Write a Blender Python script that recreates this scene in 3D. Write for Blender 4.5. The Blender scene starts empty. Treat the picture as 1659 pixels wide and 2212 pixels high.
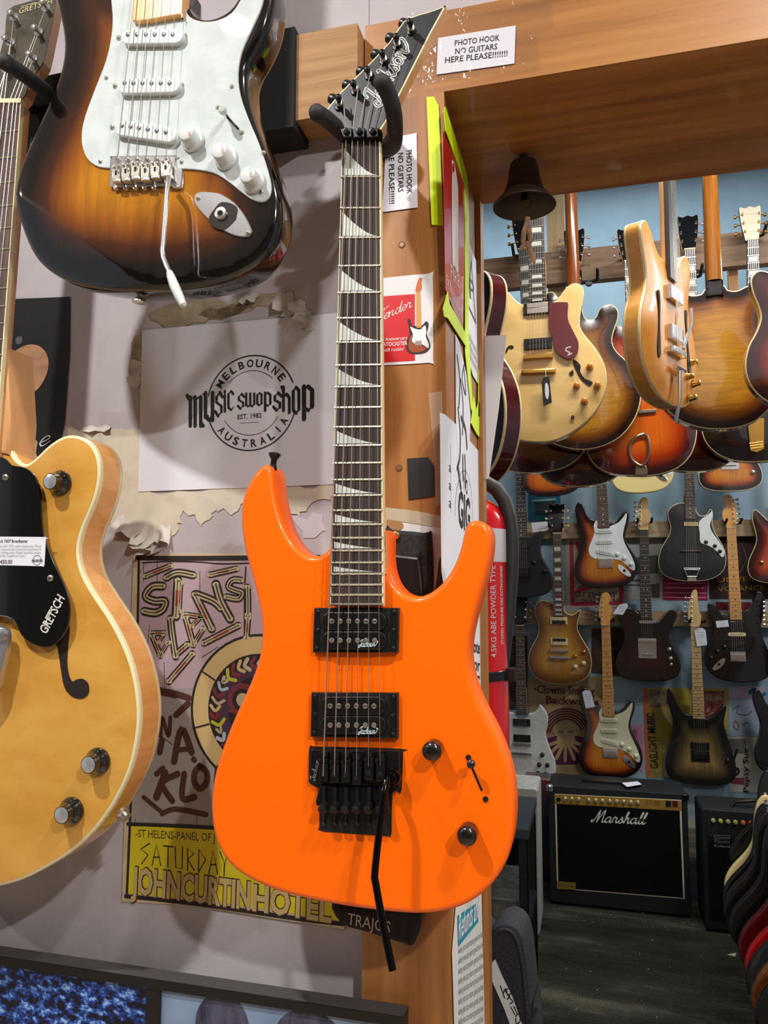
import bpy, bmesh, math, random
from mathutils import Vector as V, Matrix
from mathutils.geometry import delaunay_2d_cdt
random.seed(7)
S = bpy.context.scene
COL = S.collection
R = math.radians
# ---------------------------------------------------------------- camera
F, CX, CY = 1661.0, 829.5, 1106.0
EYE = V((0, -0.884, 1.58)); YAW = R(15); PITCH = R(5)
FW = V((-math.sin(YAW) * math.cos(PITCH), math.cos(YAW) * math.cos(PITCH), math.sin(PITCH)))
RT = V((math.cos(YAW), math.sin(YAW), 0)); UP = RT.cross(FW)
cd = bpy.data.cameras.new('camera'); cam = bpy.data.objects.new('camera', cd); COL.objects.link(cam)
cam.location = EYE
cam.rotation_euler = Matrix((RT, UP, -FW)).transposed().to_euler()
cd.sensor_fit = 'VERTICAL'; cd.sensor_height = 24.0; cd.lens = 24.0 * F / 2212.0
cd.clip_start = 0.02; cd.clip_end = 60
S.camera = cam
# ---------------------------------------------------------------- world, lamps, exposure
w = bpy.data.worlds.new('world'); S.world = w; w.use_nodes = True
w.node_tree.nodes['Background'].inputs[0].default_value = (0.80, 0.84, 0.92, 1)
w.node_tree.nodes['Background'].inputs[1].default_value = 0.28
S.view_settings.view_transform = 'Standard'; S.view_settings.look = 'None'
S.view_settings.gamma = 1; S.view_settings.exposure = 0.38
def lamp(loc, watts, rad, col):
    l = bpy.data.lights.new('downlight', 'AREA'); l.shape = 'DISK'; l.size = rad * 2; l.energy = watts; l.color = col
    o = bpy.data.objects.new('downlight', l); o.location = loc; COL.objects.link(o); return o
def area(loc, rot, sx, sy, watts, col):
    l = bpy.data.lights.new('area_lamp', 'AREA'); l.energy = watts; l.shape = 'RECTANGLE'; l.size = sx; l.size_y = sy; l.color = col
    o = bpy.data.objects.new('area_lamp', l); o.location = loc; o.rotation_euler = rot; COL.objects.link(o); return o
WARM = (1.0, .98, .955)
lamp((-0.766, -1.033, 2.86), 22, .038, WARM)
lamp((1.15, -1.75, 2.86), 40, .045, WARM)
lamp((-2.3, -1.6, 2.86), 14, .045, WARM)
lamp((0.6, -0.75, 2.86), 12, .045, WARM)  # unseen lamp added so the front floor bounces light up under the beam
area((0.55, 1.15, 3.55), (0, 0, 0), 1.3, .18, 52, (1, .96, .90))
area((0.0, 2.95, 3.9), (0, 0, 0), 2.2, .16, 26, (.84, .94, 1))
area((1.75, 2.2, 2.9), (0, R(38), 0), .6, .12, 21, (.96, .98, 1))  # unseen side lamp added to brighten the lower rows of guitars

# ---------------------------------------------------------------- pixels to places
def ray(px, py): return FW + RT * ((px - CX) / F) + UP * ((CY - py) / F)
def on_y(px, py, y):
    d = ray(px, py); return EYE + d * ((y - EYE.y) / d.y)
def on_z(px, py, z):
    d = ray(px, py); return EYE + d * ((z - EYE.z) / d.z)
def on_x(px, py, x):
    d = ray(px, py); return EYE + d * ((x - EYE.x) / d.x)
class Fr:
    """a plane in the place with its own axes: u right, v up, n out of the face"""
    def __init__(s, o, v, n):
        s.o = V(o); s.n = V(n).normalized(); s.v = (V(v) - s.n * V(v).dot(s.n)).normalized(); s.u = s.v.cross(s.n)
        s.M = Matrix(((s.u.x, s.v.x, s.n.x, s.o.x), (s.u.y, s.v.y, s.n.y, s.o.y), (s.u.z, s.v.z, s.n.z, s.o.z), (0, 0, 0, 1)))
    def at(s, px, py, h=0.0):
        d = ray(px, py); t = (s.o + s.n * h - EYE).dot(s.n) / d.dot(s.n); p = EYE + d * t - s.o
        return (p.dot(s.u), p.dot(s.v))
    def pts(s, l, h=0.0): return [s.at(x, y, h) for x, y in l]
    def wld(s, u, v, n=0.0): return s.o + s.u * u + s.v * v + s.n * n
def frame_y(y, pb, pt, n=(0, -1, 0)):
    a = on_y(pb[0], pb[1], y); 
    n = V(n).normalized(); d = ray(*pt); t = (a - EYE).dot(n) / d.dot(n); b = EYE + d * t
    return Fr(a, b - a, n)
def Z3(l): return [(1000 + x / 2.517, 350 + y / 2.517) for x, y in l]
def Z4(l): return [(1000 + x / 2.517, 1000 + y / 2.517) for x, y in l]
def z3(x, y): return (1000 + x / 2.517, 350 + y / 2.517)
def z4(x, y): return (1000 + x / 2.517, 1000 + y / 2.517)

# ---------------------------------------------------------------- materials
def lin(c):
    o = []
    for x in c[:3]:
        x = x / 255.0; o.append(x / 12.92 if x <= .04045 else ((x + .055) / 1.055) ** 2.4)
    return (*o, 1)
MATS = {}
def mat(name, c=(128, 128, 128), rough=.5, metal=0, coat=0, spec=.5, emit=0, alpha=1, trans=0):
    if name in MATS: return MATS[name]
    m = bpy.data.materials.new(name); m.use_nodes = True; b = m.node_tree.nodes['Principled BSDF']
    b.inputs['Base Color'].default_value = lin(c); b.inputs['Roughness'].default_value = rough; b.inputs['Metallic'].default_value = metal
    b.inputs['Coat Weight'].default_value = coat; b.inputs['Coat Roughness'].default_value = .04; b.inputs['Specular IOR Level'].default_value = spec
    b.inputs['Alpha'].default_value = alpha; b.inputs['Transmission Weight'].default_value = trans
    if emit: b.inputs['Emission Color'].default_value = lin(c); b.inputs['Emission Strength'].default_value = emit
    m.diffuse_color = lin(c); MATS[name] = m; return m
def nt(m):
    t = m.node_tree; return t, t.nodes, t.links, t.nodes['Principled BSDF']
def ramp(n, stops):
    r = n.new('ShaderNodeValToRGB'); e = r.color_ramp.elements
    while len(e) < len(stops): e.new(.5)
    for i, (p, c) in enumerate(stops): e[i].position = p; e[i].color = lin(c)
    return r
def noise(n, l, scale, vec=(1, 1, 1), detail=4, rough=.55, rot=(0, 0, 0)):
    tc = n.new('ShaderNodeTexCoord'); mp = n.new('ShaderNodeMapping'); mp.inputs['Scale'].default_value = vec; mp.inputs['Rotation'].default_value = rot
    t = n.new('ShaderNodeTexNoise'); t.inputs['Scale'].default_value = scale; t.inputs['Detail'].default_value = detail; t.inputs['Roughness'].default_value = rough
    l.new(tc.outputs['Object'], mp.inputs[0]); l.new(mp.outputs[0], t.inputs['Vector']); return t
def add_bump(m, t, strength, dist=.002):
    T, n, l, b = nt(m); bp = n.new('ShaderNodeBump'); bp.inputs['Strength'].default_value = strength; bp.inputs['Distance'].default_value = dist
    l.new(t.outputs[0], bp.inputs['Height']); l.new(bp.outputs[0], b.inputs['Normal'])
def grain(name, stops, scale, vec=(1, 1, 1), rough=.45, coat=0, bump=0, detail=6, rot=(0, 0, 0), spec=.5):
    if name in MATS: return MATS[name]
    m = mat(name, stops[len(stops) // 2][1], rough, 0, coat, spec); T, n, l, b = nt(m)
    t = noise(n, l, scale, vec, detail, .6, rot); r = ramp(n, stops); l.new(t.outputs[0], r.inputs[0]); l.new(r.outputs[0], b.inputs['Base Color'])
    if bump: add_bump(m, t, bump)
    return m
def burst(name, stops, rough=.25, coat=1.0, gs=9, gv=(6, .5, 1), depth=.45):
    """finish whose colour runs from the rim inwards; stops in metres from the rim"""
    if name in MATS: return MATS[name]
    m = mat(name, stops[-1][1], rough, 0, coat); T, n, l, b = nt(m)
    a = n.new('ShaderNodeAttribute'); a.attribute_name = 'rim'
    top = stops[-1][0]; mu = n.new('ShaderNodeMath'); mu.operation = 'MULTIPLY'; mu.inputs[1].default_value = 1 / top
    nz = noise(n, l, gs, gv, 5); wob = n.new('ShaderNodeMath'); wob.operation = 'MULTIPLY_ADD'; wob.inputs[1].default_value = .01; 
    l.new(nz.outputs[0], wob.inputs[0]); l.new(a.outputs['Fac'], wob.inputs[2])
    sb = n.new('ShaderNodeMath'); sb.operation = 'SUBTRACT'; sb.inputs[1].default_value = .005; l.new(wob.outputs[0], sb.inputs[0]); l.new(sb.outputs[0], mu.inputs[0])
    r = ramp(n, [(p / top, c) for p, c in stops]); l.new(mu.outputs[0], r.inputs[0])
    g = noise(n, l, gs * 2, gv, 8, .65); gr = ramp(n, [(.3, (255, 255, 255)), (.75, tuple(255 * (1 - depth * .6) for _ in range(3)))]); l.new(g.outputs[0], gr.inputs[0])
    mx = n.new('ShaderNodeMix'); mx.data_type = 'RGBA'; mx.blend_type = 'MULTIPLY'; mx.inputs[0].default_value = 1
    l.new(r.outputs[0], mx.inputs[6]); l.new(gr.outputs[0], mx.inputs[7]); l.new(mx.outputs[2], b.inputs['Base Color']); return m

# ---------------------------------------------------------------- mesh building
class MB:
    def __init__(s): s.v = []; s.f = []; s.m = []; s.r = []; s.sm = []; s.has = False
    def add(s, vs, fs, mi=0, rim=None, sm=True):
        k = len(s.v); s.v += [tuple(p) for p in vs]; s.f += [tuple(i + k for i in f) for f in fs]; s.m += [mi] * len(fs); s.sm += [sm] * len(fs)
        s.r += list(rim) if rim is not None else [0.0] * len(vs)
        if rim is not None: s.has = True
        return s
    def box(s, x0, x1, y0, y1, z0, z1, mi=0):
        vs = [(x, y, z) for x in (x0, x1) for y in (y0, y1) for z in (z0, z1)]
        return s.add(vs, [(0, 1, 3, 2), (4, 6, 7, 5), (0, 4, 5, 1), (2, 3, 7, 6), (0, 2, 6, 4), (1, 5, 7, 3)], mi)
    def prism(s, poly, n0, n1, mi=0, bev=0.0, mside=None):
        """polygon in u,v given thickness from n0 (back) to n1 (front), front edge optionally chamfered"""
        poly = ccw(poly); N = len(poly); rings = [(poly, n0)]
        if bev: rings += [(poly, n1 - bev), (inset(poly, bev * .3), n1 - bev * .3), (inset(poly, bev), n1)]
        else: rings += [(poly, n1)]
        vs = [(u, v, n) for P, n in rings for u, v in P]; fs = []
        for k in range(len(rings) - 1):
            for i in range(N):
                j = (i + 1) % N; fs.append((k * N + i, k * N + j, (k + 1) * N + j, (k + 1) * N + i))
        s.add(vs, fs, mi if mside is None else mside)
        s.cap(rings[-1][0], n1, mi); s.cap(rings[0][0], n0, mi, True); return s
    def cap(s, poly, n, mi=0, flip=False):
        try:
            r = delaunay_2d_cdt([V(p) for p in poly], [], [list(range(len(poly)))], 1, 1e-7)
            vs = [(p.x, p.y, n) for p in r[0]]; fs = [tuple(f) for f in r[2]]
        except Exception: vs = [(u, v, n) for u, v in poly]; fs = [tuple(range(len(poly)))]
        if flip: fs = [f[::-1] for f in fs]
        return s.add(vs, fs, mi, None, False)
    def flat(s, poly, n, mi=0): return s.cap(ccw(poly), n, mi)
    def tube(s, pts, r, seg=8, mi=0, caps=True):
        pts = [V(p) for p in pts]; rs = r if isinstance(r, (list, tuple)) else [r] * len(pts); vs = []; fs = []; ref = None
        for i, p in enumerate(pts):
            d = (pts[min(i + 1, len(pts) - 1)] - pts[max(i - 1, 0)]).normalized()
            if ref is None: ref = d.orthogonal().normalized()
            a = (ref - d * ref.dot(d)); a = a.normalized() if a.length > 1e-6 else d.orthogonal().normalized(); ref = a; b = d.cross(a)
            for k in range(seg):
                t = 2 * math.pi * k / seg; vs.append(p + (a * math.cos(t) + b * math.sin(t)) * rs[i])
        for i in range(len(pts) - 1):
            for k in range(seg):
                j = (k + 1) % seg; fs.append((i * seg + k, i * seg + j, (i + 1) * seg + j, (i + 1) * seg + k))
        if caps: fs.append(tuple(range(seg))[::-1]); fs.append(tuple((len(pts) - 1) * seg + k for k in range(seg)))
        return s.add(vs, fs, mi)
    def lathe(s, o, ax, prof, seg=16, mi=0):
        o = V(o); ax = V(ax).normalized(); a = ax.orthogonal().normalized(); b = ax.cross(a); vs = []; fs = []
        for r, h in prof:
            for k in range(seg):
                t = 2 * math.pi * k / seg; vs.append(o + ax * h + (a * math.cos(t) + b * math.sin(t)) * r)
        for i in range(len(prof) - 1):
            for k in range(seg):
                j = (k + 1) % seg; fs.append((i * seg + k, i * seg + j, (i + 1) * seg + j, (i + 1) * seg + k))
        fs.append(tuple(range(seg))[::-1]); fs.append(tuple((len(prof) - 1) * seg + k for k in range(seg)))
        return s.add(vs, fs, mi)
    def disc(s, u, v, r, n0, n1, seg=14, mi=0, bev=0.0):
        prof = [(r, n0), (r, n1)] if not bev else [(r, n0), (r, n1 - bev), (r - bev * .3, n1 - bev * .3), (r - bev, n1)]
        return s.lathe((u, v, 0), (0, 0, 1), prof, seg, mi)
    def build(s, name, mats, parent=None, M=None, smooth=True, ang=38):
        me = bpy.data.meshes.new(name); me.from_pydata(s.v, [], s.f)
        for m in (mats if isinstance(mats, (list, tuple)) else [mats]): me.materials.append(m)
        me.polygons.foreach_set('material_index', s.m)
        if s.has:
            at = me.attributes.new('rim', 'FLOAT', 'POINT'); at.data.foreach_set('value', s.r)
        me.polygons.foreach_set('use_smooth', [bool(smooth) and q for q in s.sm])
        bm = bmesh.new(); bm.from_mesh(me); bmesh.ops.remove_doubles(bm, verts=bm.verts, dist=2e-6); bmesh.ops.recalc_face_normals(bm, faces=bm.faces) if not getattr(s, 'keep', False) else None
        bm.to_mesh(me); bm.free()
        if smooth:
            fl_ = [False] * len(me.polygons); me.polygons.foreach_get('use_smooth', fl_); me.set_sharp_from_angle(angle=R(ang)); me.polygons.foreach_set('use_smooth', fl_)
        o = bpy.data.objects.new(name, me); COL.objects.link(o)
        if parent is not None: o.parent = parent
        if M is not None: o.matrix_basis = M
        return o
def ccw(p):
    a = sum(p[i][0] * p[(i + 1) % len(p)][1] - p[(i + 1) % len(p)][0] * p[i][1] for i in range(len(p)))
    return list(p) if a > 0 else list(p)[::-1]
def inset(p, d):
    N = len(p); o = []
    for i in range(N):
        a = V(p[i - 1]); b = V(p[i]); c = V(p[(i + 1) % N])
        e = (b - a); f = (c - b); e = e.normalized() if e.length > 1e-9 else V((0, 0)); f = f.normalized() if f.length > 1e-9 else V((0, 0))
        n = V((-e.y - f.y, e.x + f.x)); L = n.length
        n = n / L if L > 1e-6 else V((-f.y, f.x)); k = max(.5, n.dot(V((-f.y, f.x)))) if f.length else 1
        q = b + n * (d / k); o.append((q.x, q.y))
    return o
def smooth(p, k=4, closed=True):
    """Catmull-Rom through the points; a point written twice stays a corner"""
    N = len(p); o = []
    for i in range(N if closed else N - 1):
        g = (lambda j: p[j % N]) if closed else (lambda j: p[max(0, min(N - 1, j))])
        a, b, c, d = V(g(i - 1)), V(g(i)), V(g(i + 1)), V(g(i + 2))
        if (b - c).length < 1e-9: continue
        for q in range(k):
            t = q / k; x = .5 * ((2 * b) + (c - a) * t + (2 * a - 5 * b + 4 * c - d) * t * t + (3 * b - a - 3 * c + d) * t ** 3); o.append(tuple(x))
    if not closed: o.append(tuple(p[-1]))
    return o
def rim_dist(P, x, y):
    best = 9.0
    for i in range(len(P)):
        ax, ay = P[i]; bx, by = P[(i + 1) % len(P)]; dx, dy = bx - ax, by - ay; L = dx * dx + dy * dy
        t = 0 if L < 1e-14 else max(0, min(1, ((x - ax) * dx + (y - ay) * dy) / L)); ex, ey = ax + dx * t - x, ay + dy * t - y
        q = ex * ex + ey * ey
        if q < best: best = q
    return math.sqrt(best)
def inside(P, x, y):
    c = False; j = len(P) - 1
    for i in range(len(P)):
        if (P[i][1] > y) != (P[j][1] > y) and x < (P[j][0] - P[i][0]) * (y - P[i][1]) / (P[j][1] - P[i][1]) + P[i][0]: c = not c
        j = i
    return c
def skin_face(mb, P, n, res, rimoff, dome, mi, flip, P0):
    xs = [q[0] for q in P]; ys = [q[1] for q in P]; pts = [V(q) for q in P]; x = min(xs) + res / 2
    while x < max(xs):
        y = min(ys) + res / 2
        while y < max(ys):
            if inside(P, x, y) and rim_dist(P, x, y) > res * .45: pts.append(V((x, y)))
            y += res
        x += res
    r = delaunay_2d_cdt(pts, [], [list(range(len(P)))], 1, 1e-7)
    vs = []; rim = []
    for p in r[0]:
        d = rim_dist(P0, p.x, p.y); rim.append(d)
        h = 0
        if dome: t = min(1, max(0, (d - rimoff) / .085)); h = dome * math.sin(t * math.pi / 2)
        vs.append((p.x, p.y, n + (h if not flip else -h)))
    fs = [tuple(f)[::-1] if flip else tuple(f) for f in r[2]]
    mb.add(vs, fs, mi, rim, bool(dome))
def body(mb, outline, thick, rf=.006, rb=.006, res=.014, dome=0.0, bdome=0.0, mf=0, ms=1, mk=2, mbind=None, bw=.004, n1=0.0, carve=None):
    """guitar body: front at n1, back at n1-thick, rounded rims, optional carved top; binding strips if mbind"""
    P = ccw(outline); N = len(P); rings = []; start = len(mb.v)
    K = 4
    if mbind is None:
        for k in range(K + 1):
            t = k / K * math.pi / 2; rings.append((inset(P, rf * (1 - math.sin(t))), n1 - rf * (1 - math.cos(t)), ms if k else mf))
        rings = rings
    else: rings = [(inset(P, .0035), n1, mbind), (inset(P, .0006), n1 - .0006, mbind), (P, n1 - .0015, mbind), (P, n1 - .0015 - bw, mbind)]
    if mbind is None:
        for k in range(K + 1):
            t = k / K * math.pi / 2; rings.append((inset(P, rb * (1 - math.cos(t))), n1 - thick + rb * (1 - math.sin(t)), ms))
    else: rings += [(P, n1 - thick + .001 + bw, ms), (P, n1 - thick + .001, mbind), (inset(P, .001), n1 - thick, mbind)]
    vs = []; rim = []
    for Q, n, m in rings:
        vs += [(u, v, n) for u, v in Q]; rim += [0.0] * N
    for k in range(len(rings) - 1):
        fs = []
        for i in range(N):
            j = (i + 1) % N; fs.append((k * N + j, k * N + i, (k + 1) * N + i, (k + 1) * N + j))
        mb.m += [rings[k + 1][2]] * len(fs); mb.sm += [True] * len(fs); base = len(mb.v); mb.f += [tuple(a + base for a in f) for f in fs]
    mb.v += vs; mb.r += rim; mb.has = True
    skin_face(mb, rings[0][0], rings[0][1], res, .0, dome, mf, False, P)
    skin_face(mb, rings[-1][0], rings[-1][1], res * 1.3, .0, bdome, mk, True, P)
    if carve: mb.v[start:] = [(u, v, n - carve(u, v) * max(0, (n - n1 + thick) / thick)) for u, v, n in mb.v[start:]]; mb.sm = [True] * len(mb.sm)
    return mb
def holes(mb): return mb

# ---------------------------------------------------------------- pens and letters
def pen(mb, pts, w, n, mi=0, ang=None, thin=.25, k=5, curve=True):
    """a pen stroke as a flat ribbon; ang gives a broad nib at that angle"""
    p = smooth(pts, k, False) if curve and len(pts) > 2 else list(pts)
    mb.pk = getattr(mb, 'pk', 0) + 1; n += (mb.pk % 7) * 1.2e-5
    vs = []; fs = []; N = len(p)
    for i in range(N):
        a = V(p[max(0, i - 1)]); b = V(p[min(N - 1, i + 1)]); d = (b - a); d = d.normalized() if d.length > 1e-9 else V((1, 0)); nn = V((-d.y, d.x))
        ww = w / 2
        if ang is not None:
            q = abs(nn.dot(V((math.cos(ang), math.sin(ang))))); ww = w / 2 * max(thin, q)
        c = V(p[i]); vs += [(*(c + nn * ww), n), (*(c - nn * ww), n)]
    for i in range(N - 1): fs.append((2 * i, 2 * i + 1, 2 * i + 3, 2 * i + 2))
    # round ends
    for i, s in ((0, -1), (N - 1, 1)):
        c = V(p[i]); L = V(vs[2 * i][:2]) - c
        ring = []
        for q in range(1, 5):
            t = math.pi * q / 5; d = V((L.x * math.cos(t) + L.y * math.sin(t) * s, L.y * math.cos(t) - L.x * math.sin(t) * s)); ring.append((*(c + d), n))
        k0 = len(vs); vs += ring; f = [2 * i] + list(range(k0, k0 + 4)) + [2 * i + 1]; fs.append(tuple(f if s > 0 else f[::-1]))
    mb.add(vs, fs, mi); return mb
SCRIPT = {
 'a': ([[(.85, .85), (.5, 1), (.15, .7), (.1, .3), (.35, 0), (.65, .2), (.85, .9), (.84, .25), (1.0, 0), (1.25, .3)]], 1.15),
 'c': ([[(.8, .8), (.5, 1), (.15, .7), (.1, .3), (.35, 0), (.7, .1), (1.0, .4)]], .95),
 'k': ([[(.05, .3), (.35, 1.4), (.4, 1.9), (.22, 1.8), (.12, .9), (.1, 0)], [(.12, .45), (.4, .95), (.62, .85), (.5, .6), (.22, .5), (.5, .3), (.72, 0), (1.0, .3)]], .95),
 's': ([[(.0, .1), (.35, .7), (.48, 1.1), (.6, .6), (.65, .25), (.45, 0), (.15, .1)], [(.55, .02), (.95, .35)]], .85),
 'o': ([[(.5, 1), (.15, .75), (.1, .3), (.4, 0), (.75, .25), (.8, .7), (.5, 1), (.75, .8), (1.05, .9)]], .95),
 'n': ([[(.05, 1), (.12, .5), (.1, 0)], [(.1, .3), (.35, .85), (.6, 1), (.7, .75), (.65, .25), (.85, 0), (1.1, .3)]], 1.1),
 'r': ([[(.0, .3), (.2, 1.1), (.3, .95), (.6, .95), (.55, .4), (.7, 0), (.95, .3)]], .85),
 'h': ([[(.0, .2), (.4, 1.5), (.4, 2), (.22, 1.8), (.12, 0)], [(.12, .3), (.4, .9), (.62, .95), (.65, .3), (.8, 0), (1.05, .3)]], 1.0),
 'l': ([[(.0, .2), (.4, 1.4), (.42, 2), (.25, 1.9), (.18, .4), (.35, 0), (.65, .3)]], .55),
 'e': ([[(.05, .4), (.6, .6), (.65, .9), (.4, 1), (.15, .7), (.12, .3), (.4, 0), (.85, .35)]], .8),
 'd': ([[(.8, .85), (.5, 1), (.15, .7), (.1, .3), (.35, 0), (.65, .2), (.95, 1.9)], [(.95, 1.9), (.85, .4), (1.0, 0), (1.2, .3)]], 1.1),
 'M': ([[(.1, .45), (-.05, .2), (.1, 0), (.35, .3), (.6, 1.3), (.85, 2.2), (.85, 1), (.8, 0)], [(.8, 0), (1.2, 1.3), (1.6, 2.2), (1.6, 1), (1.6, .2), (1.8, 0), (2.1, .3)]], 1.95),
 'F': ([[(.2, 1.5), (.1, 1.9), (.5, 2.15), (1.2, 1.95), (1.7, 2.2)], [(1.0, 2.0), (.8, 1.0), (.55, .2), (.2, 0), (0, .25)], [(.45, 1.05), (1.2, 1.1)]], 1.15),
 'J': ([[(.45, .35), (.25, .55), (-.05, .35), (0, -.05), (.35, -.2), (.7, .3), (.95, 1.4), (1.1, 2.1)], [(.25, 1.5), (.5, 1.95), (1.1, 2.1)]], 1.0),
}
def script(mb, word, o, x, y, n, w, mi=0, ang=R(35), slant=.28, tail=False):
    """cursive lettering from o along vector x (whole width) with x-height vector y"""
    adv = sum(SCRIPT[c][1] for c in word); o = V(o); x = V(x) / adv; y = V(y); a = 0
    for i, c in enumerate(word):
        st, ad = SCRIPT[c]
        for s in st:
            pts = [tuple(o + x * (a + px + py * slant) + y * py) for px, py in s]
            pen(mb, pts, w, n, mi, ang, .45, 4)
        a += ad
    if tail: pen(mb, [tuple(o + x * (a + q) + y * r) for q, r in ((-.1, .15), (.5, .5), (1.1, 1.3), (.7, 1.6))], w, n, mi, ang, .5)
    return mb
_TX = {}
def glyphs(txt, bold=0.0, res=2):
    k = (txt, bold)
    if k not in _TX:
        c = bpy.data.curves.new('t', 'FONT'); c.body = txt; c.size = 1; c.offset = bold; c.resolution_u = res; c.fill_mode = 'FRONT'
        o = bpy.data.objects.new('t', c); me = o.to_mesh()
        vs = [tuple(v.co) for v in me.vertices]; fs = [tuple(p.vertices) for p in me.polygons]; o.to_mesh_clear(); bpy.data.objects.remove(o); bpy.data.curves.remove(c)
        _TX[k] = (vs, fs)
    return _TX[k]
def text(mb, txt, p0, p1, n, mi=0, hgt=None, bold=0.0, up=None):
    """printed words fitted from p0 to p1 on the plane; hgt is the capital height"""
    vs, fs = glyphs(txt, bold)
    if not vs: return mb
    x0 = min(v[0] for v in vs); x1 = max(v[0] for v in vs); p0 = V(p0); p1 = V(p1); L = (p1 - p0).length; dx = (p1 - p0) / L; dy = V((-dx.y, dx.x)) if up is None else V(up)
    sx = L / max(1e-6, x1 - x0); sy = sx if hgt is None else hgt / .70
    mb.add([(*(p0 + dx * ((v[0] - x0) * sx) + dy * (v[1] * sy)), n) for v in vs], fs, mi); return mb

# ---------------------------------------------------------------- names, labels
def tag(o, label, cat, group=None, kind=None):
    o['label'] = label; o['category'] = cat
    if group: o['group'] = group
    if kind: o['kind'] = kind
    return o
def root(name, M, label, cat, group=None):
    o = bpy.data.objects.new(name, None); o.empty_display_size = .05; COL.objects.link(o); o.matrix_basis = M; return tag(o, label, cat, group)
def struct(o):
    o['kind'] = 'structure'; return o
def T(x, y, z): return Matrix.Translation((x, y, z))
# ================================================================ the setting
XJ = -0.157                 # face of the doorway jamb
PINE = grain('pine', [(.25, (124, 76, 34)), (.5, (160, 104, 50)), (.75, (178, 124, 66))], 3, (14, 14, .8), .42, .25, .15)
PINEX = grain('pine_beam', [(.25, (128, 80, 38)), (.5, (166, 110, 54)), (.75, (184, 130, 70))], 3, (.8, 14, 14), .4, .3, .15)
RAILW = grain('rough_pine', [(.25, (138, 100, 62)), (.5, (168, 126, 82)), (.75, (186, 146, 100))], 4, (.9, 22, 26), .7, 0, .5)
DULLW = grain('dull_timber', [(.25, (104, 82, 64)), (.5, (134, 108, 84)), (.75, (156, 130, 104))], 4, (.8, 16, 16), .65, 0, .3)
TANW = grain('tan_timber', [(.25, (126, 108, 80)), (.5, (156, 136, 104)), (.75, (176, 156, 122))], 4, (.8, 16, 16), .65, 0, .3)
def plaster():
    m = mat('painted_plaster', (176, 168, 170), .72); t_, n, l, b = nt(m)
    t = noise(n, l, 3.2, (1, 1, 1), 8, .62); r = ramp(n, [(.32, (160, 151, 152)), (.5, (178, 170, 172)), (.68, (189, 182, 184))]); l.new(t.outputs[0], r.inputs[0])
    s = noise(n, l, 21, (1, 1, 1), 6, .7); sr = ramp(n, [(.68, (255, 255, 255)), (.76, (222, 216, 208)), (.82, (176, 168, 156))]); l.new(s.outputs[0], sr.inputs[0])
    mx = n.new('ShaderNodeMix'); mx.data_type = 'RGBA'; mx.blend_type = 'MULTIPLY'; mx.inputs[0].default_value = .8
    l.new(r.outputs[0], mx.inputs[6]); l.new(sr.outputs[0], mx.inputs[7]); l.new(mx.outputs[2], b.inputs['Base Color']); add_bump(m, s, .25, .003); return m
PL = plaster()
CREAM = grain('bare_plaster', [(.3, (188, 176, 152)), (.5, (206, 196, 174)), (.7, (190, 182, 172))], 16, (1, 1, 1), .8, 0, .5, 8)
OCHRE = grain('old_plaster', [(.3, (134, 122, 100)), (.5, (162, 150, 124)), (.7, (182, 172, 150))], 40, (1, 1, 1), .85, 0, .8, 8)
BLUE = grain('blue_wall_paint', [(.3, (128, 152, 166)), (.5, (142, 166, 180)), (.7, (152, 175, 188))], 2.5, (1, 1, 1), .7, 0, .1)
WHITEC = mat('ceiling_paint', (236, 236, 234), .8)
def carpet():
    m = mat('dark_carpet', (52, 50, 44), .95, spec=.1); t_, n, l, b = nt(m)
    t = noise(n, l, 160, (1, 1, 1), 4, .8); u = noise(n, l, 1.6, (1, 3.2, 1), 6, .6, rot=(0, 0, .2))
    r1 = ramp(n, [(.35, (56, 55, 47)), (.6, (92, 89, 76)), (.74, (140, 135, 116))]); r2 = ramp(n, [(.35, (110, 110, 110)), (.52, (160, 160, 160)), (.66, (255, 255, 250))])
    l.new(t.outputs[0], r1.inputs[0]); l.new(u.outputs[0], r2.inputs[0]); mx = n.new('ShaderNodeMix'); mx.data_type = 'RGBA'; mx.blend_type = 'MULTIPLY'; mx.inputs[0].default_value = 1
    l.new(r1.outputs[0], mx.inputs[6]); l.new(r2.outputs[0], mx.inputs[7]); l.new(mx.outputs[2], b.inputs['Base Color']); return m
CARPET = carpet()
YB = 3.65
def slabx(name, x0, x1, y0, y1, z0, z1, m):
    return struct(MB().box(x0, x1, y0, y1, z0, z1).build(name, m, smooth=False))
slabx('floor', -3.4, 3.4, -3.4, YB + .1, -.06, 0, CARPET)
slabx('ceiling', -3.4, 3.4, -3.4, 0, 2.9, 2.98, WHITEC)
slabx('ceiling', -3.4, 3.4, .27, YB + .1, 4.35, 4.43, BLUE)
slabx('wall_back', -3.4, 3.4, YB, YB + .1, 0, 4.35, BLUE)
slabx('wall_right', 3.3, 3.4, .27, YB, 0, 4.35, BLUE)
slabx('wall_left', -3.4, -3.3, .27, YB, 0, 4.35, BLUE)
slabx('wall_rear', -3.4, 3.4, -3.4, -3.3, 0, 2.9, mat('rear_paint', (84, 78, 72), .9))
slabx('floor', -3.3, 3.3, -3.3, .0, .0, .012, grain('bounce_boards', [(.3, (168, 146, 120)), (.6, (190, 170, 144))], 3, (.6, 8, 1), .5))  # unseen pale floor added to bounce lamp light onto the beam's underside
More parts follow.
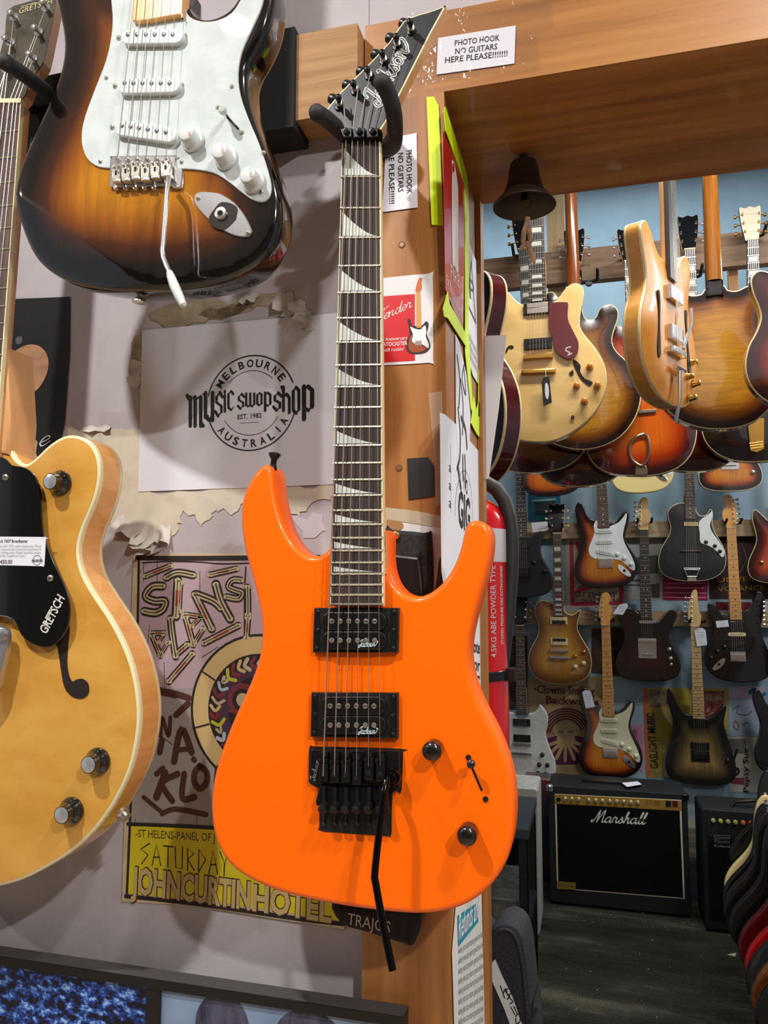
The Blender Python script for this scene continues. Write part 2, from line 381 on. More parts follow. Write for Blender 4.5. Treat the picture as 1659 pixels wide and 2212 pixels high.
# the wall with the doorway
mw = MB(); xl = on_y(783, 1500, -.02).x
mw.box(-3.4, xl, 0, .27, 0, 2.9); mw.box(xl, 1.15, 0.002, .27, 2.266, 2.9); mw.box(1.15, 3.4, 0, .27, 0, 2.9); mw.box(-3.4, 3.4, .2, .27, 2.9, 4.35)
WALLF = struct(mw.build('wall_front', PL, smooth=False))
WF = Fr((0, 0, 0), (0, 0, 1), (0, -1, 0))       # wall face
PF = Fr((0, -.02, 0), (0, 0, 1), (0, -1, 0))    # post and beam face
SF = Fr((XJ, 0, 0), (0, 0, 1), (1, 0, 0))       # jamb side face
def rag(poly, amp=.004, k=3):
    """tear a paint edge"""
    p = smooth(poly, k); rr = random.Random(len(poly) * 7); return [(x + rr.uniform(-amp, amp), y + rr.uniform(-amp, amp)) for x, y in p]
def patch(px, h, m, name='plaster_patch', amp=.004):
    o = MB().prism(rag(WF.pts(px), amp), 0.0, h).build(name, m, WALLF, WF.M); return o
patch([(150, 932), (190, 926), (250, 925), (305, 932), (310, 1000), (310, 1060), (430, 1058), (530, 1052), (525, 1092), (505, 1112), (470, 1100), (455, 1110), (440, 1137), (425, 1115), (400, 1108), (385, 1135), (375, 1160), (330, 1162), (290, 1150), (262, 1140), (230, 1120), (180, 1000)], .0012, CREAM)
patch([(600, 1058), (660, 1052), (716, 1048), (718, 1072), (690, 1082), (660, 1100), (640, 1112), (612, 1098)], .0012, CREAM)
patch([(325, 690), (345, 668), (400, 652), (450, 640), (500, 652), (560, 640), (600, 640), (560, 664), (490, 676), (420, 700), (360, 704)], .0012, OCHRE)
patch([(290, 740), (310, 715), (330, 720), (320, 760), (330, 800), (300, 830), (280, 800)], .0011, OCHRE)
patch([(430, 676), (470, 664), (520, 655), (545, 662), (500, 680), (450, 690)], .0016, grain('exposed_mortar', [(.35, (84, 74, 58)), (.6, (140, 126, 100))], 60, (1, 1, 1), .9), amp=.003)
patch([(630, 1112), (655, 1118), (690, 1105), (700, 1140), (672, 1160), (640, 1140)], .0008, mat('paint_grey', (196, 188, 192), .7))
fl = MB()
for px, py, dx, dy, ww, c in ((600, 640, 40, 34, 26, .012), (640, 655, 26, 44, 18, .014), (662, 676, 10, 40, 14, .016), (520, 650, 40, -8, 12, .01), (250, 1128, 60, 22, 20, .016), (300, 1150, 40, 16, 26, .02), (335, 1158, 36, -4, 22, .018), (300, 1168, 22, 26, 14, .016), (330, 1172, 12, 22, 12, .016), (180, 928, 60, -2, 8, .006), (300, 780, -10, 60, 14, .008)):
    a = V(WF.at(px, py)); b = V(WF.at(px + dx, py + dy)); d = b - a; nn = V((-d.y, d.x)).normalized() * (ww / 2000); vs = []; fs = []
    for i in range(7):
        t = i / 6; p = a + d * t
        for k in range(4):
            s = k / 3; q = p + nn * (1 - 2 * s) * (1 + .35 * math.sin(i * 2.1 + px)); vs.append((q.x, q.y, .0012 + c * (s ** 2) * (.6 + .4 * math.sin(i * 1.7 + py))))
    for i in range(6):
        for k in range(3): fs.append((i * 4 + k, i * 4 + k + 1, i * 4 + k + 5, i * 4 + k + 4))
    fl.add(vs, fs)
fl.build('paint_flake', grain('flaking_paint', [(.3, (168, 160, 156)), (.6, (206, 200, 190))], 30, (1, 1, 1), .8), WALLF, WF.M)
# post, jamb lining and beam
slabx('trim_1', xl, XJ, -.02, .255, 0, 2.163, PINE)
slabx('trim_2', XJ + .0005, XJ + .008, .235, .27, 0, 2.163, PINE)
slabx('trim_3', on_y(788, 140, -.02).x, 1.16, -.02, .27, 2.163, 2.266, PINEX)
slabx('trim_4', 1.05, 1.16, -.02, .27, 0, 2.163, PINE)
gr = MB()                                                   # reeded bead at the corner of the post
# hanging rail on the plaster
YR = -.045; rx = on_y(772, 140, YR).x; rz0 = on_y(700, 250, YR).z; rz1 = on_y(700, 64, YR).z
slabx('trim_5', -1.9, rx, YR, -.0005, rz0, rz1, RAILW)
wr = MB(); xa = on_y(640, 160, YR).x; wr.box(-1.0, xa, YR - .007, -.001, rz0 - .012, rz1 + .006)
tag(wr.build('cloth_wrap', mat('black_cloth', (16, 16, 18), .8), smooth=False), 'black cloth wrapped round the wooden hanging rail behind the sunburst guitar', 'cloth')
# timber rails of the back room
RY = 2.55
za, zb = on_y(1345, 528, RY).z, on_y(1345, 598, RY).z
slabx('trim_6', -1.4, 2.6, RY, RY + .05, zb, za, DULLW)
xs0, xs1 = on_y(1181, 480, RY + .055).x, on_y(1219, 480, RY + .055).x
slabx('trim_7', xs0, xs1, RY + .05, RY + .09, zb - .1, 4.349, grain('pale_post', [(.3, (168, 142, 102)), (.6, (196, 172, 130))], 4, (14, 14, .8), .6))
xs0, xs1 = on_y(1574, 600, RY + .055).x, on_y(1594, 600, RY + .055).x
slabx('trim_8', xs0, xs1, RY + .05, RY + .09, on_y(1580, 760, RY).z, za, grain('amber_post', [(.3, (140, 96, 56)), (.6, (170, 122, 76))], 4, (14, 14, .8), .6))
YK = 3.60
for ya, yb, nm in ((1126, 1161, 'trim_9'), (1320, 1352, 'trim_10')):
    slabx(nm, -1.4, 2.6, YK, YB, on_y(1400, yb, YK).z, on_y(1400, ya, YK).z, TANW)
FY = .9  # front rail for the nearest hollow guitars, just behind the beam

# ================================================================ front wall things
WHITE = mat('white_paper', (214, 213, 219), .75); WHITE2 = mat('white_label', (222, 221, 228), .55); BLK = mat('black_ink', (22, 21, 22), .6); GREYI = mat('grey_ink', (120, 120, 124), .6)
def sheet(fr, px, h, m, name, label, cat, group=None, th=.0004, sm=None):
    p = fr.pts(px, h); 
    if sm: p = smooth(p, sm)
    o = MB().prism(p, h - th if h - th > 0 else h * .2, h).build(name, m, None, fr.M); tag(o, label, cat, group); return o
# shop paper with the logo
pap = sheet(WF, [(307, 713), (728, 676), (724, 1046), (298, 1062)], .002, WHITE, 'shop_logo_paper', 'white paper with round black shop logo between the sunburst and orange guitars', 'paper')
lg = MB(); hh = .0024
c = V(WF.at(542, 870, hh)); rx_ = V(WF.at(636, 862, hh)) - c; rad = rx_.length; ux = rx_.normalized()
def Zp(x, y): return (x / 2.37, 650 + y / 2.37)
def circ(cu, r, a0, a1, k=26): return [(cu[0] + r * math.cos(R(a0 + (a1 - a0) * i / k)), cu[1] + r * math.sin(R(a0 + (a1 - a0) * i / k))) for i in range(k + 1)]
rad = .061; cc = tuple(c)
pen(lg, circ(cc, rad, 22, 168), .0016, hh, curve=False); pen(lg, circ(cc, rad, -168, -16), .0016, hh, curve=False)
pen(lg, circ(cc, rad * .68, 45, 140), .0007, hh, curve=False); pen(lg, circ(cc, rad * .68, -150, -28), .0007, hh, curve=False)
def arc_text(mb, txt, r, a0, a1, n, hgt, inward=False, bold=.02):
    for i, ch in enumerate(txt):
        a = R(a0 + (a1 - a0) * i / (len(txt) - 1)); p = V(cc) + V((math.cos(a), math.sin(a))) * r; d = V((math.sin(a), -math.cos(a)))
        if inward: d = -d
        wd = hgt * (.35 if ch == 'I' else .95 if ch in 'MOU' else .78)
        if ch == 'I': wd = hgt * .16
        text(mb, ch, p - d * wd / 2, p + d * wd / 2, n, 0, hgt, bold)
arc_text(lg, 'MELBOURNE', rad * .76, 148, 36, hh, .0098)
arc_text(lg, 'AUSTRALIA', rad * .93, -140, -30, hh, .0098, True)
text(lg, 'EST. 1982', WF.at(513, 906, hh), WF.at(565, 902, hh), hh, 0, .0062, .01)
pen(lg, [WF.at(519, 914, hh), WF.at(559, 912, hh)], .0004, hh, curve=False)
BL = {'m': [(0, 1, .22, .82), (.2, .95, .2, 0), (.2, .85, .5, 1), (.5, .95, .5, 0), (.5, .85, .85, 1), (.85, .95, .85, 0), (.85, .1, 1, 0)], 'u': [(0, .95, .2, .95), (.2, 1, .2, .12), (.2, .12, .55, 0), (.8, 1, .8, 0), (.55, 0, .8, .2)],
      's': [(.95, .8, .6, 1), (.6, 1, .2, .8), (.2, .8, .2, .58), (.2, .58, .8, .42), (.8, .42, .8, .18), (.8, .18, .4, 0), (.4, 0, .05, .2)], 'i': [(.5, .8, .5, 0), (.5, 1, .5, .92)], 'c': [(.9, .85, .6, 1), (.6, 1, .25, .85), (.25, .85, .25, .12), (.25, .12, .6, 0), (.6, 0, .95, .15)],
      'w': [(.12, 1, .12, .1), (.12, .1, .32, 0), (.5, 1, .5, .1), (.5, .1, .7, 0), (.88, 1, .88, .2), (.88, .2, .7, 0), (.32, 0, .5, .15)], 'o': [(.2, .85, .2, .12), (.2, .12, .5, 0), (.5, 0, .8, .15), (.8, .15, .8, .88), (.8, .88, .5, 1), (.5, 1, .2, .85)],
      'p': [(.22, 1, .22, -.3), (.22, .9, .55, 1), (.55, 1, .85, .85), (.85, .85, .85, .2), (.85, .2, .55, .05), (.55, .05, .22, .15)], 'h': [(.2, 1, .2, 0), (.2, .55, .55, .7), (.55, .7, .85, .55), (.85, .55, .85, -.08), (.02, 1, .2, .9)]}
for ch, x0, x1, y0, y1 in (('m', 958, 1040, 485, 640), ('u', 1040, 1100, 470, 612), ('s', 1100, 1142, 468, 590), ('i', 1142, 1160, 462, 566), ('c', 1160, 1198, 462, 558), ('s', 1216, 1252, 476, 552), ('w', 1254, 1308, 474, 540), ('o', 1310, 1346, 472, 534), ('p', 1348, 1390, 470, 540), ('s', 1398, 1442, 470, 560), ('h', 1442, 1488, 440, 562), ('o', 1492, 1540, 442, 575), ('p', 1542, 1608, 438, 566)):
    for sx0, sy0, sx1, sy1 in BL[ch]:
        q = lambda a, b: WF.at(*Zp(x0 + (x1 - x0) * a, y1 + (y0 - y1) * b + (0)), hh)
        wdt = (x1 - x0) / 2.37 * .00056 * (.21 if ch in 'mw' else .30)
        if ch == 'i': wdt *= 2.2
        pen(lg, [q(sx0, sy0), q(sx1, sy1)], wdt * 1.25, hh, 0, R(20), .42, curve=False)
lg.build('lettering', BLK, pap)
# dark poster behind
DK = sheet(WF, [(22, 646), (151, 641), (150, 760), (138, 925), (124, 985), (20, 1010)], .0015, grain('dark_poster_print', [(.3, (18, 17, 18)), (.6, (30, 29, 31)), (.75, (40, 40, 44))], 5, (1, 1, 1), .6, 0, spec=.2), 'dark_poster', 'black poster with a brown guitar body picture, left of the white logo paper', 'poster')
g = MB(); g.flat(smooth(WF.pts([(20, 772), (50, 748), (78, 745), (98, 760), (105, 785), (98, 815), (80, 842), (60, 849), (28, 842), (14, 820)], .002)), .002, 0)
g.flat(smooth(WF.pts([(34, 772), (45, 768), (50, 776), (44, 786), (34, 784)], .002), 3), .0022, 1); g.disc(*WF.at(41, 735, .002), .006, .0018, .002, 12, 2)
g.build('guitar_picture', [grain('brown_print', [(.3, (120, 78, 50)), (.6, (176, 126, 86))], 12, (1, 3, 1), .5), BLK, mat('mauve_print', (70, 60, 74), .5)], DK)
e = MB(); script(e, 'e', WF.at(80, 966, .002), V(WF.at(104, 960, .002)) - V(WF.at(80, 966, .002)), (0, .012), .0021, .0022); e.build('lettering', WHITE, DK)
# gig poster
PO = root('gig_poster', WF.M, 'tall hand drawn gig poster with bone letters and a yellow foot, behind the orange guitar', 'poster')
KRAFT = grain('kraft_paper', [(.3, (178, 158, 120)), (.6, (200, 182, 146))], 30, (1, 1, 1), .75)
PB = MB().prism(smooth(WF.pts([(290, 1200), (290, 1200), (420, 1196), (660, 1196), (660, 1196), (715, 1650), (745, 2006), (745, 2006), (600, 1984), (430, 1958), (265, 1946), (265, 1946), (276, 1600)]), 3), .0002, .002).build('paper', KRAFT, PO)
pr = MB(); h = .0024; P_ = lambda l: WF.pts(l, h)
PINKP, GREYP, YEL, INK, BONE, REDB, TANP, BRN, MAR, PUR, LIM, LBLU = range(12)
pr.flat(P_([(300, 1206), (700, 1206), (715, 1480), (430, 1486), (340, 1490), (300, 1488)]), .00215, PINKP)
pr.flat(P_([(298, 1486), (700, 1480), (722, 1800), (560, 1795), (282, 1778)]), .0021, GREYP)
pr.flat(P_([(284, 1782), (420, 1786), (700, 1802), (735, 1990), (640, 1975), (480, 1950), (276, 1930)]), .00225, YEL)
for l, wd in (([(297, 1205), (420, 1206), (690, 1204)], 11), ([(300, 1205), (296, 1400), (284, 1700), (274, 1932)], 6), ([(308, 1216), (360, 1213), (430, 1214), (480, 1218), (560, 1216), (690, 1216)], 3), ([(276, 1780), (420, 1786), (700, 1802)], 8), ([(272, 1936), (360, 1945), (480, 1960), (640, 1984), (742, 1996)], 9), ([(531, 1225), (528, 1290), (528, 1395)], 3)):
    pen(pr, P_(l), wd * .00056, h, INK)
def bone(l, wd=9, red=True):
    a = P_(l); s = .00056; wd *= 1.2; pen(pr, a, wd * 1.55 * s, h + .0001, INK); pen(pr, a, wd * .85 * s, h + .0002, BONE); pen(pr, a, wd * .16 * s, h + .00025, INK)
    if red and len(a) == 2:
        A, B = V(a[0]), V(a[1]); pen(pr, [tuple(A.lerp(B, .3)), tuple(A.lerp(B, .7))], wd * .42 * s, h + .0003, REDB); 
    if len(a) > 2: pen(pr, a[1:-1] if len(a) > 3 else a, wd * .25 * s, h + .0003, INK)
    for q in (a[0], a[-1]):
        for dx in (-.0018, .0018): pr.disc(q[0] + dx, q[1], .0028, h + .00015, h + .00025, 8, BONE)
zz = lambda l: [(280 + x / 5.53, 1190 + y / 5.53) for x, y in l]
for l, wd in (([(190, 300), (490, 180)], 8), ([(960, 285), (1275, 215)], 8), ([(395, 420), (270, 430), (190, 540), (300, 600), (420, 600), (400, 690), (310, 740), (175, 720)], 11), ([(440, 320), (570, 260), (760, 290)], 10), ([(575, 350), (555, 780)], 12), ([(610, 380), (590, 720)], 7), ([(780, 520), (980, 930)], 11), ([(800, 520), (1000, 600), (1090, 680)], 11), ([(1030, 400), (1090, 600), (1200, 810)], 12), ([(1330, 350), (1230, 350), (1180, 430), (1290, 480), (1340, 500), (1300, 570), (1160, 550)], 9), ([(490, 810), (510, 1000), (550, 1260)], 10), ([(550, 1240), (690, 1120)], 9), ([(660, 760), (850, 785)], 7), ([(850, 790), (740, 900)], 6), ([(670, 790), (760, 1120)], 9), ([(770, 1100), (880, 930)], 7), ([(265, 985), (420, 980)], 7), ([(410, 990), (345, 1095)], 6), ([(270, 1010), (370, 1250)], 8), ([(370, 1240), (460, 1095)], 6), ([(890, 1100), (1300, 890)], 9), ([(470, 1560), (750, 1230)], 9), ([(1410, 430), (1415, 600), (1415, 760)], 8), ([(1415, 800), (1395, 1040)], 8)): bone(zz(l), wd)
for l in ([(310, 1214), (310, 1258)], [(340, 1216), (340, 1258)], [(839 / 5.53 + 280, 1233), (839 / 5.53 + 280, 1285)], [(323, 1350), (318, 1400)], [(354, 1430), (356, 1488)], [(436, 1420), (470, 1398)], [(300, 1240), (306, 1232)]): pen(pr, P_(l), .0007, h, INK)
# the wheel
wc = V(WF.at(560, 1535, h)); wr_ = (V(WF.at(412, 1535, h)) - wc).length
pr.flat(circ(wc, wr_, 0, 360, 48)[:-1], h + .0001, INK); pr.flat(circ(wc, wr_ * .965, 0, 360, 48)[:-1], h + .0002, TANP); pr.flat(circ(wc, wr_ * .74, 0, 360, 40)[:-1], h + .0003, INK); pr.flat(circ(wc, wr_ * .60, 0, 360, 40)[:-1], h + .0004, PUR); pr.flat(circ(wc, wr_ * .45, 0, 360, 40)[:-1], h + .0005, INK)
for k in range(40):
    a = k / 40 * 2 * math.pi + .1; rr = random.Random(k); col = [LIM, BONE, LBLU, MAR, BONE, TANP, REDB][k % 7]; r0 = wr_ * rr.uniform(.5, .6); r1 = wr_ * rr.uniform(.66, .71); d = V((math.cos(a), math.sin(a))); e_ = V((math.cos(a + .1), math.sin(a + .1)))
    pen(pr, [tuple(wc + d * r0), tuple(wc + e_ * (r0 + r1) / 2), tuple(wc + d * r1)], rr.uniform(.003, .005), h + .0006, col)
for a in range(20, 340, 27):
    d = V((math.cos(R(a)), math.sin(R(a)))); pen(pr, [tuple(wc + d * wr_ * .33), tuple(wc + d * wr_ * .42)], .0045, h + .0006, [BONE, LIM, MAR][a % 3])
pr.flat(circ(wc + V((-.022, .012)), wr_ * .22, 0, 360, 20)[:-1], h + .0007, MAR); pr.flat(circ(wc + V((-.022, .012)), wr_ * .15, 0, 360, 20)[:-1], h + .0008, INK); pr.flat(circ(wc + V((-.022, .012)), wr_ * .09, 0, 360, 20)[:-1], h + .0009, BONE)
for a in (150, 196, 232): d = V((math.cos(R(a)), math.sin(R(a)))); pen(pr, [tuple(wc + d * wr_ * .75), tuple(wc + d * wr_ * .96)], .002, h + .0006, INK)
# log letters
for l, wd in (([(342, 1492), (378, 1500)], 12), ([(378, 1498), (408, 1508)], 10), ([(380, 1545), (406, 1520)], 10), ([(347, 1590), (350, 1550), (364, 1590), (368, 1550)], 7), ([(345, 1625), (350, 1600)], 10), ([(376, 1645), (392, 1575), (414, 1625)], 11), ([(384, 1620), (408, 1618)], 8), ([(418, 1640), (420, 1642)], 9), ([(338, 1672), (352, 1660)], 9), ([(357, 1670), (338, 1722)], 12), ([(384, 1672), (350, 1692), (372, 1730)], 10), ([(398, 1672), (394, 1724), (420, 1722)], 10), ([(432, 1655), (446, 1668), (446, 1690), (432, 1704), (420, 1690), (421, 1668), (432, 1655)], 10), ([(310, 1722), (350, 1755)], 7), ([(350, 1758), (380, 1748), (445, 1760)], 8), ([(470, 1660), (466, 1720)], 10)):
    pen(pr, P_(l), wd * .00080, h, BRN)
for l in ([(347, 1590), (372, 1608)], [(292, 1770), (290, 1785)], [(425, 1760), (425, 1785)]): pen(pr, P_(l), .0008, h, INK)
text(pr, '-ST HELENS-PANEL OF J', WF.at(293, 1808, h), WF.at(464, 1818, h), h, BRN, .0095)
SAT = {'S': [[(.9, 1), (0, .72), (.75, .45), (.1, 0)]], 'A': [[(0, 0), (.45, 1), (.9, 0)], [(.15, .4), (.75, .4)]], 'T': [[(0, 1), (1, .95)], [(.5, 1), (.45, 0)]], 'U': [[(.05, 1), (.1, .05), (.75, 0), (.8, 1)]], 'R': [[(.15, 0), (.15, 1), (.8, .75), (.15, .5), (.85, 0)]], 'D': [[(.1, 0), (.15, 1), (.85, .55), (.1, 0)]], 'Y': [[(0, 1), (.45, .5), (.9, 1)], [(.45, .5), (.4, 0)]]}
for i, ch in enumerate('SATURDAY'):
    x0 = 304 + i * 24.5; y1 = 1866 + i * 3.6; y0 = 1822 + i * 2.6
    for st in SAT[ch]: pen(pr, P_([(x0 + 21 * a, y1 + (y0 - y1) * b) for a, b in st]), .0016, h, INK, curve=False)
o1 = WF.at(283, 1928, h + .0002); o2 = WF.at(540, 1964, h + .0002); o3 = WF.at(716, 1992, h + .0002)
for bo, hz, mi in ((.065, h + .0002, BRN), (.034, h + .0004, TANP)):
    text(pr, 'JOHNCURTIN', o1, o2, hz, mi, .031, bo); text(pr, 'HOTEL', WF.at(545, 1965, h), o3, hz, mi, .029, bo)
pr.build('print', [mat('pink_ink', (172, 150, 156), .7), mat('grey_print', (150, 144, 140), .7), mat('yellow_ink', (206, 190, 22), .6), mat('ink', (32, 22, 20), .7), mat('bone_ink', (176, 164, 128), .7), mat('red_ink', (122, 34, 34), .7), mat('tan_ink', (190, 166, 112), .7), mat('brown_ink', (70, 40, 26), .7), mat('maroon_ink', (110, 40, 50), .7), mat('purple_ink', (64, 40, 62), .7), mat('lime_ink', (176, 176, 50), .7), mat('pale_blue_ink', (160, 178, 192), .7)], PO)
# framed picture panel at the foot of the wall
YF = -.0425; fz = on_y(430, 2131, YF).z; fxr = on_y(872, 2190, YF).x; fxl = -1.25
FR = root('picture_frame', T((fxl + fxr) / 2, YF, fz - .42), 'long black picture frame with blue photographs at the foot of the wall', 'picture frame')
BF = mat('black_frame', (20, 20, 21), .35); BFT = mat('dusty_black', (72, 70, 68), .8)
cx_ = (fxl + fxr) / 2; ox = lambda x: x - cx_
f = MB(); bt = .0105; FD = .0215; f.box(ox(fxl), ox(fxr), 0, FD, .42 - bt, .42); f.box(ox(fxr) - bt, ox(fxr), 0, FD, 0, .42 - bt); f.box(ox(fxl), ox(fxl) + bt, 0, FD, 0, .42 - bt); f.box(ox(fxl), ox(fxr), 0, FD, 0, bt)
xm = on_y(327, 2190, YF).x; f.box(ox(xm) - .009, ox(xm) + .009, .002, .018, bt, .42 - bt); f.build('frame_rail', BF, FR, smooth=False)
MB().box(ox(fxl), ox(fxr), 0.0006, FD, .4202, .4212).build('dust_layer', BFT, FR, smooth=False)
fol = mat('leaf_photo', (40, 70, 140), .4); T_, n_, l_, b_ = nt(fol)
vo = noise(n_, l_, 95, (1, 1, 1.5), 3, .6); rr_ = ramp(n_, [(.42, (6, 10, 24)), (.51, (24, 52, 122)), (.58, (54, 98, 178)), (.68, (150, 186, 226))]); l_.new(vo.outputs[0], rr_.inputs[0]); l_.new(rr_.outputs[0], b_.inputs['Base Color'])
MB().box(ox(fxl) + bt, ox(xm) - .009, .006, .018, bt, .42 - bt).build('leaf_photograph', fol, FR, smooth=False)
sky = grain('blurred_photo', [(.35, (96, 116, 152)), (.5, (138, 160, 190)), (.65, (184, 204, 222))], 5, (1, 1, 1), .4, .2, 0, 3)
MB().box(ox(xm) + .009, ox(fxr) - bt, .006, .018, bt, .42 - bt).build('portrait_photograph', sky, FR, smooth=False)
hm = MB(); HF = Fr((cx_, YF + .006, fz - .42), (0, 0, 1), (0, -1, 0))
for px, py, a, b in ((480, 2215, 60, 62), (668, 2236, 70, 46)):
    u, v = HF.at(px, py); hm.flat([(u + a * .00056 * math.cos(t * .2618), v + b * .00056 * math.sin(t * .2618) - .0) for t in range(24)], .0006)
o = hm.build('hair_picture', grain('dark_hair_print', [(.35, (36, 36, 52)), (.6, (84, 84, 106))], 14, (5, 1, 1), .5), FR); o.matrix_basis = HF.M; o.matrix_basis = FR.matrix_basis.inverted() @ HF.M
# ---------------- post: labels, sticker, tapes
def hook_label(fr, px, lines, name, label):
    o = sheet(fr, px, .0015, WHITE2, name, label, 'label'); m = MB()
    for t, a, b, hg in lines: text(m, t, fr.at(*a, .0018), fr.at(*b, .0018), .0018, 0, hg, .012)
    m.build('lettering', BLK, o); return o
hook_label(PF, [(946, 82), (1114, 55), (1111, 137), (943, 161)], [('PHOTO HOOK', (982, 99), (1079, 87), .0072), ('NO GUITARS', (983, 117), (1074, 106), .0072), ('HERE PLEASE!!!!!!!', (961, 136), (1096, 121), .0072)], 'printed_label', 'white printed label taped level on the wooden beam above the doorway')
hook_label(PF, [(834, 300), (900, 287), (902, 448), (826, 458)], [('PHOTO HOOK', (878, 325), (879, 419), .0066), ('NO GUITARS', (860, 331), (860, 415), .0066), ('HERE PLEASE!!!!!!', (840, 308), (841, 441), .0066)], 'printed_label', 'white printed label turned sideways on the post beside the guitar neck')
TAPEC = mat('clear_tape', (225, 215, 195), .12, 0, 0, .6, alpha=.16); MASK = mat('masking_tape', (196, 184, 156), .6, alpha=.8)
tp = MB(); tp.prism(PF.pts([(880, 30), (1190, -8), (1196, 60), (1160, 66), (1168, 150), (930, 178), (884, 200)], .0021), .0019, .0021)
wr2 = mat('wrinkled_clear_tape', (232, 220, 198), .08, 0, 0, .7, alpha=.07); T_, n_, l_, b_ = nt(wr2); add_bump(wr2, noise(n_, l_, 34, (1, 1, 1), 4), 1.0, .006)
gl_ = n_.new('ShaderNodeBsdfGlossy'); gl_.inputs['Roughness'].default_value = .10; tr_ = n_.new('ShaderNodeBsdfTransparent'); mx_ = n_.new('ShaderNodeMixShader'); mx_.inputs[0].default_value = .06
l_.new(b_.inputs['Normal'].links[0].from_socket, gl_.inputs['Normal']); l_.new(tr_.outputs[0], mx_.inputs[1]); l_.new(gl_.outputs[0], mx_.inputs[2]); l_.new(mx_.outputs[0], [x for x in n_ if x.type == 'OUTPUT_MATERIAL'][0].inputs[0])
tag(tp.build('clear_tape', wr2, None, PF.M), 'shiny clear tape stuck over the label on the beam', 'tape')
# sticker card
cardp = smooth(PF.pts([(812, 603), (812, 603), (926, 592), (935, 600), (936, 775), (928, 784), (812, 790), (812, 790)]), 3)
st = MB().prism(cardp, .0002, .0012).build('sticker_card', mat('card_white', (222, 220, 220), .4, coat=.3), None, PF.M); tag(st, 'white and red card sticker with a small guitar picture on the post', 'sticker')
s = MB(); h = .0015; Q = lambda l: PF.pts(l, h)
s.flat(Q([(815, 641), (896, 635), (896, 779), (815, 784)]), h, 0)
s.flat(smooth(Q([(880, 692), (884, 688), (888, 696), (890, 703), (898, 704), (905, 704), (912, 703), (917, 697), (922, 694), (926, 700), (924, 712), (922, 722), (928, 738), (929, 752), (918, 762), (900, 765), (884, 763), (877, 752), (878, 738), (884, 722), (883, 706)]), 3), h + .0001, 2)
s.flat(smooth(Q([(886, 706), (896, 710), (908, 712), (914, 706), (919, 704), (921, 716), (920, 728), (926, 742), (925, 752), (912, 744), (896, 742), (890, 736), (892, 722)]), 3), h + .0003, 1)
s.flat(Q([(897, 737), (911, 736), (911, 746), (897, 746)]), h + .0004, 4); s.flat(Q([(899, 630), (908, 629), (910, 708), (900, 708)]), h + .0004, 3)
s.flat(smooth(Q([(898, 629), (899, 620), (903, 606), (907, 600), (912, 602), (910, 610), (911, 620), (908, 629)]), 3), h + .0004, 5)
s.flat(smooth(Q([(882, 745), (888, 722), (894, 738), (914, 748), (922, 752), (910, 760), (888, 760)]), 3), h + .0002, 6)
script(s, 'Fender', PF.at(814, 697, h), V(PF.at(888, 664, h)) - V(PF.at(814, 697, h)), (-.001, .0062), h + .0002, .0013, 1, slant=.3)
text(s, '50th Anniversary', PF.at(812, 738, h), PF.at(880, 733, h), h + .0002, 1, .0042); text(s, 'STRATOCASTER', PF.at(812, 749, h), PF.at(880, 745, h), h + .0002, 1, .0046, .01); text(s, 'and still rockin\u2019', PF.at(812, 761, h), PF.at(873, 757, h), h + .0002, 1, .0042)
s.build('print', [mat('card_red', (206, 26, 32), .4, coat=.3), mat('card_print_white', (232, 230, 228), .5), mat('card_dark', (40, 20, 16), .5), mat('card_maple', (214, 150, 70), .5), mat('card_grey', (150, 140, 132), .5), mat('card_orange', (200, 100, 46), .5), mat('card_amber', (150, 66, 26), .5)], st)
# screw holes on the post
for i, (px, py, lb) in enumerate(((868, 529, 'countersunk screw in the post below the sideways label'), (862, 1011, 'countersunk screw in the post left of the black tape square'))):
    m = MB(); u, v = PF.at(px, py); m.disc(u, v, .0042, 0.0002, .0006, 16, 0); m.disc(u, v, .0028, .0003, .0010, 12, 1); tag(m.build('wood_screw', [mat('hole_rim', (110, 66, 32), .7), mat('old_screw', (150, 118, 84), .4, .7)], None, PF.M), lb, 'screw')
tq = MB().prism(PF.pts([(880, 991), (926, 988), (938, 1008), (939, 1072), (883, 1080)]), .0002, .0012); tag(tq.build('tape_square', mat('black_gaffer_tape', (24, 23, 23), .55), None, PF.M), 'square of black cloth tape on the post', 'tape')
tag(MB().prism(PF.pts([(926, 850), (955, 846), (962, 1090), (941, 1094), (940, 1006)]), .0012, .0014).build('clear_tape', TAPEC, None, PF.M), 'strip of clear tape down the edge of the post above the hanging strap', 'tape')
# print on the front of the post, with masking tape
ph = sheet(PF, [(833, 1098), (962, 1120), (962, 1330), (833, 1330)], .0013, grain('photocopy', [(.35, (170, 168, 168)), (.5, (212, 210, 208)), (.7, (222, 220, 218))], 14, (1, 1, 1), .6), 'photocopied_picture', 'black and white photocopied picture behind the hanging strap', 'paper')
pm = MB(); h = .0016
pm.flat(smooth(PF.pts([(945, 1240), (948, 1212), (956, 1198), (965, 1200), (965, 1290), (940, 1290)], h), 3), h, 0); pm.flat(smooth(PF.pts([(836, 1118), (850, 1122), (866, 1126), (872, 1138), (860, 1146), (838, 1140)], h), 3), h + .0002, 1)
pm.build('print', [mat('copy_dark', (70, 70, 72), .6), mat('torn_tan', (160, 116, 66), .7)], ph)
tag(MB().prism(PF.pts([(833, 1096), (900, 1104), (962, 1116), (962, 1142), (900, 1132), (836, 1122)]), .0016, .0019).build('masking_tape', MASK, None, PF.M), 'strip of cream masking tape across the top of the photocopied picture', 'tape')
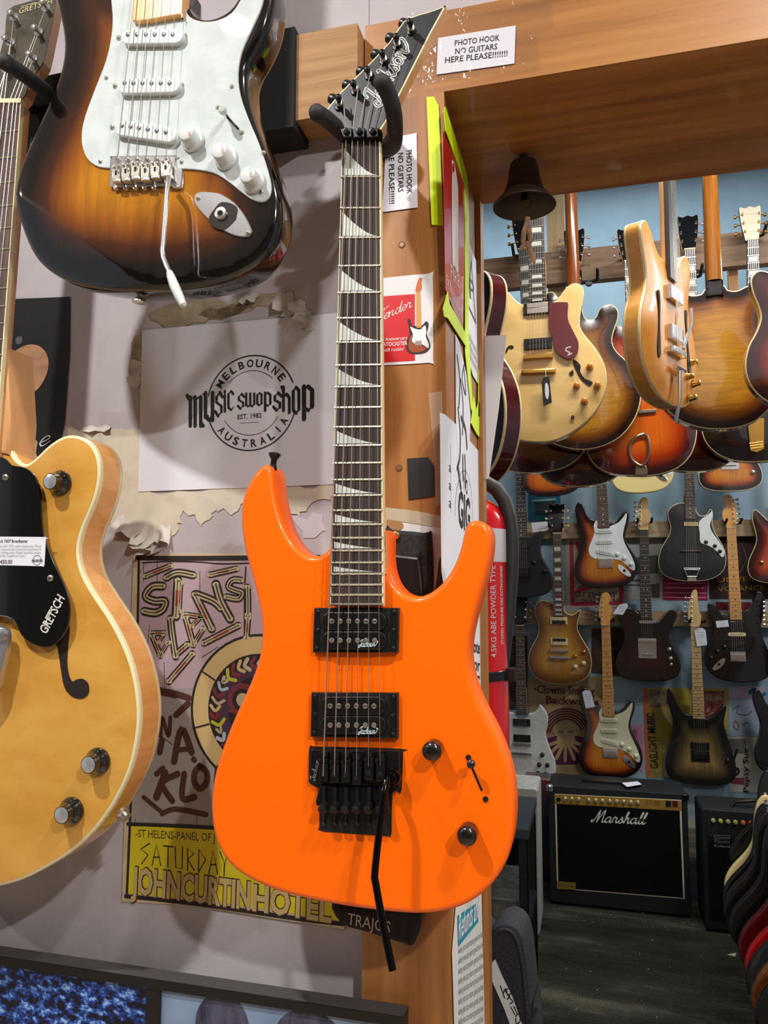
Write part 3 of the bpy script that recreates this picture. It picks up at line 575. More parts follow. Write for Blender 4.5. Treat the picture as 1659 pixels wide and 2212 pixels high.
# ---------------- jamb side: signs
Z7 = lambda l: [(800 + x / 3.16, 200 + y / 3.16) for x, y in l]
Z8 = lambda l: [(800 + x / 3.115, 850 + y / 3.115) for x, y in l]
RS = sheet(SF, Z7([(497, 262), (650, 622), (634, 1640), (512, 1340), (505, 880)]), .002, mat('sign_red', (196, 22, 22), .25, coat=.5), 'fire_sign', 'red fire extinguisher sign on the side of the post', 'sign')
m = MB(); h = .0024
m.flat(smooth(SF.pts(Z7([(556, 470), (566, 462), (578, 500), (594, 600), (600, 700), (600, 1180), (596, 1230), (572, 1180), (560, 1140), (556, 640), (560, 540)]), h), 3), h, 0); m.flat(smooth(SF.pts(Z7([(560, 490), (570, 485), (574, 530), (564, 545)]), h), 3), h + .0002, 1)
text(m, 'FIRE', SF.at(*Z7([(550, 1262)])[0], h), SF.at(*Z7([(610, 1340)])[0], h), h, 0, .017); text(m, 'EXTINGUISHER', SF.at(*Z7([(519, 1300)])[0], h), SF.at(*Z7([(628, 1560)])[0], h), h, 0, .012)
m.build('lettering', [mat('sign_white', (208, 198, 190), .4), mat('sign_red2', (170, 20, 20), .4)], RS)
YT = mat('fluorescent_tape', (208, 236, 10), .5)
yt = MB(); yt.prism(PF.pts([(922, 212), (938, 211), (948, 230), (958, 480), (958, 488), (933, 487)]), .0002, .0024)
o = yt.build('yellow_tape', YT, None, PF.M); tag(o, 'upright strip of fluorescent yellow tape on the front corner of the post', 'tape')
yt = MB(); yt.prism(SF.pts(Z7([(488, 110), (496, 100), (642, 550), (652, 620), (636, 648), (497, 262)])), .0022, .0032)
tag(yt.build('yellow_tape', YT, None, SF.M), 'fluorescent yellow tape slanting over the top edge of the red sign', 'tape')
yt = MB(); yt.prism(SF.pts(Z7([(628, 600), (654, 615), (660, 1000), (656, 1640), (664, 1800), (690, 2212), (672, 2150), (634, 1780), (634, 1000)])), .0022, .0030)
yt.prism(SF.pts(Z8([(672, 130), (682, 20), (700, 120), (722, 30), (733, 100), (733, 312), (700, 270), (664, 200)])), .0022, .0032); tag(yt.build('yellow_tape', YT, None, SF.M), 'long upright strip of fluorescent yellow tape between the red sign and the white warning sheet', 'tape')
yt = MB(); yt.prism(SF.pts(Z7([(478, 1480), (510, 1362), (522, 1440), (632, 1640), (640, 1740), (510, 1540), (486, 1530)])), .0024, .0034); tag(yt.build('yellow_tape', YT, None, SF.M), 'crumpled fluorescent yellow tape under the foot of the red sign', 'tape')
yt = MB(); yt.prism(SF.pts(Z7([(728, 1795), (760, 1825), (742, 1890), (736, 2212), (722, 2212), (726, 1900)])), .0024, .0032); tag(yt.build('yellow_tape', YT, None, SF.M), 'thin strip of fluorescent yellow tape at the rear edge of the white warning sheet', 'tape')
ws = sheet(SF, Z7([(655, 980), (728, 1160), (742, 1200), (745, 1640), (736, 1990), (700, 1930), (657, 1780)]), .0018, WHITE, 'warning_sheet', 'white warning sheet with a black triangle beside the red sign', 'sign'); m = MB(); h = .0022
tri = SF.pts(Z7([(690, 1150), (664, 1440), (720, 1570), (690, 1150)]), h)
for i in range(3): pen(m, [tri[i], tri[i + 1]], .004, h, 0, curve=False)
text(m, 'P', SF.at(*Z7([(680, 1400)])[0], h), SF.at(*Z7([(712, 1440)])[0], h), h, 0, .03)
for k in range(3): text(m, 'Surveillance cameras', SF.at(*Z7([(664, 1660 + 60 * k)])[0], h), SF.at(*Z7([(728, 1790 + 60 * k)])[0], h), h, 1, .012)
m.build('lettering', [BLK, GREYI], ws)
bs = sheet(SF, Z7([(582, 1650), (606, 1700), (640, 1850), (676, 2010), (684, 2212), (664, 2800), (622, 2740), (586, 2300)]), .0016, WHITE, 'band_sticker', 'white sticker with black drawn lettering low on the side of the post', 'sticker'); m = MB(); h = .002
for l, wd in (([(594, 1800), (612, 1960), (606, 2140)], .006), ([(640, 1860), (628, 1960), (652, 2060), (640, 1870)], .004), ([(600, 2160), (614, 2320), (612, 2480), (596, 2560)], .006), ([(622, 2220), (650, 2300), (660, 2420)], .008), ([(600, 2560), (620, 2700)], .006), ([(632, 2480), (634, 2640)], .006), ([(646, 2480), (652, 2680)], .006), ([(618, 1960), (634, 2140), (630, 2330)], .005)):
    pen(m, SF.pts(Z7(l), h), wd, h, 0)
m.build('lettering', BLK, bs)
ng = sheet(SF, Z8([(470, 128), (500, 140), (560, 190), (735, 395), (745, 2000), (742, 2212), (640, 2212), (480, 1200)]), .0012, WHITE, 'notice_sheet', 'white notice sheet about bags wrapped round the side of the post', 'sign'); m = MB(); h = .0016
pen(m, SF.pts(Z8([(570, 820), (578, 680), (606, 550), (632, 520), (660, 560), (682, 680), (690, 860)]), h), .0012, h, 0)
pen(m, SF.pts(Z8([(540, 345), (545, 800)]), h), .0010, h, 0, curve=False)
text(m, 'NO', SF.at(*Z8([(628, 640)])[0], h), SF.at(*Z8([(654, 690)])[0], h), h, 0, .020, .02)
text(m, 'GIG', SF.at(*Z8([(592, 880)])[0], h), SF.at(*Z8([(672, 935)])[0], h), h, 0, .044, .03)
for t, y in (('Please Note', 1730), ('BAGS or', 1850), ('RACKS', 1965)): text(m, t, SF.at(*Z8([(560, y - 30)])[0], h), SF.at(*Z8([(738, y + 20)])[0], h), h, 0, .017, .02)
for y in (520, 640, 760): text(m, 'a', SF.at(*Z8([(530, y)])[0], h), SF.at(*Z8([(543, y + 14)])[0], h), h, 0, .012)
m.build('lettering', BLK, ng)
rf = sheet(SF, [(986, 1950), (1040, 1930), (1048, 2230), (1050, 2290), (984, 2290), (977, 2060)], .0016, grain('leaflet', [(.4, (206, 206, 198)), (.6, (216, 216, 210))], 8, (1, 1, 1), .5), 'refund_notice', 'white refund notice with a teal heading below the orange guitar', 'sign'); m = MB(); h = .002
m.flat(SF.pts([(988, 1978), (1028, 1952), (1034, 1990), (990, 2045)], h), h, 0); text(m, 'Refunds and', SF.at(990, 2032, h), SF.at(1034, 1980, h), h + .0003, 1, .028, .01)
for k in range(11): text(m, 'when you can return goods and have', SF.at(990, 2062 + 22 * k, h), SF.at(1044, 2022 + 23 * k, h), h, 2, .008)
m.build('lettering', [mat('teal_ink', (34, 140, 156), .5), WHITE2, GREYI], rf)
pw = MB(); WP = Fr(on_y(1038, 900, .272), (0, 0, 1), (-.15, -1, 0)); pw.prism(WP.pts([(1032, 726), (1094, 724), (1078, 880), (1056, 1034), (1033, 1036)]), 0, .0005)
tag(pw.build('paper_sheet', WHITE2, None, WP.M), 'blank white paper hanging out behind the rear edge of the post', 'paper')
# ---------------- hanging strap behind the orange guitar and black band cloth
sp = root('hanging_strap', T(*on_y(885, 1180, -.03)), 'black guitar strap folded over a screw on the post', 'strap'); sp_i = sp.matrix_basis.inverted()
NYL = grain('black_webbing', [(.4, (14, 14, 15)), (.6, (34, 34, 36))], 220, (1, 1, 3), .75); LEA = mat('black_leather', (20, 18, 19), .38)
SPF = Fr((0, -.022, 0), (0, 0, 1), (0, -1, 0)); 
o = MB().prism(smooth(SPF.pts([(838, 1150), (850, 1146), (920, 1152), (934, 1160), (936, 1300), (915, 1330), (840, 1330)]), 3), 0, .012, 0, .004).build('webbing', NYL, sp, sp_i @ SPF.M)
o = MB().prism(smooth(SPF.pts([(838, 1196), (838, 1196), (908, 1204), (914, 1210), (925, 1330), (925, 1330), (838, 1340), (838, 1340)]), 3), .012, .017, 0, .003).build('leather_end', LEA, sp, sp_i @ SPF.M)
m = MB(); u, v = SPF.at(853, 1157, .016); m.disc(u, v, .0052, .0, .016, 16, 0, .002); m.box(u - .003, u + .003, v - .0006, v + .0006, .016, .0163, 1); m.box(u - .0006, u + .0006, v - .003, v + .003, .016, .0163, 1)
m.build('screw', [mat('zinc_gold', (196, 178, 120), .28, .9), BLK], sp, sp_i @ SPF.M)
bc = MB(); BCF = Fr((0, -.03, 0), (0, 0, 1), (0, -1, 0)); pp = BCF.pts([(716, 1950), (780, 1960), (905, 1960), (903, 2000), (893, 2042), (870, 2038), (800, 2016), (738, 1996)], .02)
bcr = tag(bc.prism(smooth(pp, 3), .0, .024, 0, .006).build('band_cloth', grain('black_fabric', [(.4, (14, 13, 13)), (.6, (30, 28, 28))], 30, (6, 1, 1), .85), None, BCF.M), 'folded black cloth with white lettering under the orange guitar', 'cloth'); m = MB(); h = .0245
text(m, 'TRAJOS', BCF.at(750, 1996, h), BCF.at(842, 2016, h), h, 0, .012); m.build('lettering', mat('cloth_print', (186, 178, 156), .8), bcr)
# ================================================================ shared guitar parts
BLKP = mat('black_plastic', (16, 16, 17), .32, coat=.3); BLKM = mat('black_hardware', (20, 20, 21), .36, .35); RUB = grain('foam_sleeve', [(.4, (26, 26, 28)), (.6, (40, 40, 43))], 90, (1, 1, 1), .7)
CHR = mat('chrome', (222, 222, 224), .2, .92); NIC = mat('nickel', (206, 200, 188), .3, .9); GOLD = mat('gold_hardware', (206, 164, 82), .25, 1); STR = mat('string_steel', (200, 194, 182), .35, .9)
BINDC = mat('cream_binding', (226, 214, 168), .35, coat=.5); ROSE = grain('rosewood', [(.3, (50, 34, 28)), (.5, (74, 52, 44)), (.7, (96, 70, 60))], 14, (12, .7, 1), .45, 0, .1)
EBON = grain('ebony', [(.3, (26, 24, 24)), (.6, (48, 44, 43))], 14, (12, .7, 1), .45); MAPLE = grain('maple_neck', [(.3, (202, 138, 60)), (.6, (222, 162, 84))], 8, (10, .7, 1), .3, .6); MAPLEP = grain('pale_maple', [(.3, (196, 158, 100)), (.6, (214, 180, 122))], 8, (10, .7, 1), .4, .2)
MAHOG = grain('neck_wood', [(.3, (196, 140, 88)), (.6, (212, 160, 108))], 8, (10, .7, 1), .35, .4); FRET = mat('fret_wire', (196, 190, 172), .28, .9); PEARL = grain('pearl_inlay', [(.35, (186, 190, 184)), (.6, (214, 218, 210))], 22, (1, 1, 1), .3, .4)
def scr(mb, u, v, n, r=.003, mi=0, mi2=1):
    mb.lathe((u, v, n), (0, 0, 1), [(r, 0), (r * .9, r * .35), (r * .5, r * .6)], 10, mi)
    mb.box(u - r * .6, u + r * .6, v - r * .1, v + r * .1, n + r * .5, n + r * .66, mi2); mb.box(u - r * .1, u + r * .1, v - r * .6, v + r * .6, n + r * .5, n + r * .66, mi2)
def neck_shaft(mb, a0, a1, b0, b1, n, dep, mi=0, K=8):
    """rounded neck back from heel edge points (a0,a1) to nut edge points (b0,b1)"""
    vs = []; fs = []; L = 8
    for i in range(L + 1):
        t = i / L; l = V(a0).lerp(V(b0), t); r = V(a1).lerp(V(b1), t)
        for k in range(K + 1):
            q = math.pi * k / K; x = .5 - .5 * math.cos(q); p = l.lerp(r, x); vs.append((p.x, p.y, n - dep * math.sin(q) ** .7))
    for i in range(L):
        for k in range(K): fs.append((i * (K + 1) + k, (i + 1) * (K + 1) + k, (i + 1) * (K + 1) + k + 1, i * (K + 1) + k + 1))
    for i in range(L): fs.append((i * (K + 1), i * (K + 1) + K, (i + 1) * (K + 1) + K, (i + 1) * (K + 1)))
    fs.append(tuple(range(K + 1))); fs.append(tuple(L * (K + 1) + k for k in range(K + 1))[::-1]); mb.add(vs, fs, mi)
def hanger(loc, pts_l, pts_r, r, base_c, base_n, label, name='guitar_hanger', base_r=.018, group=None, foam=RUB):
    h = root(name, T(*loc), label, 'guitar hanger', group); i = Matrix.Translation(-V(loc)); L = lambda ps: [V(p) - V(loc) for p in ps]
    for ps in (pts_l, pts_r):
        ps = [V(p) for p in ps]; q = []
        for a in range(len(ps) - 1):
            A, B, C, D = ps[max(0, a - 1)], ps[a], ps[a + 1], ps[min(len(ps) - 1, a + 2)]
            for k in range(5):
                t = k / 5; q.append(.5 * ((2 * B) + (C - A) * t + (2 * A - 5 * B + 4 * C - D) * t * t + (3 * B - A - 3 * C + D) * t ** 3))
        q.append(ps[-1]); e = (q[-1] - q[-2]).normalized(); rr = [r] * len(q) + [r * .8, r * .35]; q += [q[-1] + e * r * .55, q[-1] + e * r * .85]
        MB().tube(L(q), rr, 14).build('hook_arm', foam, h)
    m = MB(); c = V(base_c) - V(loc); nn = V(base_n); m.tube([c, c + nn], base_r, 16); m.build('mount', BLKM, h); return h

# ================================================================ the orange guitar
fo = frame_y(-.145, (770, 1640), (779.5, 305)); n_o = fo.n
G = root('electric_guitar', fo.M, 'bright orange electric guitar hanging on the post in the middle', 'guitar')
ORANGE = mat('orange_lacquer', (255, 106, 0), .35, coat=.35, spec=.3)
T_, n_, l_, b_ = nt(ORANGE); b_.inputs['Coat Roughness'].default_value = .12
OUT = [(572, 1003), (555, 1014), (540, 1035), (526, 1065), (519, 1100), (521, 1150), (530, 1200), (545, 1255), (558, 1310), (564, 1360), (560, 1410), (547, 1455), (528, 1500), (505, 1550), (485, 1600), (468, 1650), (457, 1700), (454, 1745), (458, 1790), (470, 1830), (492, 1865), (525, 1893), (570, 1916), (625, 1935), (690, 1950), (760, 1962), (830, 1971), (890, 1976), (940, 1974), (985, 1964), (1025, 1945), (1060, 1915), (1085, 1880), (1102, 1840), (1110, 1790), (1111, 1740), (1106, 1690), (1093, 1640), (1073, 1590), (1050, 1545), (1031, 1505), (1018, 1465), (1012, 1425), (1013, 1390), (1020, 1350), (1033, 1300), (1047, 1250), (1057, 1205), (1061, 1165), (1056, 1141), (1043, 1128), (1024, 1124), (1010, 1131), (1002, 1150), (994, 1185), (980, 1222), (958, 1256), (930, 1280), (900, 1290), (872, 1284), (852, 1264), (841, 1238), (836, 1205), (836, 1150), (832, 1146), (826, 1146), (826, 1146), (724, 1146), (724, 1146), (719, 1160), (712, 1180), (698, 1196), (676, 1202), (652, 1194), (630, 1172), (612, 1140), (600, 1104), (591, 1062), (587, 1025), (582, 1008)]
ob = fo.pts(OUT)
m = body(MB(), smooth(ob, 3), .042, .0055, .006, .02, mf=0, ms=0, mk=0); m.has = False; m.build('body', ORANGE, G, ang=60)
# neck and fingerboard
hN = .0105; nl, nr = fo.at(738.5, 305, hN), fo.at(821, 305, hN); el, er = fo.at(711, 1309, hN), fo.at(828.5, 1309, hN)
m = MB(); neck_shaft(m, fo.at(716, 1190, .004), fo.at(834, 1240, .004), nl, nr, .004, .017); m.prism(fo.pts([(722, 1150), (834, 1150), (836, 1240), (716, 1240)]), -.03, .004); NK = m.build('neck', MAHOG, G)
m = MB(); m.prism([el, er, nr, nl], .004, hN - .0004, 1, .0006); fi = lambda p, q, t: tuple(V(p).lerp(V(q), t))
m.prism([fi(el, er, .032), fi(el, er, .968), fi(nl, nr, .968), fi(nl, nr, .032)], .006, hN, 0); FBD = m.build('fingerboard', [grain('fingerboard_wood', [(.3, (46, 36, 34)), (.5, (62, 50, 47)), (.7, (74, 60, 56))], 16, (14, .7, 1), .7, spec=.25), BINDC], G, smooth=False)
Lv = nl[1] + 0; scale_l = (V(nl) + V(nr)).length / 2; scale_l = abs((nl[1] + nr[1]) / 2 - fo.at(760, 1664, .012)[1])
def fret_v(k): return (nl[1] + nr[1]) / 2 - scale_l * (1 - 2 ** (-k / 12))
def edge_at(v):
    t = (v - el[1]) / (nl[1] - el[1]); return V(el).lerp(V(nl), t), V(er).lerp(V(nr), t)
for k in range(1, 25):
    a, b = edge_at(fret_v(k)); d = (b - a) * .012
    MB().tube([(*(a + d * .2), hN + .0002), (*(b - d * .2), hN + .0002)], .00105, 6).build('fret', FRET, FBD)
for k in (1, 3, 5, 7, 9, 12, 15, 17, 19, 21):
    a, b = edge_at(fret_v(k) + .002); c, _ = edge_at(fret_v(k - 1) - .004); c = a.lerp(b, .0) + V((0, c.y - a.y)); w = b - a
    poly = [tuple(a + w * .07)]; 
    for t in (0, .15, .3, .45, .6, .75, .9): poly.append(tuple((a + w * (.07 + .82 * t)) + V((0, (c.y - a.y) * (1 - t) ** 1.5))))
    poly.append(tuple(a + w * .92)); MB().prism(poly, hN - .001, hN + .00012).build('inlay', PEARL, FBD, smooth=False)
# headstock, leaning back
def rotn(fr, o, ang):
    n = fr.n * math.cos(ang) + fr.v * math.sin(ang); v = fr.v * math.cos(ang) - fr.n * math.sin(ang); return Fr(o, v, n)
nc = (V(nl) + V(nr)) / 2; fh = rotn(fo, fo.wld(nc.x, nc.y, .003), R(8)); toG = fo.M.inverted()
hp = fh.pts([(738, 292), (736, 280), (724, 256), (703, 239), (703, 239), (735, 200), (770, 165), (805, 130), (840, 92), (862, 60), (872, 46), (886, 38), (905, 31), (930, 24), (963, 12), (963, 12), (930, 72), (893, 145), (852, 226), (834, 262), (820, 284), (820, 292)], 0)
hp = smooth(hp, 3) if False else hp
m = MB(); m.prism(hp, -.0135, -.0012, 1); m.prism(hp, -.0012, .0, 2, .0003); m.prism(inset(ccw(hp), .0016), -.0004, .0003, 0)
HS = m.build('headstock', [grain('headstock_black', [(.4, (22, 23, 27)), (.6, (34, 35, 40))], 30, (1, 1, 1), .42, .3), MAHOG, BINDC], G, toG @ fh.M, smooth=False); HS.matrix_basis = toG @ fh.M
lgm = MB(); h = .0007; A0 = V(fh.at(818, 229, h)); A1 = V(fh.at(884, 108, h)); dd = A1 - A0; ppn = V((-dd.y, dd.x)).normalized()
for wdt, hz, mi in ((.0034, h, 0), (.0008, h + .0003, 1)): script(lgm, 'Jackson', A0, dd, ppn * .0115, hz, wdt, mi, ang=None, slant=.2, tail=True)
o = lgm.build('logo', [mat('logo_white', (216, 218, 216), .5), mat('logo_black', (20, 20, 22), .5)], HS)
posts = [(733, 211), (764, 181), (794, 152), (826, 115), (857, 80), (886, 48)]; pb = [(732, 229), (767, 196), (797, 163), (829, 131), (857, 99), (888, 66)]
for i, (p, q) in enumerate(zip(posts, pb)):
    u, v = fh.at(q[0], q[1], .002); m = MB(); m.disc(u, v, .0052, .0, .0028, 14, 0, .0008)
    tpx = fh.at(p[0], p[1], .0185); d = V((tpx[0] - u, tpx[1] - v)); m.tube([(u, v, .002), (u + d.x * .8, v + d.y * .8, .0165)], .0028, 12); m.lathe((u + d.x * .8, v + d.y * .8, .0165), (0, 0, 1), [(.0030, 0), (.0036, .0016), (.0030, .0035), (.0012, .0045)], 12)
    for k in range(3): m.lathe((u + d.x * .45, v + d.y * .45, .007 + k * .0014), (0, 0, 1), [(.0030, 0), (.0038, .0006), (.0030, .0012)], 10, 1)
    tn = m.build('tuner', [BLKM, STR], HS)
    bx = V(fh.at(p[0] - 8, p[1] + 8, -.008)); m = MB(); m.lathe((bx.x, bx.y, -.007), (-.8, .6, 0), [(.003, -.006), (.005, -.001), (.006, .003), (.0052, .007), (.002, .0085)], 10); m.build('tuner_button', BLKP, tn)
# locking nut
m = MB(); hn = .0125; m.prism(fo.pts([(737, 284), (822, 278), (822, 300), (737, 306)], hn), .004, hn, 0, .0012); LN = m.build('locking_nut', BLKM, G)
for x in (744, 772, 801):
    m = MB(); m.prism(fo.pts([(x - 9, 279), (x + 17, 277), (x + 17, 297), (x - 9, 299)], hn + .004), hn - .001, hn + .005, 0, .0012); u, v = fo.at(x + 3, 283, hn + .006); m.disc(u, v, .0034, hn + .004, hn + .0075, 12, 0, .0006); m.disc(u, v, .0016, hn + .0074, hn + .0077, 8, 1); m.build('clamp_pad', [BLKM, mat('void_black', (4, 4, 4), .9)], LN)
# strings
bx_ = [698, 722, 746, 770, 796, 821]; by_ = [1676, 1674, 1670, 1674, 1656, 1654]; nx_ = [747.5, 761, 773, 786, 799, 811]
px_ = [735, 761, 794, 826, 856, 886]; 
hooks = [(741, 209), (774, 186), (800, 157), (829, 122), (858, 88), (886, 58)]
for i in range(6):
    a = fo.at(bx_[i], by_[i], .0165); b = fo.at(nx_[i], 301, .0135); r = (.00072, .00062, .00052, .0004, .00032, .00026)[i]
    c = fo.at(nx_[i], 284, .013); pw_ = fh.at(*hooks[i], .011); W = fh.wld(pw_[0], pw_[1], .011); L = toG @ W
    MB().tube([(*a, .0165), (*b, .0135), (*c, .0125), tuple(L)], r, 6).build('string', STR, G)
# pickups
def humbucker(fr, ring, bob, parent, logo=None, h0=.0):
    m = MB(); rp = fr.pts(ring, h0 + .006); m.prism(smooth([p for p in rp for _ in (0, 1)], 1), h0, h0 + .006, 0, .0012); P = m.build('pickup_ring', BLKP, parent)
    m = MB()
    for (x, y) in ((ring[0][0] + 9, ring[0][1] + 9), (ring[1][0] - 9, ring[1][1] + 9), (ring[2][0] - 9, ring[2][1] - 9), (ring[3][0] + 9, ring[3][1] - 9), (ring[0][0] + 9, (ring[0][1] + ring[3][1]) / 2), (ring[1][0] - 11, (ring[1][1] + ring[2][1]) / 2)):
        scr(m, *fr.at(x, y, h0 + .006), h0 + .006, .0023)
    m.build('screw', [BLKM, mat('void_black', (4, 4, 4), .9)], P)
    x0, x1, y0, y1 = bob; m = MB(); q = fr.pts([(x0 - 3, y0 - 8), (x1 + 8, y0 - 8), (x1 + 8, y1 + 6), (x0 - 3, y1 + 6)], h0 + .0062); m.prism(q, h0 + .0055, h0 + .0063, 0); m.build('ring_gap_shade', mat('void_black', (4, 4, 4), .9), P)  # black sheet standing for the shade between ring and bobbins
    ym = (y0 + y1) / 2
    for ya, yb, sc in ((y0, ym - 1, 1), (ym + 1, y1, 0)):
        A = V(fr.at(x0, ya, h0 + .011)); B = V(fr.at(x1, ya, h0 + .011)); C = V(fr.at(x0, yb, h0 + .011)); hgt = (A - C).length / 2; ex = (B - A).normalized(); ey = (C - A).normalized(); o = A + ey * hgt; pl = []
        L_ = (B - A).length
        for k in range(9): t = math.pi / 2 + math.pi * k / 8; pl.append(tuple(o + ex * hgt + ex * math.cos(t) * hgt + -ey * math.sin(t) * hgt))
        for k in range(9): t = -math.pi / 2 + math.pi * k / 8; pl.append(tuple(o + ex * (L_ - hgt) + ex * math.cos(t) * hgt + -ey * math.sin(t) * hgt))
        m = MB(); m.prism(pl, h0 + .004, h0 + .011, 0, .001); B_ = m.build('bobbin', BLKP, P)
        for i in range(6):
            t = (i + .45) / 6.05 * .80 + .10; q = o + ex * L_ * t; pm_ = MB(); pm_.disc(q.x, q.y, .0026, h0 + .0105, h0 + .0118, 12, 0, .0005)
            if sc: pm_.box(q.x - .002, q.x + .002, q.y - .0003, q.y + .0003, h0 + .0117, h0 + .0119, 1)
            pm_.build('pole_piece', [NIC, BLKM], B_)
    if logo:
        m = MB(); a = V(fr.at(*logo[0], h0 + .0114)); b = V(fr.at(*logo[1], h0 + .0114)); script(m, 'Jackson', a, b - a, (0, .0032), h0 + .0114, .0012, 0, ang=R(60), slant=.3, tail=True); m.build('logo', mat('logo_blue_white', (196, 216, 224), .5), P)
humbucker(fo, [(678, 1313), (861, 1313), (859, 1410), (675, 1410)], (695, 835, 1322, 1403), G, ((775, 1397), (810, 1396)))
humbucker(fo, [(672, 1496), (859, 1497), (859, 1596), (670, 1592)], (691, 834, 1505, 1586), G, ((774, 1585), (810, 1585)))
# tremolo bridge
VOID = mat('void_black', (4, 4, 4), .9)
m = MB(); m.prism(smooth(fo.pts([(668, 1616), (674, 1612), (674, 1612), (866, 1617), (871, 1622), (871, 1622), (868, 1706), (862, 1712), (862, 1712), (848, 1712), (846, 1800), (840, 1806), (840, 1806), (700, 1796), (690, 1788), (690, 1788), (690, 1702), (690, 1702), (672, 1694), (667, 1688), (667, 1688)]), 2), 0, .0006, 0, 0); CAV = m.build('tremolo_recess', mat('recess_black', (12, 10, 9), .6), G)
TR = None
m = MB(); H1 = .008; m.prism(smooth(fo.pts([(672, 1620), (672, 1620), (862, 1622), (862, 1622), (862, 1700), (854, 1706), (840, 1700), (690, 1694), (676, 1690), (670, 1684)], H1), 2), .004, H1, 0, .001); TR = m.build('tremolo_plate', BLKM, G)
m = MB(); script(m, 'Jackson', fo.at(680, 1687, H1 + .0004), V(fo.at(690, 1642, H1)) - V(fo.at(680, 1687, H1)), (-.0028, 0), H1 + .0004, .0007, 0, slant=.2); m.build('logo', mat('logo_grey', (130, 130, 122), .5), TR)
for i in range(6):
    x = bx_[i]; yb = (1690, 1692, 1692, 1697, 1687, 1689)[i]; m = MB()
    m.prism(fo.pts([(x - 10, yb - 40), (x + 10, yb - 40), (x + 10, yb), (x - 10, yb)], .016), .006, .016, 0, .0015)
    m.prism(fo.pts([(x - 9, yb - 66), (x + 9, yb - 66), (x + 9, yb - 38), (x - 9, yb - 38)], .011), .006, .011, 0, .0012)
    u, v = fo.at(x + 3, 1630 + (i % 2) * 6, .012); m.disc(u, v, .0032, .008, .0125, 12, 0, .0006); m.disc(u, v, .0015, .0124, .0127, 8, 1)
    for dx in (-6, 6): u, v = fo.at(x + dx, yb - 46, .014); m.disc(u, v, .0022, .010, .0155, 10, 0, .0008)
    q = fo.pts([(x - 4, yb - 22), (x + 4, yb - 22), (x + 4, yb - 12), (x - 4, yb - 12)], .0162); m.prism(q, .0158, .0163, 1)
    m.build('saddle', [BLKM, VOID], TR)
    m = MB(); a = fo.at(x + 2, 1700, .011); b = fo.at(x + 1, 1736, .013); m.tube([(*a, .010), (*b, .011)], .0024, 8); u, v = fo.at(x, 1742, .016); d = V(fo.at(x - 1, 1742, .016)); m.lathe((d.x, d.y, .009), (0, -.35, .94), [(.0042, 0), (.0046, .002), (.0046, .009), (.003, .0105)], 12); m.build('fine_tuner', BLKM, TR)
m = MB(); m.prism(fo.pts([(690, 1696), (836, 1704), (838, 1752), (682, 1742), (680, 1732)], .010), .001, .009, 0, .0015); m.build('string_clamp_block', BLKM, TR)
m = MB()
for i in range(6): x = bx_[i]; m.tube([(*fo.at(x + 1, 1752, .003), .003), (*fo.at(x + 1, 1780, .002), .002)], .0008, 6); u, v = fo.at(x + 1, 1779, .002); m.disc(u, v, .0022, .0006, .003, 8)
m.build('spring_claw', mat('dull_steel', (70, 70, 70), .5, .8), TR)
m = MB(); u, v = fo.at(845, 1681, .014); m.disc(u, v, .0085, H1 - .001, H1 + .006, 18, 0, .0015); m.disc(u, v, .0055, H1 + .005, H1 + .010, 16, 0, .001)
P3 = lambda x, y, hh: (*fo.at(x, y, hh), hh)
pt = [P3(838, 1684, .018), P3(834, 1690, .028), P3(829, 1712, .034), P3(822, 1770, .037), P3(814, 1840, .040), P3(810, 1880, .041), P3(809, 1896, .041), P3(812, 1910, .041), P3(818, 1945, .043), P3(830, 2010, .047), P3(848, 2096, .052)]
m.tube(pt, .0035, 12); m.build('tremolo_arm', mat('black_chrome', (26, 24, 25), .16, .8), G)
for px, py in ((939, 1621), (1013, 1800)):
    u, v = fo.at(px + 1, py - 6, .0); m = MB(); m.disc(u, v, .0078, 0, .016, 20, 0); m.lathe((u, v, .0155), (0, 0, 1), [(.0090, -.013), (.0093, 0), (.0090, .002), (.0070, .0040), (.0035, .0052), (.0005, .0055)], 22); m.build('control_knob', mat('black_knob', (18, 14, 13), .25, coat=.4), G)
m = MB(); a, b = fo.at(1016, 1650), fo.at(1040, 1706); pen(m, [a, b], .0022, .0003, 1, curve=False)
for q in ((1012, 1636), (1049, 1726)): u, v = fo.at(*q); m.disc(u, v, .0027, 0, .0012, 12, 0, .0005)
u, v = fo.at(1017, 1655); m.tube([(u, v, 0), (*fo.at(1015, 1648, .012), .012)], [.0012, .0018], 8); u, v = fo.at(1017, 1651, .015); m.lathe((u, v, .011), (0, 0, 1), [(.0025, 0), (.0042, .002), (.0038, .005), (.001, .007)], 12); m.build('pickup_switch', [BLKP, VOID], G)
q = fo.at(588, 1004, -.018); tipd = V((.18, 1, 0)).normalized(); m = MB(); m.lathe((*fo.at(590, 1006, -.014), -.014), (*tipd[:2], .1), [(.0052, -.004), (.0032, .001), (.0030, .006), (.0062, .011), (.0070, .013), (.0030, .0145)], 16); m.build('strap_button', BLKM, G)
# its hanger on the post
hz = lambda px, py, y: on_y(px, py, y)
bcx = hz(838, 322, -.05); 
hanger(hz(835, 330, -.021), [hz(826, 318, -.075), hz(775, 318, -.100), hz(735, 283, -.135), hz(704, 256, -.165), hz(684, 243, -.19)], [hz(826, 322, -.065), hz(848, 316, -.105), hz(853, 290, -.14), hz(850, 240, -.172), hz(836, 196, -.19), hz(824, 177, -.20)], .0085, hz(836, 318, -.018), (0, -.055, 0), 'black foam covered hanger yoke holding the orange guitar', base_r=.016)
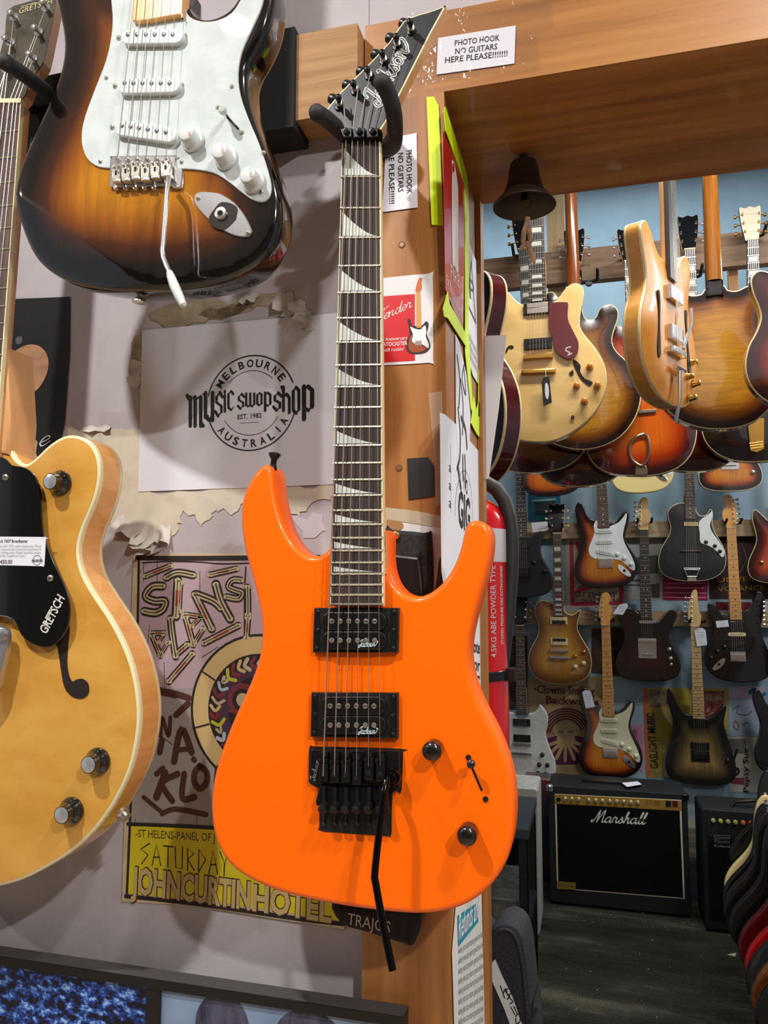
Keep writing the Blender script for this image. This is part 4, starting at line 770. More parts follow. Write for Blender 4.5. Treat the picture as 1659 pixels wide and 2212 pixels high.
# ================================================================ sunburst guitar with white plate
ff = frame_y(-.19, (309, 360), (334, 30))
SB = burst('two_tone_sunburst', [(0, (12, 10, 11)), (.026, (18, 12, 11)), (.046, (72, 34, 16)), (.068, (152, 84, 20)), (.10, (204, 132, 24)), (.15, (212, 142, 32))], .12, .8, 7, (5, .35, 1), .55)
GF = root('electric_guitar', ff.M, 'sunburst electric guitar with a white plate hanging at the top left', 'guitar')
FO = [(98, -60), (90, -130), (96, -190), (118, -222), (146, -226), (170, -195), (192, -140), (214, -90), (240, -62), (268, -55), (284, -58), (284, -58), (400, -40), (400, -40), (400, -10), (404, 10), (418, 26), (440, 34), (465, 30), (492, 14), (512, -14), (532, -52), (552, -82), (574, -90), (588, -74), (592, -40), (588, 0), (577, 50), (557, 95), (537, 130), (530, 165), (535, 215), (552, 270), (576, 330), (593, 380), (603, 430), (601, 480), (586, 525), (556, 565), (512, 594), (455, 612), (385, 622), (302, 624), (222, 618), (152, 603), (96, 580), (58, 550), (37, 510), (26, 460), (26, 415), (38, 360), (58, 310), (83, 255), (108, 200), (125, 150), (132, 105), (129, 60), (116, 0)]
cA, cB = V(ff.at(20, 412)), V(ff.at(290, 600)); cD = (cB - cA).normalized(); cN = V((cD.y, -cD.x)); cN = cN if cN.y < 0 else -cN
m = body(MB(), smooth(ff.pts(FO), 3), .044, .010, .010, .009, mf=0, ms=0, mk=0, carve=lambda u, v: max(0, (V((u, v)) - cA).dot(cN)) * .36); m.build('body', SB, GF, ang=60)
PGW = grain('white_plate', [(.4, (190, 197, 196)), (.6, (200, 206, 205))], 40, (1, 1, 1), .5, .6, spec=.02)
MATS['white_plate'].node_tree.nodes['Principled BSDF'].inputs['Coat Roughness'].default_value = .004
GP = [(236, -70), (240, 0), (243, 40), (240, 80), (229, 130), (206, 190), (184, 250), (176, 290), (179, 322), (191, 346), (212, 360), (238, 363), (238, 363), (238, 338), (238, 338), (381, 336), (381, 336), (381, 364), (381, 364), (420, 366), (460, 373), (490, 390), (520, 414), (545, 431), (566, 436), (580, 427), (586, 405), (579, 370), (560, 312), (536, 255), (519, 205), (514, 160), (522, 112), (544, 62), (566, 10), (572, -40), (560, -66), (545, -50), (525, -10), (500, 28), (468, 44), (436, 46), (410, 36), (398, 14), (397, -20), (397, -45), (397, -45), (286, -60), (286, -60)]
m = MB(); m.prism(smooth(ff.pts(GP, .002), 3), .0002, .0022, 0, .0008); PG = m.build('pickguard', PGW, GF)
SCRM = [NIC, mat('screw_slot', (60, 54, 50), .5, .5)]
for q in ((395, 43), (230, 168), (501, 187), (217, 349), (392, 350), (564, 415), (471, 232), (523, 286), (570, 330)):
    m = MB(); u, v = ff.at(*q, .0022); scr(m, u, v, .0022, .0025); m.build('screw', SCRM, PG)
COV = mat('white_cover', (204, 209, 209), .2, coat=.5)
def single(fr, L, Rr, hw, poles, screws, parent, h0=.0022, cov=COV, pm=None, rs=.0024):
    a = V(fr.at(*L, h0 + .006)); b = V(fr.at(*Rr, h0 + .006)); ex = (b - a).normalized(); ey = V((-ex.y, ex.x)); pl = []
    for k in range(9): t = math.pi / 2 + math.pi * k / 8; pl.append(tuple(a + ex * math.cos(t) * hw + ey * math.sin(t) * hw))
    for k in range(9): t = -math.pi / 2 + math.pi * k / 8; pl.append(tuple(b + ex * math.cos(t) * hw + ey * math.sin(t) * hw))
    m = MB(); m.prism(pl, h0, h0 + .0062, 0, .001); P = m.build('pickup', cov, parent)
    for q in poles: m = MB(); u, v = fr.at(*q, h0 + .0065); m.disc(u, v, .0024, h0 + .004, h0 + .0072, 12, 0, .0006); m.build('pole_piece', pm or NIC, P)
    for q in screws: m = MB(); u, v = fr.at(*q, h0); scr(m, u, v, h0, .003); m.build('screw', SCRM, P)
POLE = mat('magnet_grey', (96, 94, 100), .4, .6)
single(ff, (277, 79), (381, 77), .0082, [(x, 74) for x in (276, 295.5, 315, 334, 353.5, 372.5)], [(257, 82), (400, 78)], GF, pm=POLE)
single(ff, (269, 186), (374, 183), .0082, [(x, 179) for x in (269, 288, 307.5, 327, 347, 366)], [(249, 186), (393, 184)], GF, pm=POLE)
single(ff, (262, 276), (366, 291), .0082, [(263, 271), (282, 273), (300, 276), (319, 279), (338.5, 282), (358, 285)], [(243, 275), (384, 296)], GF, pm=POLE)
KW = mat('knob_white', (204, 208, 205), .3, coat=.3)
for (sx, sy), w_ in (((417, 304), 'VOLUME'), ((488, 342), 'TONE'), ((548, 393), 'TONE')):
    u, v = ff.at(sx, sy, .003); m = MB(); m.lathe((u, v, .0024), (0, 0, 1), [(.0125, 0), (.0128, .0016), (.0122, .0036), (.0100, .0050), (.0093, .0065), (.0086, .0150), (.0080, .0160), (.0068, .0165)], 24); K = m.build('control_knob', KW, GF)
    m = MB(); text(m, w_, (u + .0006, v + .0058), (u + .0042, v - .0052), .0190, 0, .0030)
    for i in range(7):
        a = R(-140 + i * 42); c_ = V((u, v)) + V((math.cos(a), math.sin(a))) * .0112; d = V((-math.sin(a), math.cos(a))); text(m, str(i + 1), c_ - d * .0009, c_ + d * .0009, .0067, 1, .0022)
    m.build('lettering', [mat('amber_ink', (170, 100, 60), .6), mat('dark_ink', (70, 70, 70), .6)], K)
m = MB(); pen(m, [ff.at(474, 234, .0026), ff.at(515, 278, .0026)], .002, .0026, 1, curve=False); a = ff.at(490, 250, .003); b = ff.at(482, 240, .016); m.tube([(*a, .002), (*b, .016)], [.0014, .0024], 10, 2); c_ = ff.at(478, 234, .024); m.tube([(*b, .014), (*fi(b, c_, .5), .019), (*c_, .024)], [.0036, .0046, .003], 12, 0); m.build('pickup_switch', [KW, BLK, mat('switch_metal', (150, 150, 130), .4, .8)], GF)
JP = [(422, 421), (434, 414), (465, 416), (478, 420), (506, 437), (528, 464), (543, 494), (541, 507), (530, 512), (506, 509), (470, 490), (440, 464), (420, 438)]
m = MB(); m.prism(smooth(ff.pts(JP, .002), 3), .0002, .0024, 0, .001); J = m.build('jack_plate', CHR, GF)
u, v = ff.at(482, 466, .003); m = MB(); m.prism([(u + .019 * math.cos(t * .3142) * .8 + .002 * math.sin(t), v + .015 * math.sin(t * .3142)) for t in range(20)], .0024, .0026, 0); m.build('jack_dish', mat('chrome_dish_shade', (120, 118, 118), .15, 1), J)  # dish is flat; the shade of its hollow is put into darker chrome
u, v = ff.at(477, 461, .004); m = MB(); m.disc(u, v, .0068, .0024, .0055, 18, 0, .001); m.disc(u, v, .0032, .005, .0057, 12, 1); m.build('jack_socket', [NIC, VOID], J)
for q in ((428, 428), (535, 503)): m = MB(); u, v = ff.at(*q, .0024); scr(m, u, v, .0024, .0026); m.build('screw', SCRM, J)
# bridge
m = MB(); h = .004; m.prism(smooth(ff.pts([(238, 346), (243, 339), (243, 339), (374, 336), (380, 342), (380, 342), (380, 363), (380, 363), (391, 363), (394, 372), (394, 372), (392, 398), (389, 405), (375, 406), (369, 400), (369, 400), (236, 403), (236, 403)], h), 2), .0004, h, 0, .001); BRG = m.build('bridge_plate', CHR, GF)
sb_ = [(241, 259), (261, 280), (282, 301), (303, 322), (324, 344), (346, 368)]; sy_ = [(358, 388), (354, 386), (350, 382), (353, 385), (350, 380), (346, 376)]
for i in range(6):
    (x0, x1), (y0, y1) = sb_[i], sy_[i]; m = MB(); m.prism(ff.pts([(x0, y0), (x1 - 1, y0), (x1 - 1, y1), (x0, y1)], .011), .006, .0105, 0, .001); m.prism(ff.pts([(x0, y1 - 3), (x1 - 1, y1 - 3), (x1 - 1, y1 + 4), (x0, y1 + 4)], .013), .005, .012, 0, .0012)
    xm_ = (x0 + x1) / 2; m.prism(ff.pts([(xm_ - 2, y0 + 10), (xm_ + 2, y0 + 10), (xm_ + 2, y0 + 20), (xm_ - 2, y0 + 20)], .0108), .0104, .0107, 1)
    for dx in (4, x1 - x0 - 5): u, v = ff.at(x0 + dx, y0 + 1, .012); m.disc(u, v, .0015, .008, .0125, 8, 0, .0005)
    m.build('saddle', [NIC, VOID], BRG)
    m = MB(); u, v = ff.at((255, 276, 297, 318.5, 340, 362)[i], 345, .004); scr(m, u, v, .004, .0032); 
    if i < 5: u, v = ff.at((250, 271, 292, 312, 333)[i], 405, .003); m.disc(u, v, .003, 0, .004, 10, 0, .001)
    m.build('screw', SCRM, BRG)
P3 = lambda x, y, hh: (*ff.at(x, y, hh), hh)
arm = [P3(366, 392, .010), P3(364, 383, .022), P3(361, 410, .028), P3(357, 460, .031), P3(353, 520, .034), P3(351, 542, .035), P3(353, 556, .036), P3(359, 572, .037), P3(368, 592, .038)]
m = MB(); m.tube(arm, .0026, 12); m.build('tremolo_arm', CHR, GF)
m = MB(); m.tube([P3(366, 587, .038), P3(369, 597, .038), P3(377, 618, .039), P3(388, 642, .040), P3(396, 659, .041), P3(398, 663, .041)], [.003, .0042, .0050, .0046, .0036, .0015], 14); m.build('arm_tip', KW, GF)
# neck, strings, headstock above the picture
m = MB(); b0 = ff.at(285, 30, .008); b1 = ff.at(392, 34, .008); uc = (b0[0] + b1[0]) / 2 - .001; v0 = (b0[1] + b1[1]) / 2; NVT = .648
fbp = smooth([b0, b0, (b0[0] + .006, v0 - .004), (b1[0] - .006, v0 - .004), b1, b1, (uc + .021, NVT), (uc + .021, NVT), (uc - .021, NVT), (uc - .021, NVT)], 3)
m.prism(fbp, -.006, .008, 0, .0015); neck_shaft(m, (b0[0], v0 + .05), (b1[0], v0 + .05), (uc - .021, NVT), (uc + .021, NVT), -.004, .014); NKF = m.build('neck', MAPLE, GF)
for k in range(1, 22):
    vv = NVT * 2 ** (-k / 12); t = (vv - v0) / (NVT - v0)
    if t < 0: continue
    hw = .0275 * (1 - t) + .021 * t; MB().tube([(uc - hw, vv, .0082), (uc + hw, vv, .0082)], .001, 6).build('fret', FRET, NKF)
dm = MB(); 
for k in (3, 5, 7, 9, 15, 17, 19, 21): dm.disc(uc, NVT * (2 ** (-k / 12) + 2 ** (-(k - 1) / 12)) / 2, .003, .0078, .0083, 12)
dm.build('inlay', BLKP, NKF)
hsF = [(uc - .021, NVT - .002), (uc + .021, NVT - .002), (uc + .022, NVT + .03), (uc + .036, NVT + .05), (uc + .034, NVT + .09), (uc + .02, NVT + .12), (uc + .026, NVT + .16), (uc + .012, NVT + .178), (uc - .012, NVT + .17), (uc - .034, NVT + .12), (uc - .036, NVT + .06), (uc - .03, NVT + .03)]
MB().prism(smooth(hsF, 3), -.012, .002, 0, .002).build('headstock', MAPLE, GF)
bxf = (252, 273, 292.5, 313.5, 336, 357.5)
for i in range(6):
    a = ff.at(bxf[i], sy_[i][0] + 14, .0135); a2 = ff.at(bxf[i] - .5, sy_[i][0] + 2, .0142); b = (uc - .0172 + i * .0069, NVT); r = (.0006, .00052, .00044, .00032, .00028, .00024)[i]
    MB().tube([(*a, .0108), (*a2, .0138), (*b, .0100)], r, 6).build('string', STR, GF)
for i in range(6): m = MB(); m.disc(uc - .026 + i * .006, NVT + .035 + i * .024, .004, .002, .012, 10); m.build('tuner', CHR, GF)
m = MB(); q = ff.at(302, 634, -.022); m.lathe((q[0], q[1] + .008, -.022), (0, -1, 0), [(.007, .002), (.004, .006), (.004, .013), (.0075, .016), (.0078, .018), (.003, .019)], 16); m.build('strap_button', NIC, GF)
zc = ff.wld(uc, NVT + .015, -.01); ym = YR - .001
hanger((zc.x, -.001, zc.z), [(zc.x, -.06, zc.z), (zc.x - .05, -.1, zc.z + .02), (zc.x - .045, -.17, zc.z + .03), (zc.x - .045, -.23, zc.z + .05)], [(zc.x, -.06, zc.z), (zc.x + .055, -.1, zc.z + .02), (zc.x + .055, -.17, zc.z + .03), (zc.x + .05, -.23, zc.z + .05)], .008, (zc.x, 0, zc.z), (0, -.075, 0), 'black hanger high on the wall holding the sunburst guitar with the white plate')
tag(MB().box(zc.x - .1, zc.x + .1, 0, 0, 0, 0).build('unused', BLK), 'x', 'x') if False else None

# ================================================================ blonde hollow guitar at the left edge
fg = frame_y(-.125, (-97, 1500), (14, 222))
GG = root('electric_guitar', fg.M, 'blonde hollow body guitar with a black plate at the left edge', 'guitar')
BLOND = grain('blonde_maple', [(.25, (184, 126, 44)), (.45, (204, 148, 62)), (.6, (212, 160, 74)), (.78, (192, 136, 52))], 6, (1, 2.4, 1), .28, .7, 0, 7)
RIMW = grain('flamed_rim', [(.3, (214, 146, 74)), (.6, (230, 168, 96))], 12, (.5, 6, 1), .3, .6)
rh = [(14, 930), (21, 966), (36, 993), (57, 1002), (80, 986), (104, 963), (136, 943), (166, 941), (194, 955), (211, 983), (216, 1020), (210, 1062), (196, 1102), (179, 1142), (170, 1180), (172, 1215), (184, 1250), (208, 1290), (238, 1335), (265, 1385), (286, 1440), (298, 1500), (301, 1550), (296, 1600), (282, 1660), (254, 1722), (216, 1780), (168, 1830), (112, 1868), (52, 1899), (0, 1914), (-50, 1921)]
rl = fg.pts(rh); ul = [(-u, v) for u, v in rl[::-1]]; ul = [(u * (1.0), v) for u, v in ul]; ring = rl + [(0, rl[-1][1] - .0015)] + ul
m = body(MB(), smooth(ring, 3), .046, res=.02, dome=.004, mf=0, ms=1, mk=1, mbind=2, bw=.0055); m.build('body', [BLOND, RIMW, BINDC], GG, ang=50); 
m = MB(); nlg, nrg = fg.at(-17, 222, .012), fg.at(45, 222, .012); erg = fg.at(-8, 935, .012); elg = (-erg[0] * .96 - .002, erg[1])
elg = (erg[0] - .055, erg[1]); vend = fg.at(-90, 1080, .012)[1]; k_ = (erg[1] - vend) / (nrg[1] - erg[1]); er2 = (erg[0] + .002, vend); el2 = (elg[0] - .002, vend)
neck_shaft(m, (elg[0], erg[1] - .03), (erg[0], erg[1] - .03), nlg, nrg, .006, .022); m.prism([(elg[0], vend), (erg[0] + .001, vend), (erg[0] + .001, erg[1] + .02), (erg[0], erg[1] + .05), (elg[0], erg[1] + .05)], .0005, .0065)
hp_ = [(elg[0] + .004, rl[0][1] - .02), (erg[0] + .012, rl[0][1] - .03), (erg[0] + .012, rl[0][1] + .012), (erg[0] - .002, rl[0][1] + .10), (elg[0] + .004, rl[0][1] + .10)]; m.prism(hp_, -.04, .004, 0, .004); m.build('neck', MAHOG, GG)
m = MB(); m.prism([el2, er2, nrg, nlg], .006, .0118, 1, .0006); m.prism([fi(el2, er2, .03), fi(el2, er2, .97), fi(nlg, nrg, .97), fi(nlg, nrg, .03)], .008, .0122, 0); FG = m.build('fingerboard', [ROSE, BINDC], GG, smooth=False)
sc_g = .628; 
for k in range(1, 22):
    vv = nrg[1] - sc_g * (1 - 2 ** (-k / 12)); t = (vv - vend) / (nrg[1] - vend)
    if t > .01: MB().tube([(*fi((el2[0] + .001, vv), (nlg[0] + .001, vv), t)[:1], vv, .0124), (fi((er2[0] - .001, vv), (nrg[0] - .001, vv), t)[0], vv, .0124)], .0011, 6).build('fret', FRET, FG)
m = MB(); m.prism([(nlg[0], nlg[1] - .001), (nrg[0] + .001, nrg[1] - .001), (nrg[0] + .001, nrg[1] + .005), (nlg[0], nlg[1] + .005)], .004, .0138, 0, .001); m.build('nut', BINDC, GG)
fgh = rotn(fg, fg.wld((nlg[0] + nrg[0]) / 2, nrg[1] + .004, .004), R(15)); tg = fg.M.inverted()
hl = fgh.pts([(45, 217), (60, 190), (78, 157), (94, 133), (108, 69), (118, 20), (118, -12), (90, -4), (50, 8), (17, 22), (12, 70), (2, 110), (-6, 150), (-12, 190), (-16, 217)])
m = MB(); m.prism(smooth([p for p in hl], 2), -.014, -.001, 1); m.prism(smooth(hl, 2), -.001, .0005, 0); HG = m.build('headstock', [grain('smoky_headstock', [(.4, (60, 56, 46)), (.6, (84, 78, 66))], 18, (1, 1, 1), .3, .4), MAHOG], GG, tg @ fgh.M, smooth=False)
m = MB(); text(m, 'GRETSCH', fgh.at(40, 30, .001), fgh.at(112, 8, .001), .001, 0, .011, .012); pen(m, [fgh.at(46, 14, .001), fgh.at(78, 5, .001)], .0013, .001, curve=False); m.build('logo', mat('logo_gold', (196, 184, 140), .4, .4), HG)
for (x, y), (tx, ty) in (((31, 38), (22, 28)), ((24, 93), (9, 83)), ((100, 18), (92, 4)), ((84, 70), (74, 60)), ((72, 128), (62, 117)), ((14, 150), (2, 140))):
    u, v = fgh.at(x, y, .001); tt = fgh.at(tx, ty, .018); m = MB(); m.disc(u, v, .0068, .0005, .0028, 16, 0, .001); m.tube([(u, v, .002), (*fi((u, v), tt, .8), .015)], .003, 10); m.lathe((*fi((u, v), tt, .8), .015), (0, 0, 1), [(.003, 0), (.0042, .002), (.0034, .004), (.001, .005)], 12); m.build('tuner', CHR, HG)
for i, x in enumerate((-10, 0, 9, 20, 29.5, 37)):
    hx = ((14, 150), (24, 93), (31, 38), (100, 18), (84, 70), (72, 128))[i]; pt_ = fgh.at(*hx, .010); W = tg @ fgh.wld(pt_[0] - .001, pt_[1], .010); a = (-.026 + i * .0104, 0)
    MB().tube([(*a, .022), (*fg.at(x, 220, .0142), .0142), tuple(W)], (.0006, .0005, .0004, .0003, .00028, .00024)[i], 6).build('string', STR, GG)
# plate, sticker, f hole, knobs
ZG = lambda l: [(x / 2.9625, 1150 + y / 2.9625) for x, y in l]
PGK = mat('black_plate', (12, 12, 13), .10, coat=.8); hpk = .014
kp = [(-40, 990), (-5, 986), (10, 991), (24, 1004), (52, 1010), (74, 1028), (85, 1060), (88, 1110), (92, 1150), (108, 1200), (136, 1262), (147, 1296), (149, 1328), (143, 1358), (124, 1388), (100, 1399), (68, 1390), (44, 1370), (28, 1338), (-10, 1330), (-40, 1330)]
m = MB(); m.prism(smooth(fg.pts(kp, hpk), 3), hpk - .003, hpk, 0, .0009); PK = m.build('pickguard', PGK, GG)
m = MB(); m.prism(smooth(fg.pts([(-40, 1159), (-40, 1159), (94, 1160), (98, 1164), (98, 1164), (95, 1220), (91, 1223), (91, 1223), (-40, 1220), (-40, 1220)], hpk + .001), 2), hpk, hpk + .0006, 0); ST = m.build('price_sticker', WHITE2, PK)
m = MB(); h = hpk + .0009; text(m, 'Gretsch 7607 Broadkaster', fg.at(-16, 1172, h), fg.at(60, 1172, h), h, 0, .0036, .012)
for y, b in ((1182, 'Made in USA 1975, solid maple body. Floral'), (1189, 'pickups, rosewood neck. Rosewood fingerboard. In'), (1196, 'all with working order. Original Supertone pickups'), (1203, 'original Pat. Supertron cases')): text(m, b, fg.at(-14, y, h), fg.at(88 if y < 1200 else 54, y, h), h, 1, .003)
text(m, '$3,450.00', fg.at(-12, 1218, h), fg.at(26, 1218, h), h, 0, .0048, .01); cc = fg.at(80, 1210, h); pen(m, circ(cc, .0055, 0, 360), .0005, h, curve=False); text(m, 'music swop shop', fg.at(69, 1214, h), fg.at(92, 1213, h), h + .0002, 0, .004, .03); m.build('lettering', [mat('dark_grey_ink', (70, 70, 72), .6), mat('pale_grey_ink', (168, 168, 172), .6)], ST)
m = MB(); text(m, 'GRETSCH', fg.at(99, 1371, h), fg.at(139, 1293, h), hpk + .0003, 0, .0112, .02); pen(m, [fg.at(94, 1352, h), fg.at(112, 1316, h)], .0013, hpk + .0003, curve=False); m.build('logo', mat('logo_silver', (206, 204, 196), .4), PK)
for q in ((109, 1249), (12, 1031)): m = MB(); u, v = fg.at(*q, hpk); scr(m, u, v, hpk, .004); m.build('screw', SCRM, PK)
fh_ = [(136, 1352), (150, 1354), (148, 1390), (146, 1430), (150, 1458), (157, 1472), (166, 1468), (178, 1466), (189, 1474), (193, 1488), (189, 1502), (176, 1509), (160, 1506), (146, 1494), (138, 1476), (132, 1440), (127, 1405), (122, 1388), (122, 1388)]
m = MB(); m.prism(smooth(fg.pts(fh_, .0035), 3), .0030, .0046, 0, 0); m.build('sound_hole', mat('hole_dark', (26, 8, 6), .8), GG)
for sx, sy in ((126, 1043), (208, 1646), (151, 1753)):
    u, v = fg.at(sx, sy, .006); m = MB(); m.lathe((u, v, .0022), (0, 0, 1), [(.0150, 0), (.0152, .002), (.0140, .005), (.0105, .0085), (.0098, .011), (.0092, .018)], 26); K = m.build('control_knob', mat('smoked_knob', (20, 18, 17), .14, coat=.6), GG)
    m = MB(); m.disc(u, v, .0086, .0195, .0208, 20, 0, .0008); m.build('silver_cap', mat('silver_cap', (206, 210, 212), .2, .7), K)
    m = MB()
    for i in range(7): a = R(-150 + i * 38); c_ = V((u, v)) + V((math.cos(a), math.sin(a))) * .0128; d = V((-math.sin(a), math.cos(a))); text(m, str(i), c_ - d * .001, c_ + d * .001, .0088, 0, .0028)
    m.build('lettering', mat('knob_white_ink', (200, 200, 190), .6), K)
# vibrato tail and bridge at the frame edge
m = MB(); P3 = lambda x, y, hh: (*fg.at(x, y, hh), hh)
m.prism(smooth(fg.pts([(-40, 1352), (2, 1354), (14, 1362), (17, 1380), (14, 1410), (4, 1450), (-6, 1490), (-40, 1520)], .022), 3), .016, .024, 0, .002); m.lathe((*fg.at(4, 1372, .024), .024), (0, 0, 1), [(.007, 0), (.0065, .003), (.003, .004)], 14); m.build('vibrato_arm', mat('brushed_silver', (196, 196, 196), .35, .9), GG)
m = MB(); m.prism([(-.045, -.012), (.045, -.012), (.045, .006), (-.045, .006)], .006, .021, 0, .002); m.build('bridge', CHR, GG)
m = MB(); m.prism([(-.05, .12), (.045, .12), (.045, .16), (-.05, .16)], .003, .015, 0, .002); m.build('pickup', CHR, GG)
m = MB(); q = fg.at(268, 1752, -.02); m.lathe((q[0] - .002, q[1], -.018), (.8, -.55, .1), [(.008, 0), (.0082, .003), (.005, .005), (.0045, .008), (.0065, .010), (.003, .011)], 16); m.build('strap_button', NIC, GG)
gw = fg.wld((nlg[0] + nrg[0]) / 2, nrg[1], 0)
hanger(on_y(80, 215, -.0525)[:], [on_y(70, 215, -.065), on_y(10, 220, -.09), on_y(-75, 180, -.15), on_y(-100, 150, -.20)], [on_y(75, 215, -.065), on_y(104, 205, -.085), on_y(72, 176, -.14), on_y(10, 133, -.235)], .0088, on_y(80, 215, -.0525)[:], (0, -.02, 0), 'black foam covered hanger gripping the blonde hollow body guitar', base_r=.02)
# ================================================================ the back room
mm = lambda l: [(x / 1000, y / 1000) for x, y in l]
SH = {
 'strat': [(-28, 200), (-34, 216), (-46, 226), (-62, 232), (-78, 250), (-90, 285), (-103, 314), (-118, 322), (-132, 312), (-141, 287), (-141, 257), (-134, 217), (-122, 172), (-115, 137), (-118, 102), (-130, 62), (-146, 22), (-157, -18), (-158, -58), (-146, -92), (-120, -117), (-80, -131), (-30, -136), (25, -134), (75, -126), (118, -106), (145, -76), (158, -38), (157, 2), (145, 40), (128, 72), (112, 104), (106, 132), (110, 162), (122, 197), (130, 227), (130, 252), (120, 264), (105, 260), (88, 240), (70, 217), (50, 207), (34, 208), (28, 200)],
 'tele': [(-28, 205), (-45, 220), (-75, 236), (-105, 236), (-128, 216), (-135, 180), (-125, 140), (-113, 100), (-115, 65), (-130, 30), (-150, -10), (-160, -50), (-155, -90), (-130, -120), (-85, -135), (-30, -140), (30, -140), (85, -134), (130, -118), (155, -90), (160, -50), (150, -10), (130, 30), (113, 65), (110, 100), (122, 135), (140, 170), (150, 200), (148, 222), (132, 234), (110, 224), (88, 195), (65, 172), (45, 165), (32, 170), (28, 185)],
 'lp': [(-28, 246), (-50, 260), (-85, 266), (-112, 256), (-126, 230), (-128, 196), (-118, 160), (-108, 125), (-112, 85), (-130, 45), (-155, 0), (-166, -45), (-163, -90), (-142, -135), (-100, -165), (-50, -178), (0, -181), (50, -178), (100, -165), (142, -135), (163, -90), (166, -45), (155, 0), (132, 42), (112, 78), (98, 110), (98, 145), (108, 185), (116, 208), (112, 216), (100, 210), (85, 196), (65, 190), (42, 198), (30, 215), (28, 235)],
 'sg': [(-25, 136), (-40, 162), (-68, 162), (-92, 182), (-104, 206), (-112, 204), (-126, 180), (-138, 150), (-140, 110), (-130, 70), (-126, 40), (-136, 0), (-158, -45), (-172, -95), (-170, -150), (-145, -185), (-100, -202), (-40, -206), (20, -206), (80, -202), (128, -192), (162, -165), (174, -120), (166, -70), (145, -20), (130, 30), (126, 60), (136, 105), (138, 150), (122, 182), (104, 204), (95, 206), (84, 184), (62, 164), (38, 160), (25, 136)],
 'dinky': [(-26, 180), (-30, 192), (-60, 200), (-85, 225), (-105, 260), (-122, 305), (-138, 325), (-150, 308), (-150, 260), (-132, 190), (-126, 135), (-140, 70), (-160, 0), (-172, -60), (-158, -120), (-110, -146), (-40, -154), (40, -154), (110, -146), (158, -120), (172, -70), (164, -10), (146, 60), (130, 120), (122, 165), (132, 215), (138, 240), (130, 252), (112, 240), (82, 206), (52, 186), (28, 180)],
 'prs': [(-28, 200), (-50, 208), (-72, 232), (-95, 258), (-112, 262), (-122, 240), (-122, 200), (-112, 150), (-108, 100), (-125, 50), (-148, 0), (-158, -50), (-145, -95), (-100, -122), (-30, -132), (30, -132), (100, -122), (145, -95), (158, -50), (148, 0), (122, 50), (100, 100), (100, 150), (106, 190), (110, 212), (100, 220), (80, 205), (50, 190), (30, 188)],
 'deco': [(-30, 276), (-70, 272), (-105, 250), (-122, 218), (-118, 180), (-108, 142), (-114, 98), (-138, 55), (-165, 5), (-178, -62), (-166, -118), (-120, -156), (-50, -172), (10, -174), (70, -168), (130, -148), (172, -105), (185, -50), (178, 5), (160, 50), (138, 90), (122, 130), (118, 165), (122, 205), (118, 232), (112, 238), (102, 232), (88, 208), (66, 200), (48, 206), (34, 228), (30, 250)],
 'semi': [(-28, 105), (-58, 108), (-86, 126), (-112, 155), (-140, 174), (-165, 172), (-182, 148), (-178, 105), (-162, 55), (-156, 15), (-170, -30), (-196, -80), (-208, -145), (-196, -205), (-160, -255), (-105, -288), (-40, -300), (40, -300), (105, -288), (160, -255), (196, -205), (208, -145), (196, -80), (170, -30), (156, 15), (162, 55), (178, 105), (182, 148), (165, 172), (140, 174), (112, 155), (86, 126), (58, 108), (28, 105)],
}
TS = burst('three_tone_sunburst', [(0, (14, 9, 8)), (.018, (24, 12, 9)), (.030, (96, 30, 12)), (.046, (176, 82, 20)), (.07, (206, 122, 30)), (.12, (212, 130, 36))], .3, .8, 9, (6, .5, 1), .4)
AMB = burst('amber_sunburst', [(0, (22, 10, 12)), (.022, (38, 18, 14)), (.05, (128, 72, 18)), (.085, (190, 130, 34)), (.15, (204, 148, 46))], .22, .9, 9, (.6, 6, 1), .5)
GOB = burst('honey_burst', [(0, (96, 52, 14)), (.03, (140, 84, 26)), (.07, (190, 132, 44)), (.13, (208, 156, 66))], .3, .8, 9, (6, .5, 1), .25)
REDB_ = burst('cherry_burst', [(0, (20, 8, 8)), (.03, (70, 14, 10)), (.07, (176, 52, 12)), (.13, (222, 104, 26))], .18, 1, 9, (6, .5, 1), .25)
CHB = burst('dark_cherry', [(0, (20, 6, 8)), (.05, (58, 12, 14)), (.12, (92, 20, 18))], .16, 1, 9, (6, .5, 1), .2)
WINE = burst('wine_finish', [(0, (14, 8, 8)), (.05, (34, 12, 12)), (.12, (66, 18, 18))], .25, .9, 9, (6, .5, 1), .2)
BTB = burst('black_tan_burst', [(0, (10, 9, 8)), (.03, (18, 15, 10)), (.07, (92, 74, 38)), (.11, (150, 122, 66))], .4, .5, 9, (4, .3, 1), .6)
NAT = grain('natural_maple', [(.3, (214, 176, 104)), (.6, (230, 196, 126))], 7, (1, 2, 1), .3, .6); NATRIM = grain('natural_rim', [(.3, (186, 128, 52)), (.6, (206, 150, 70))], 9, (.6, 5, 1), .3, .6); HONEY = grain('honey_top', [(.3, (184, 116, 40)), (.6, (204, 138, 56))], 7, (1, 2, 1), .4, .08, spec=.25)
CRM = mat('cream_lacquer', (228, 206, 138), .3, coat=.5); BLACKL = mat('black_lacquer', (14, 14, 15), .2, coat=.7); BLACKM = grain('black_satin', [(.4, (18, 19, 21)), (.6, (27, 28, 31))], 60, (1, 1, 1), .5); WHL = grain('silver_white_lacquer', [(.4, (206, 204, 196)), (.6, (218, 216, 208))], 40, (1, 1, 1), .4, .3)
MINT = mat('aged_white_plate', (214, 212, 178), .35, coat=.3); WPL = mat('bright_white_plate', (222, 226, 224), .3, coat=.3); TORT = mat('red_tortoise_plate', (96, 18, 22), .2, coat=.6); CRP = mat('cream_plastic', (216, 200, 150), .4)
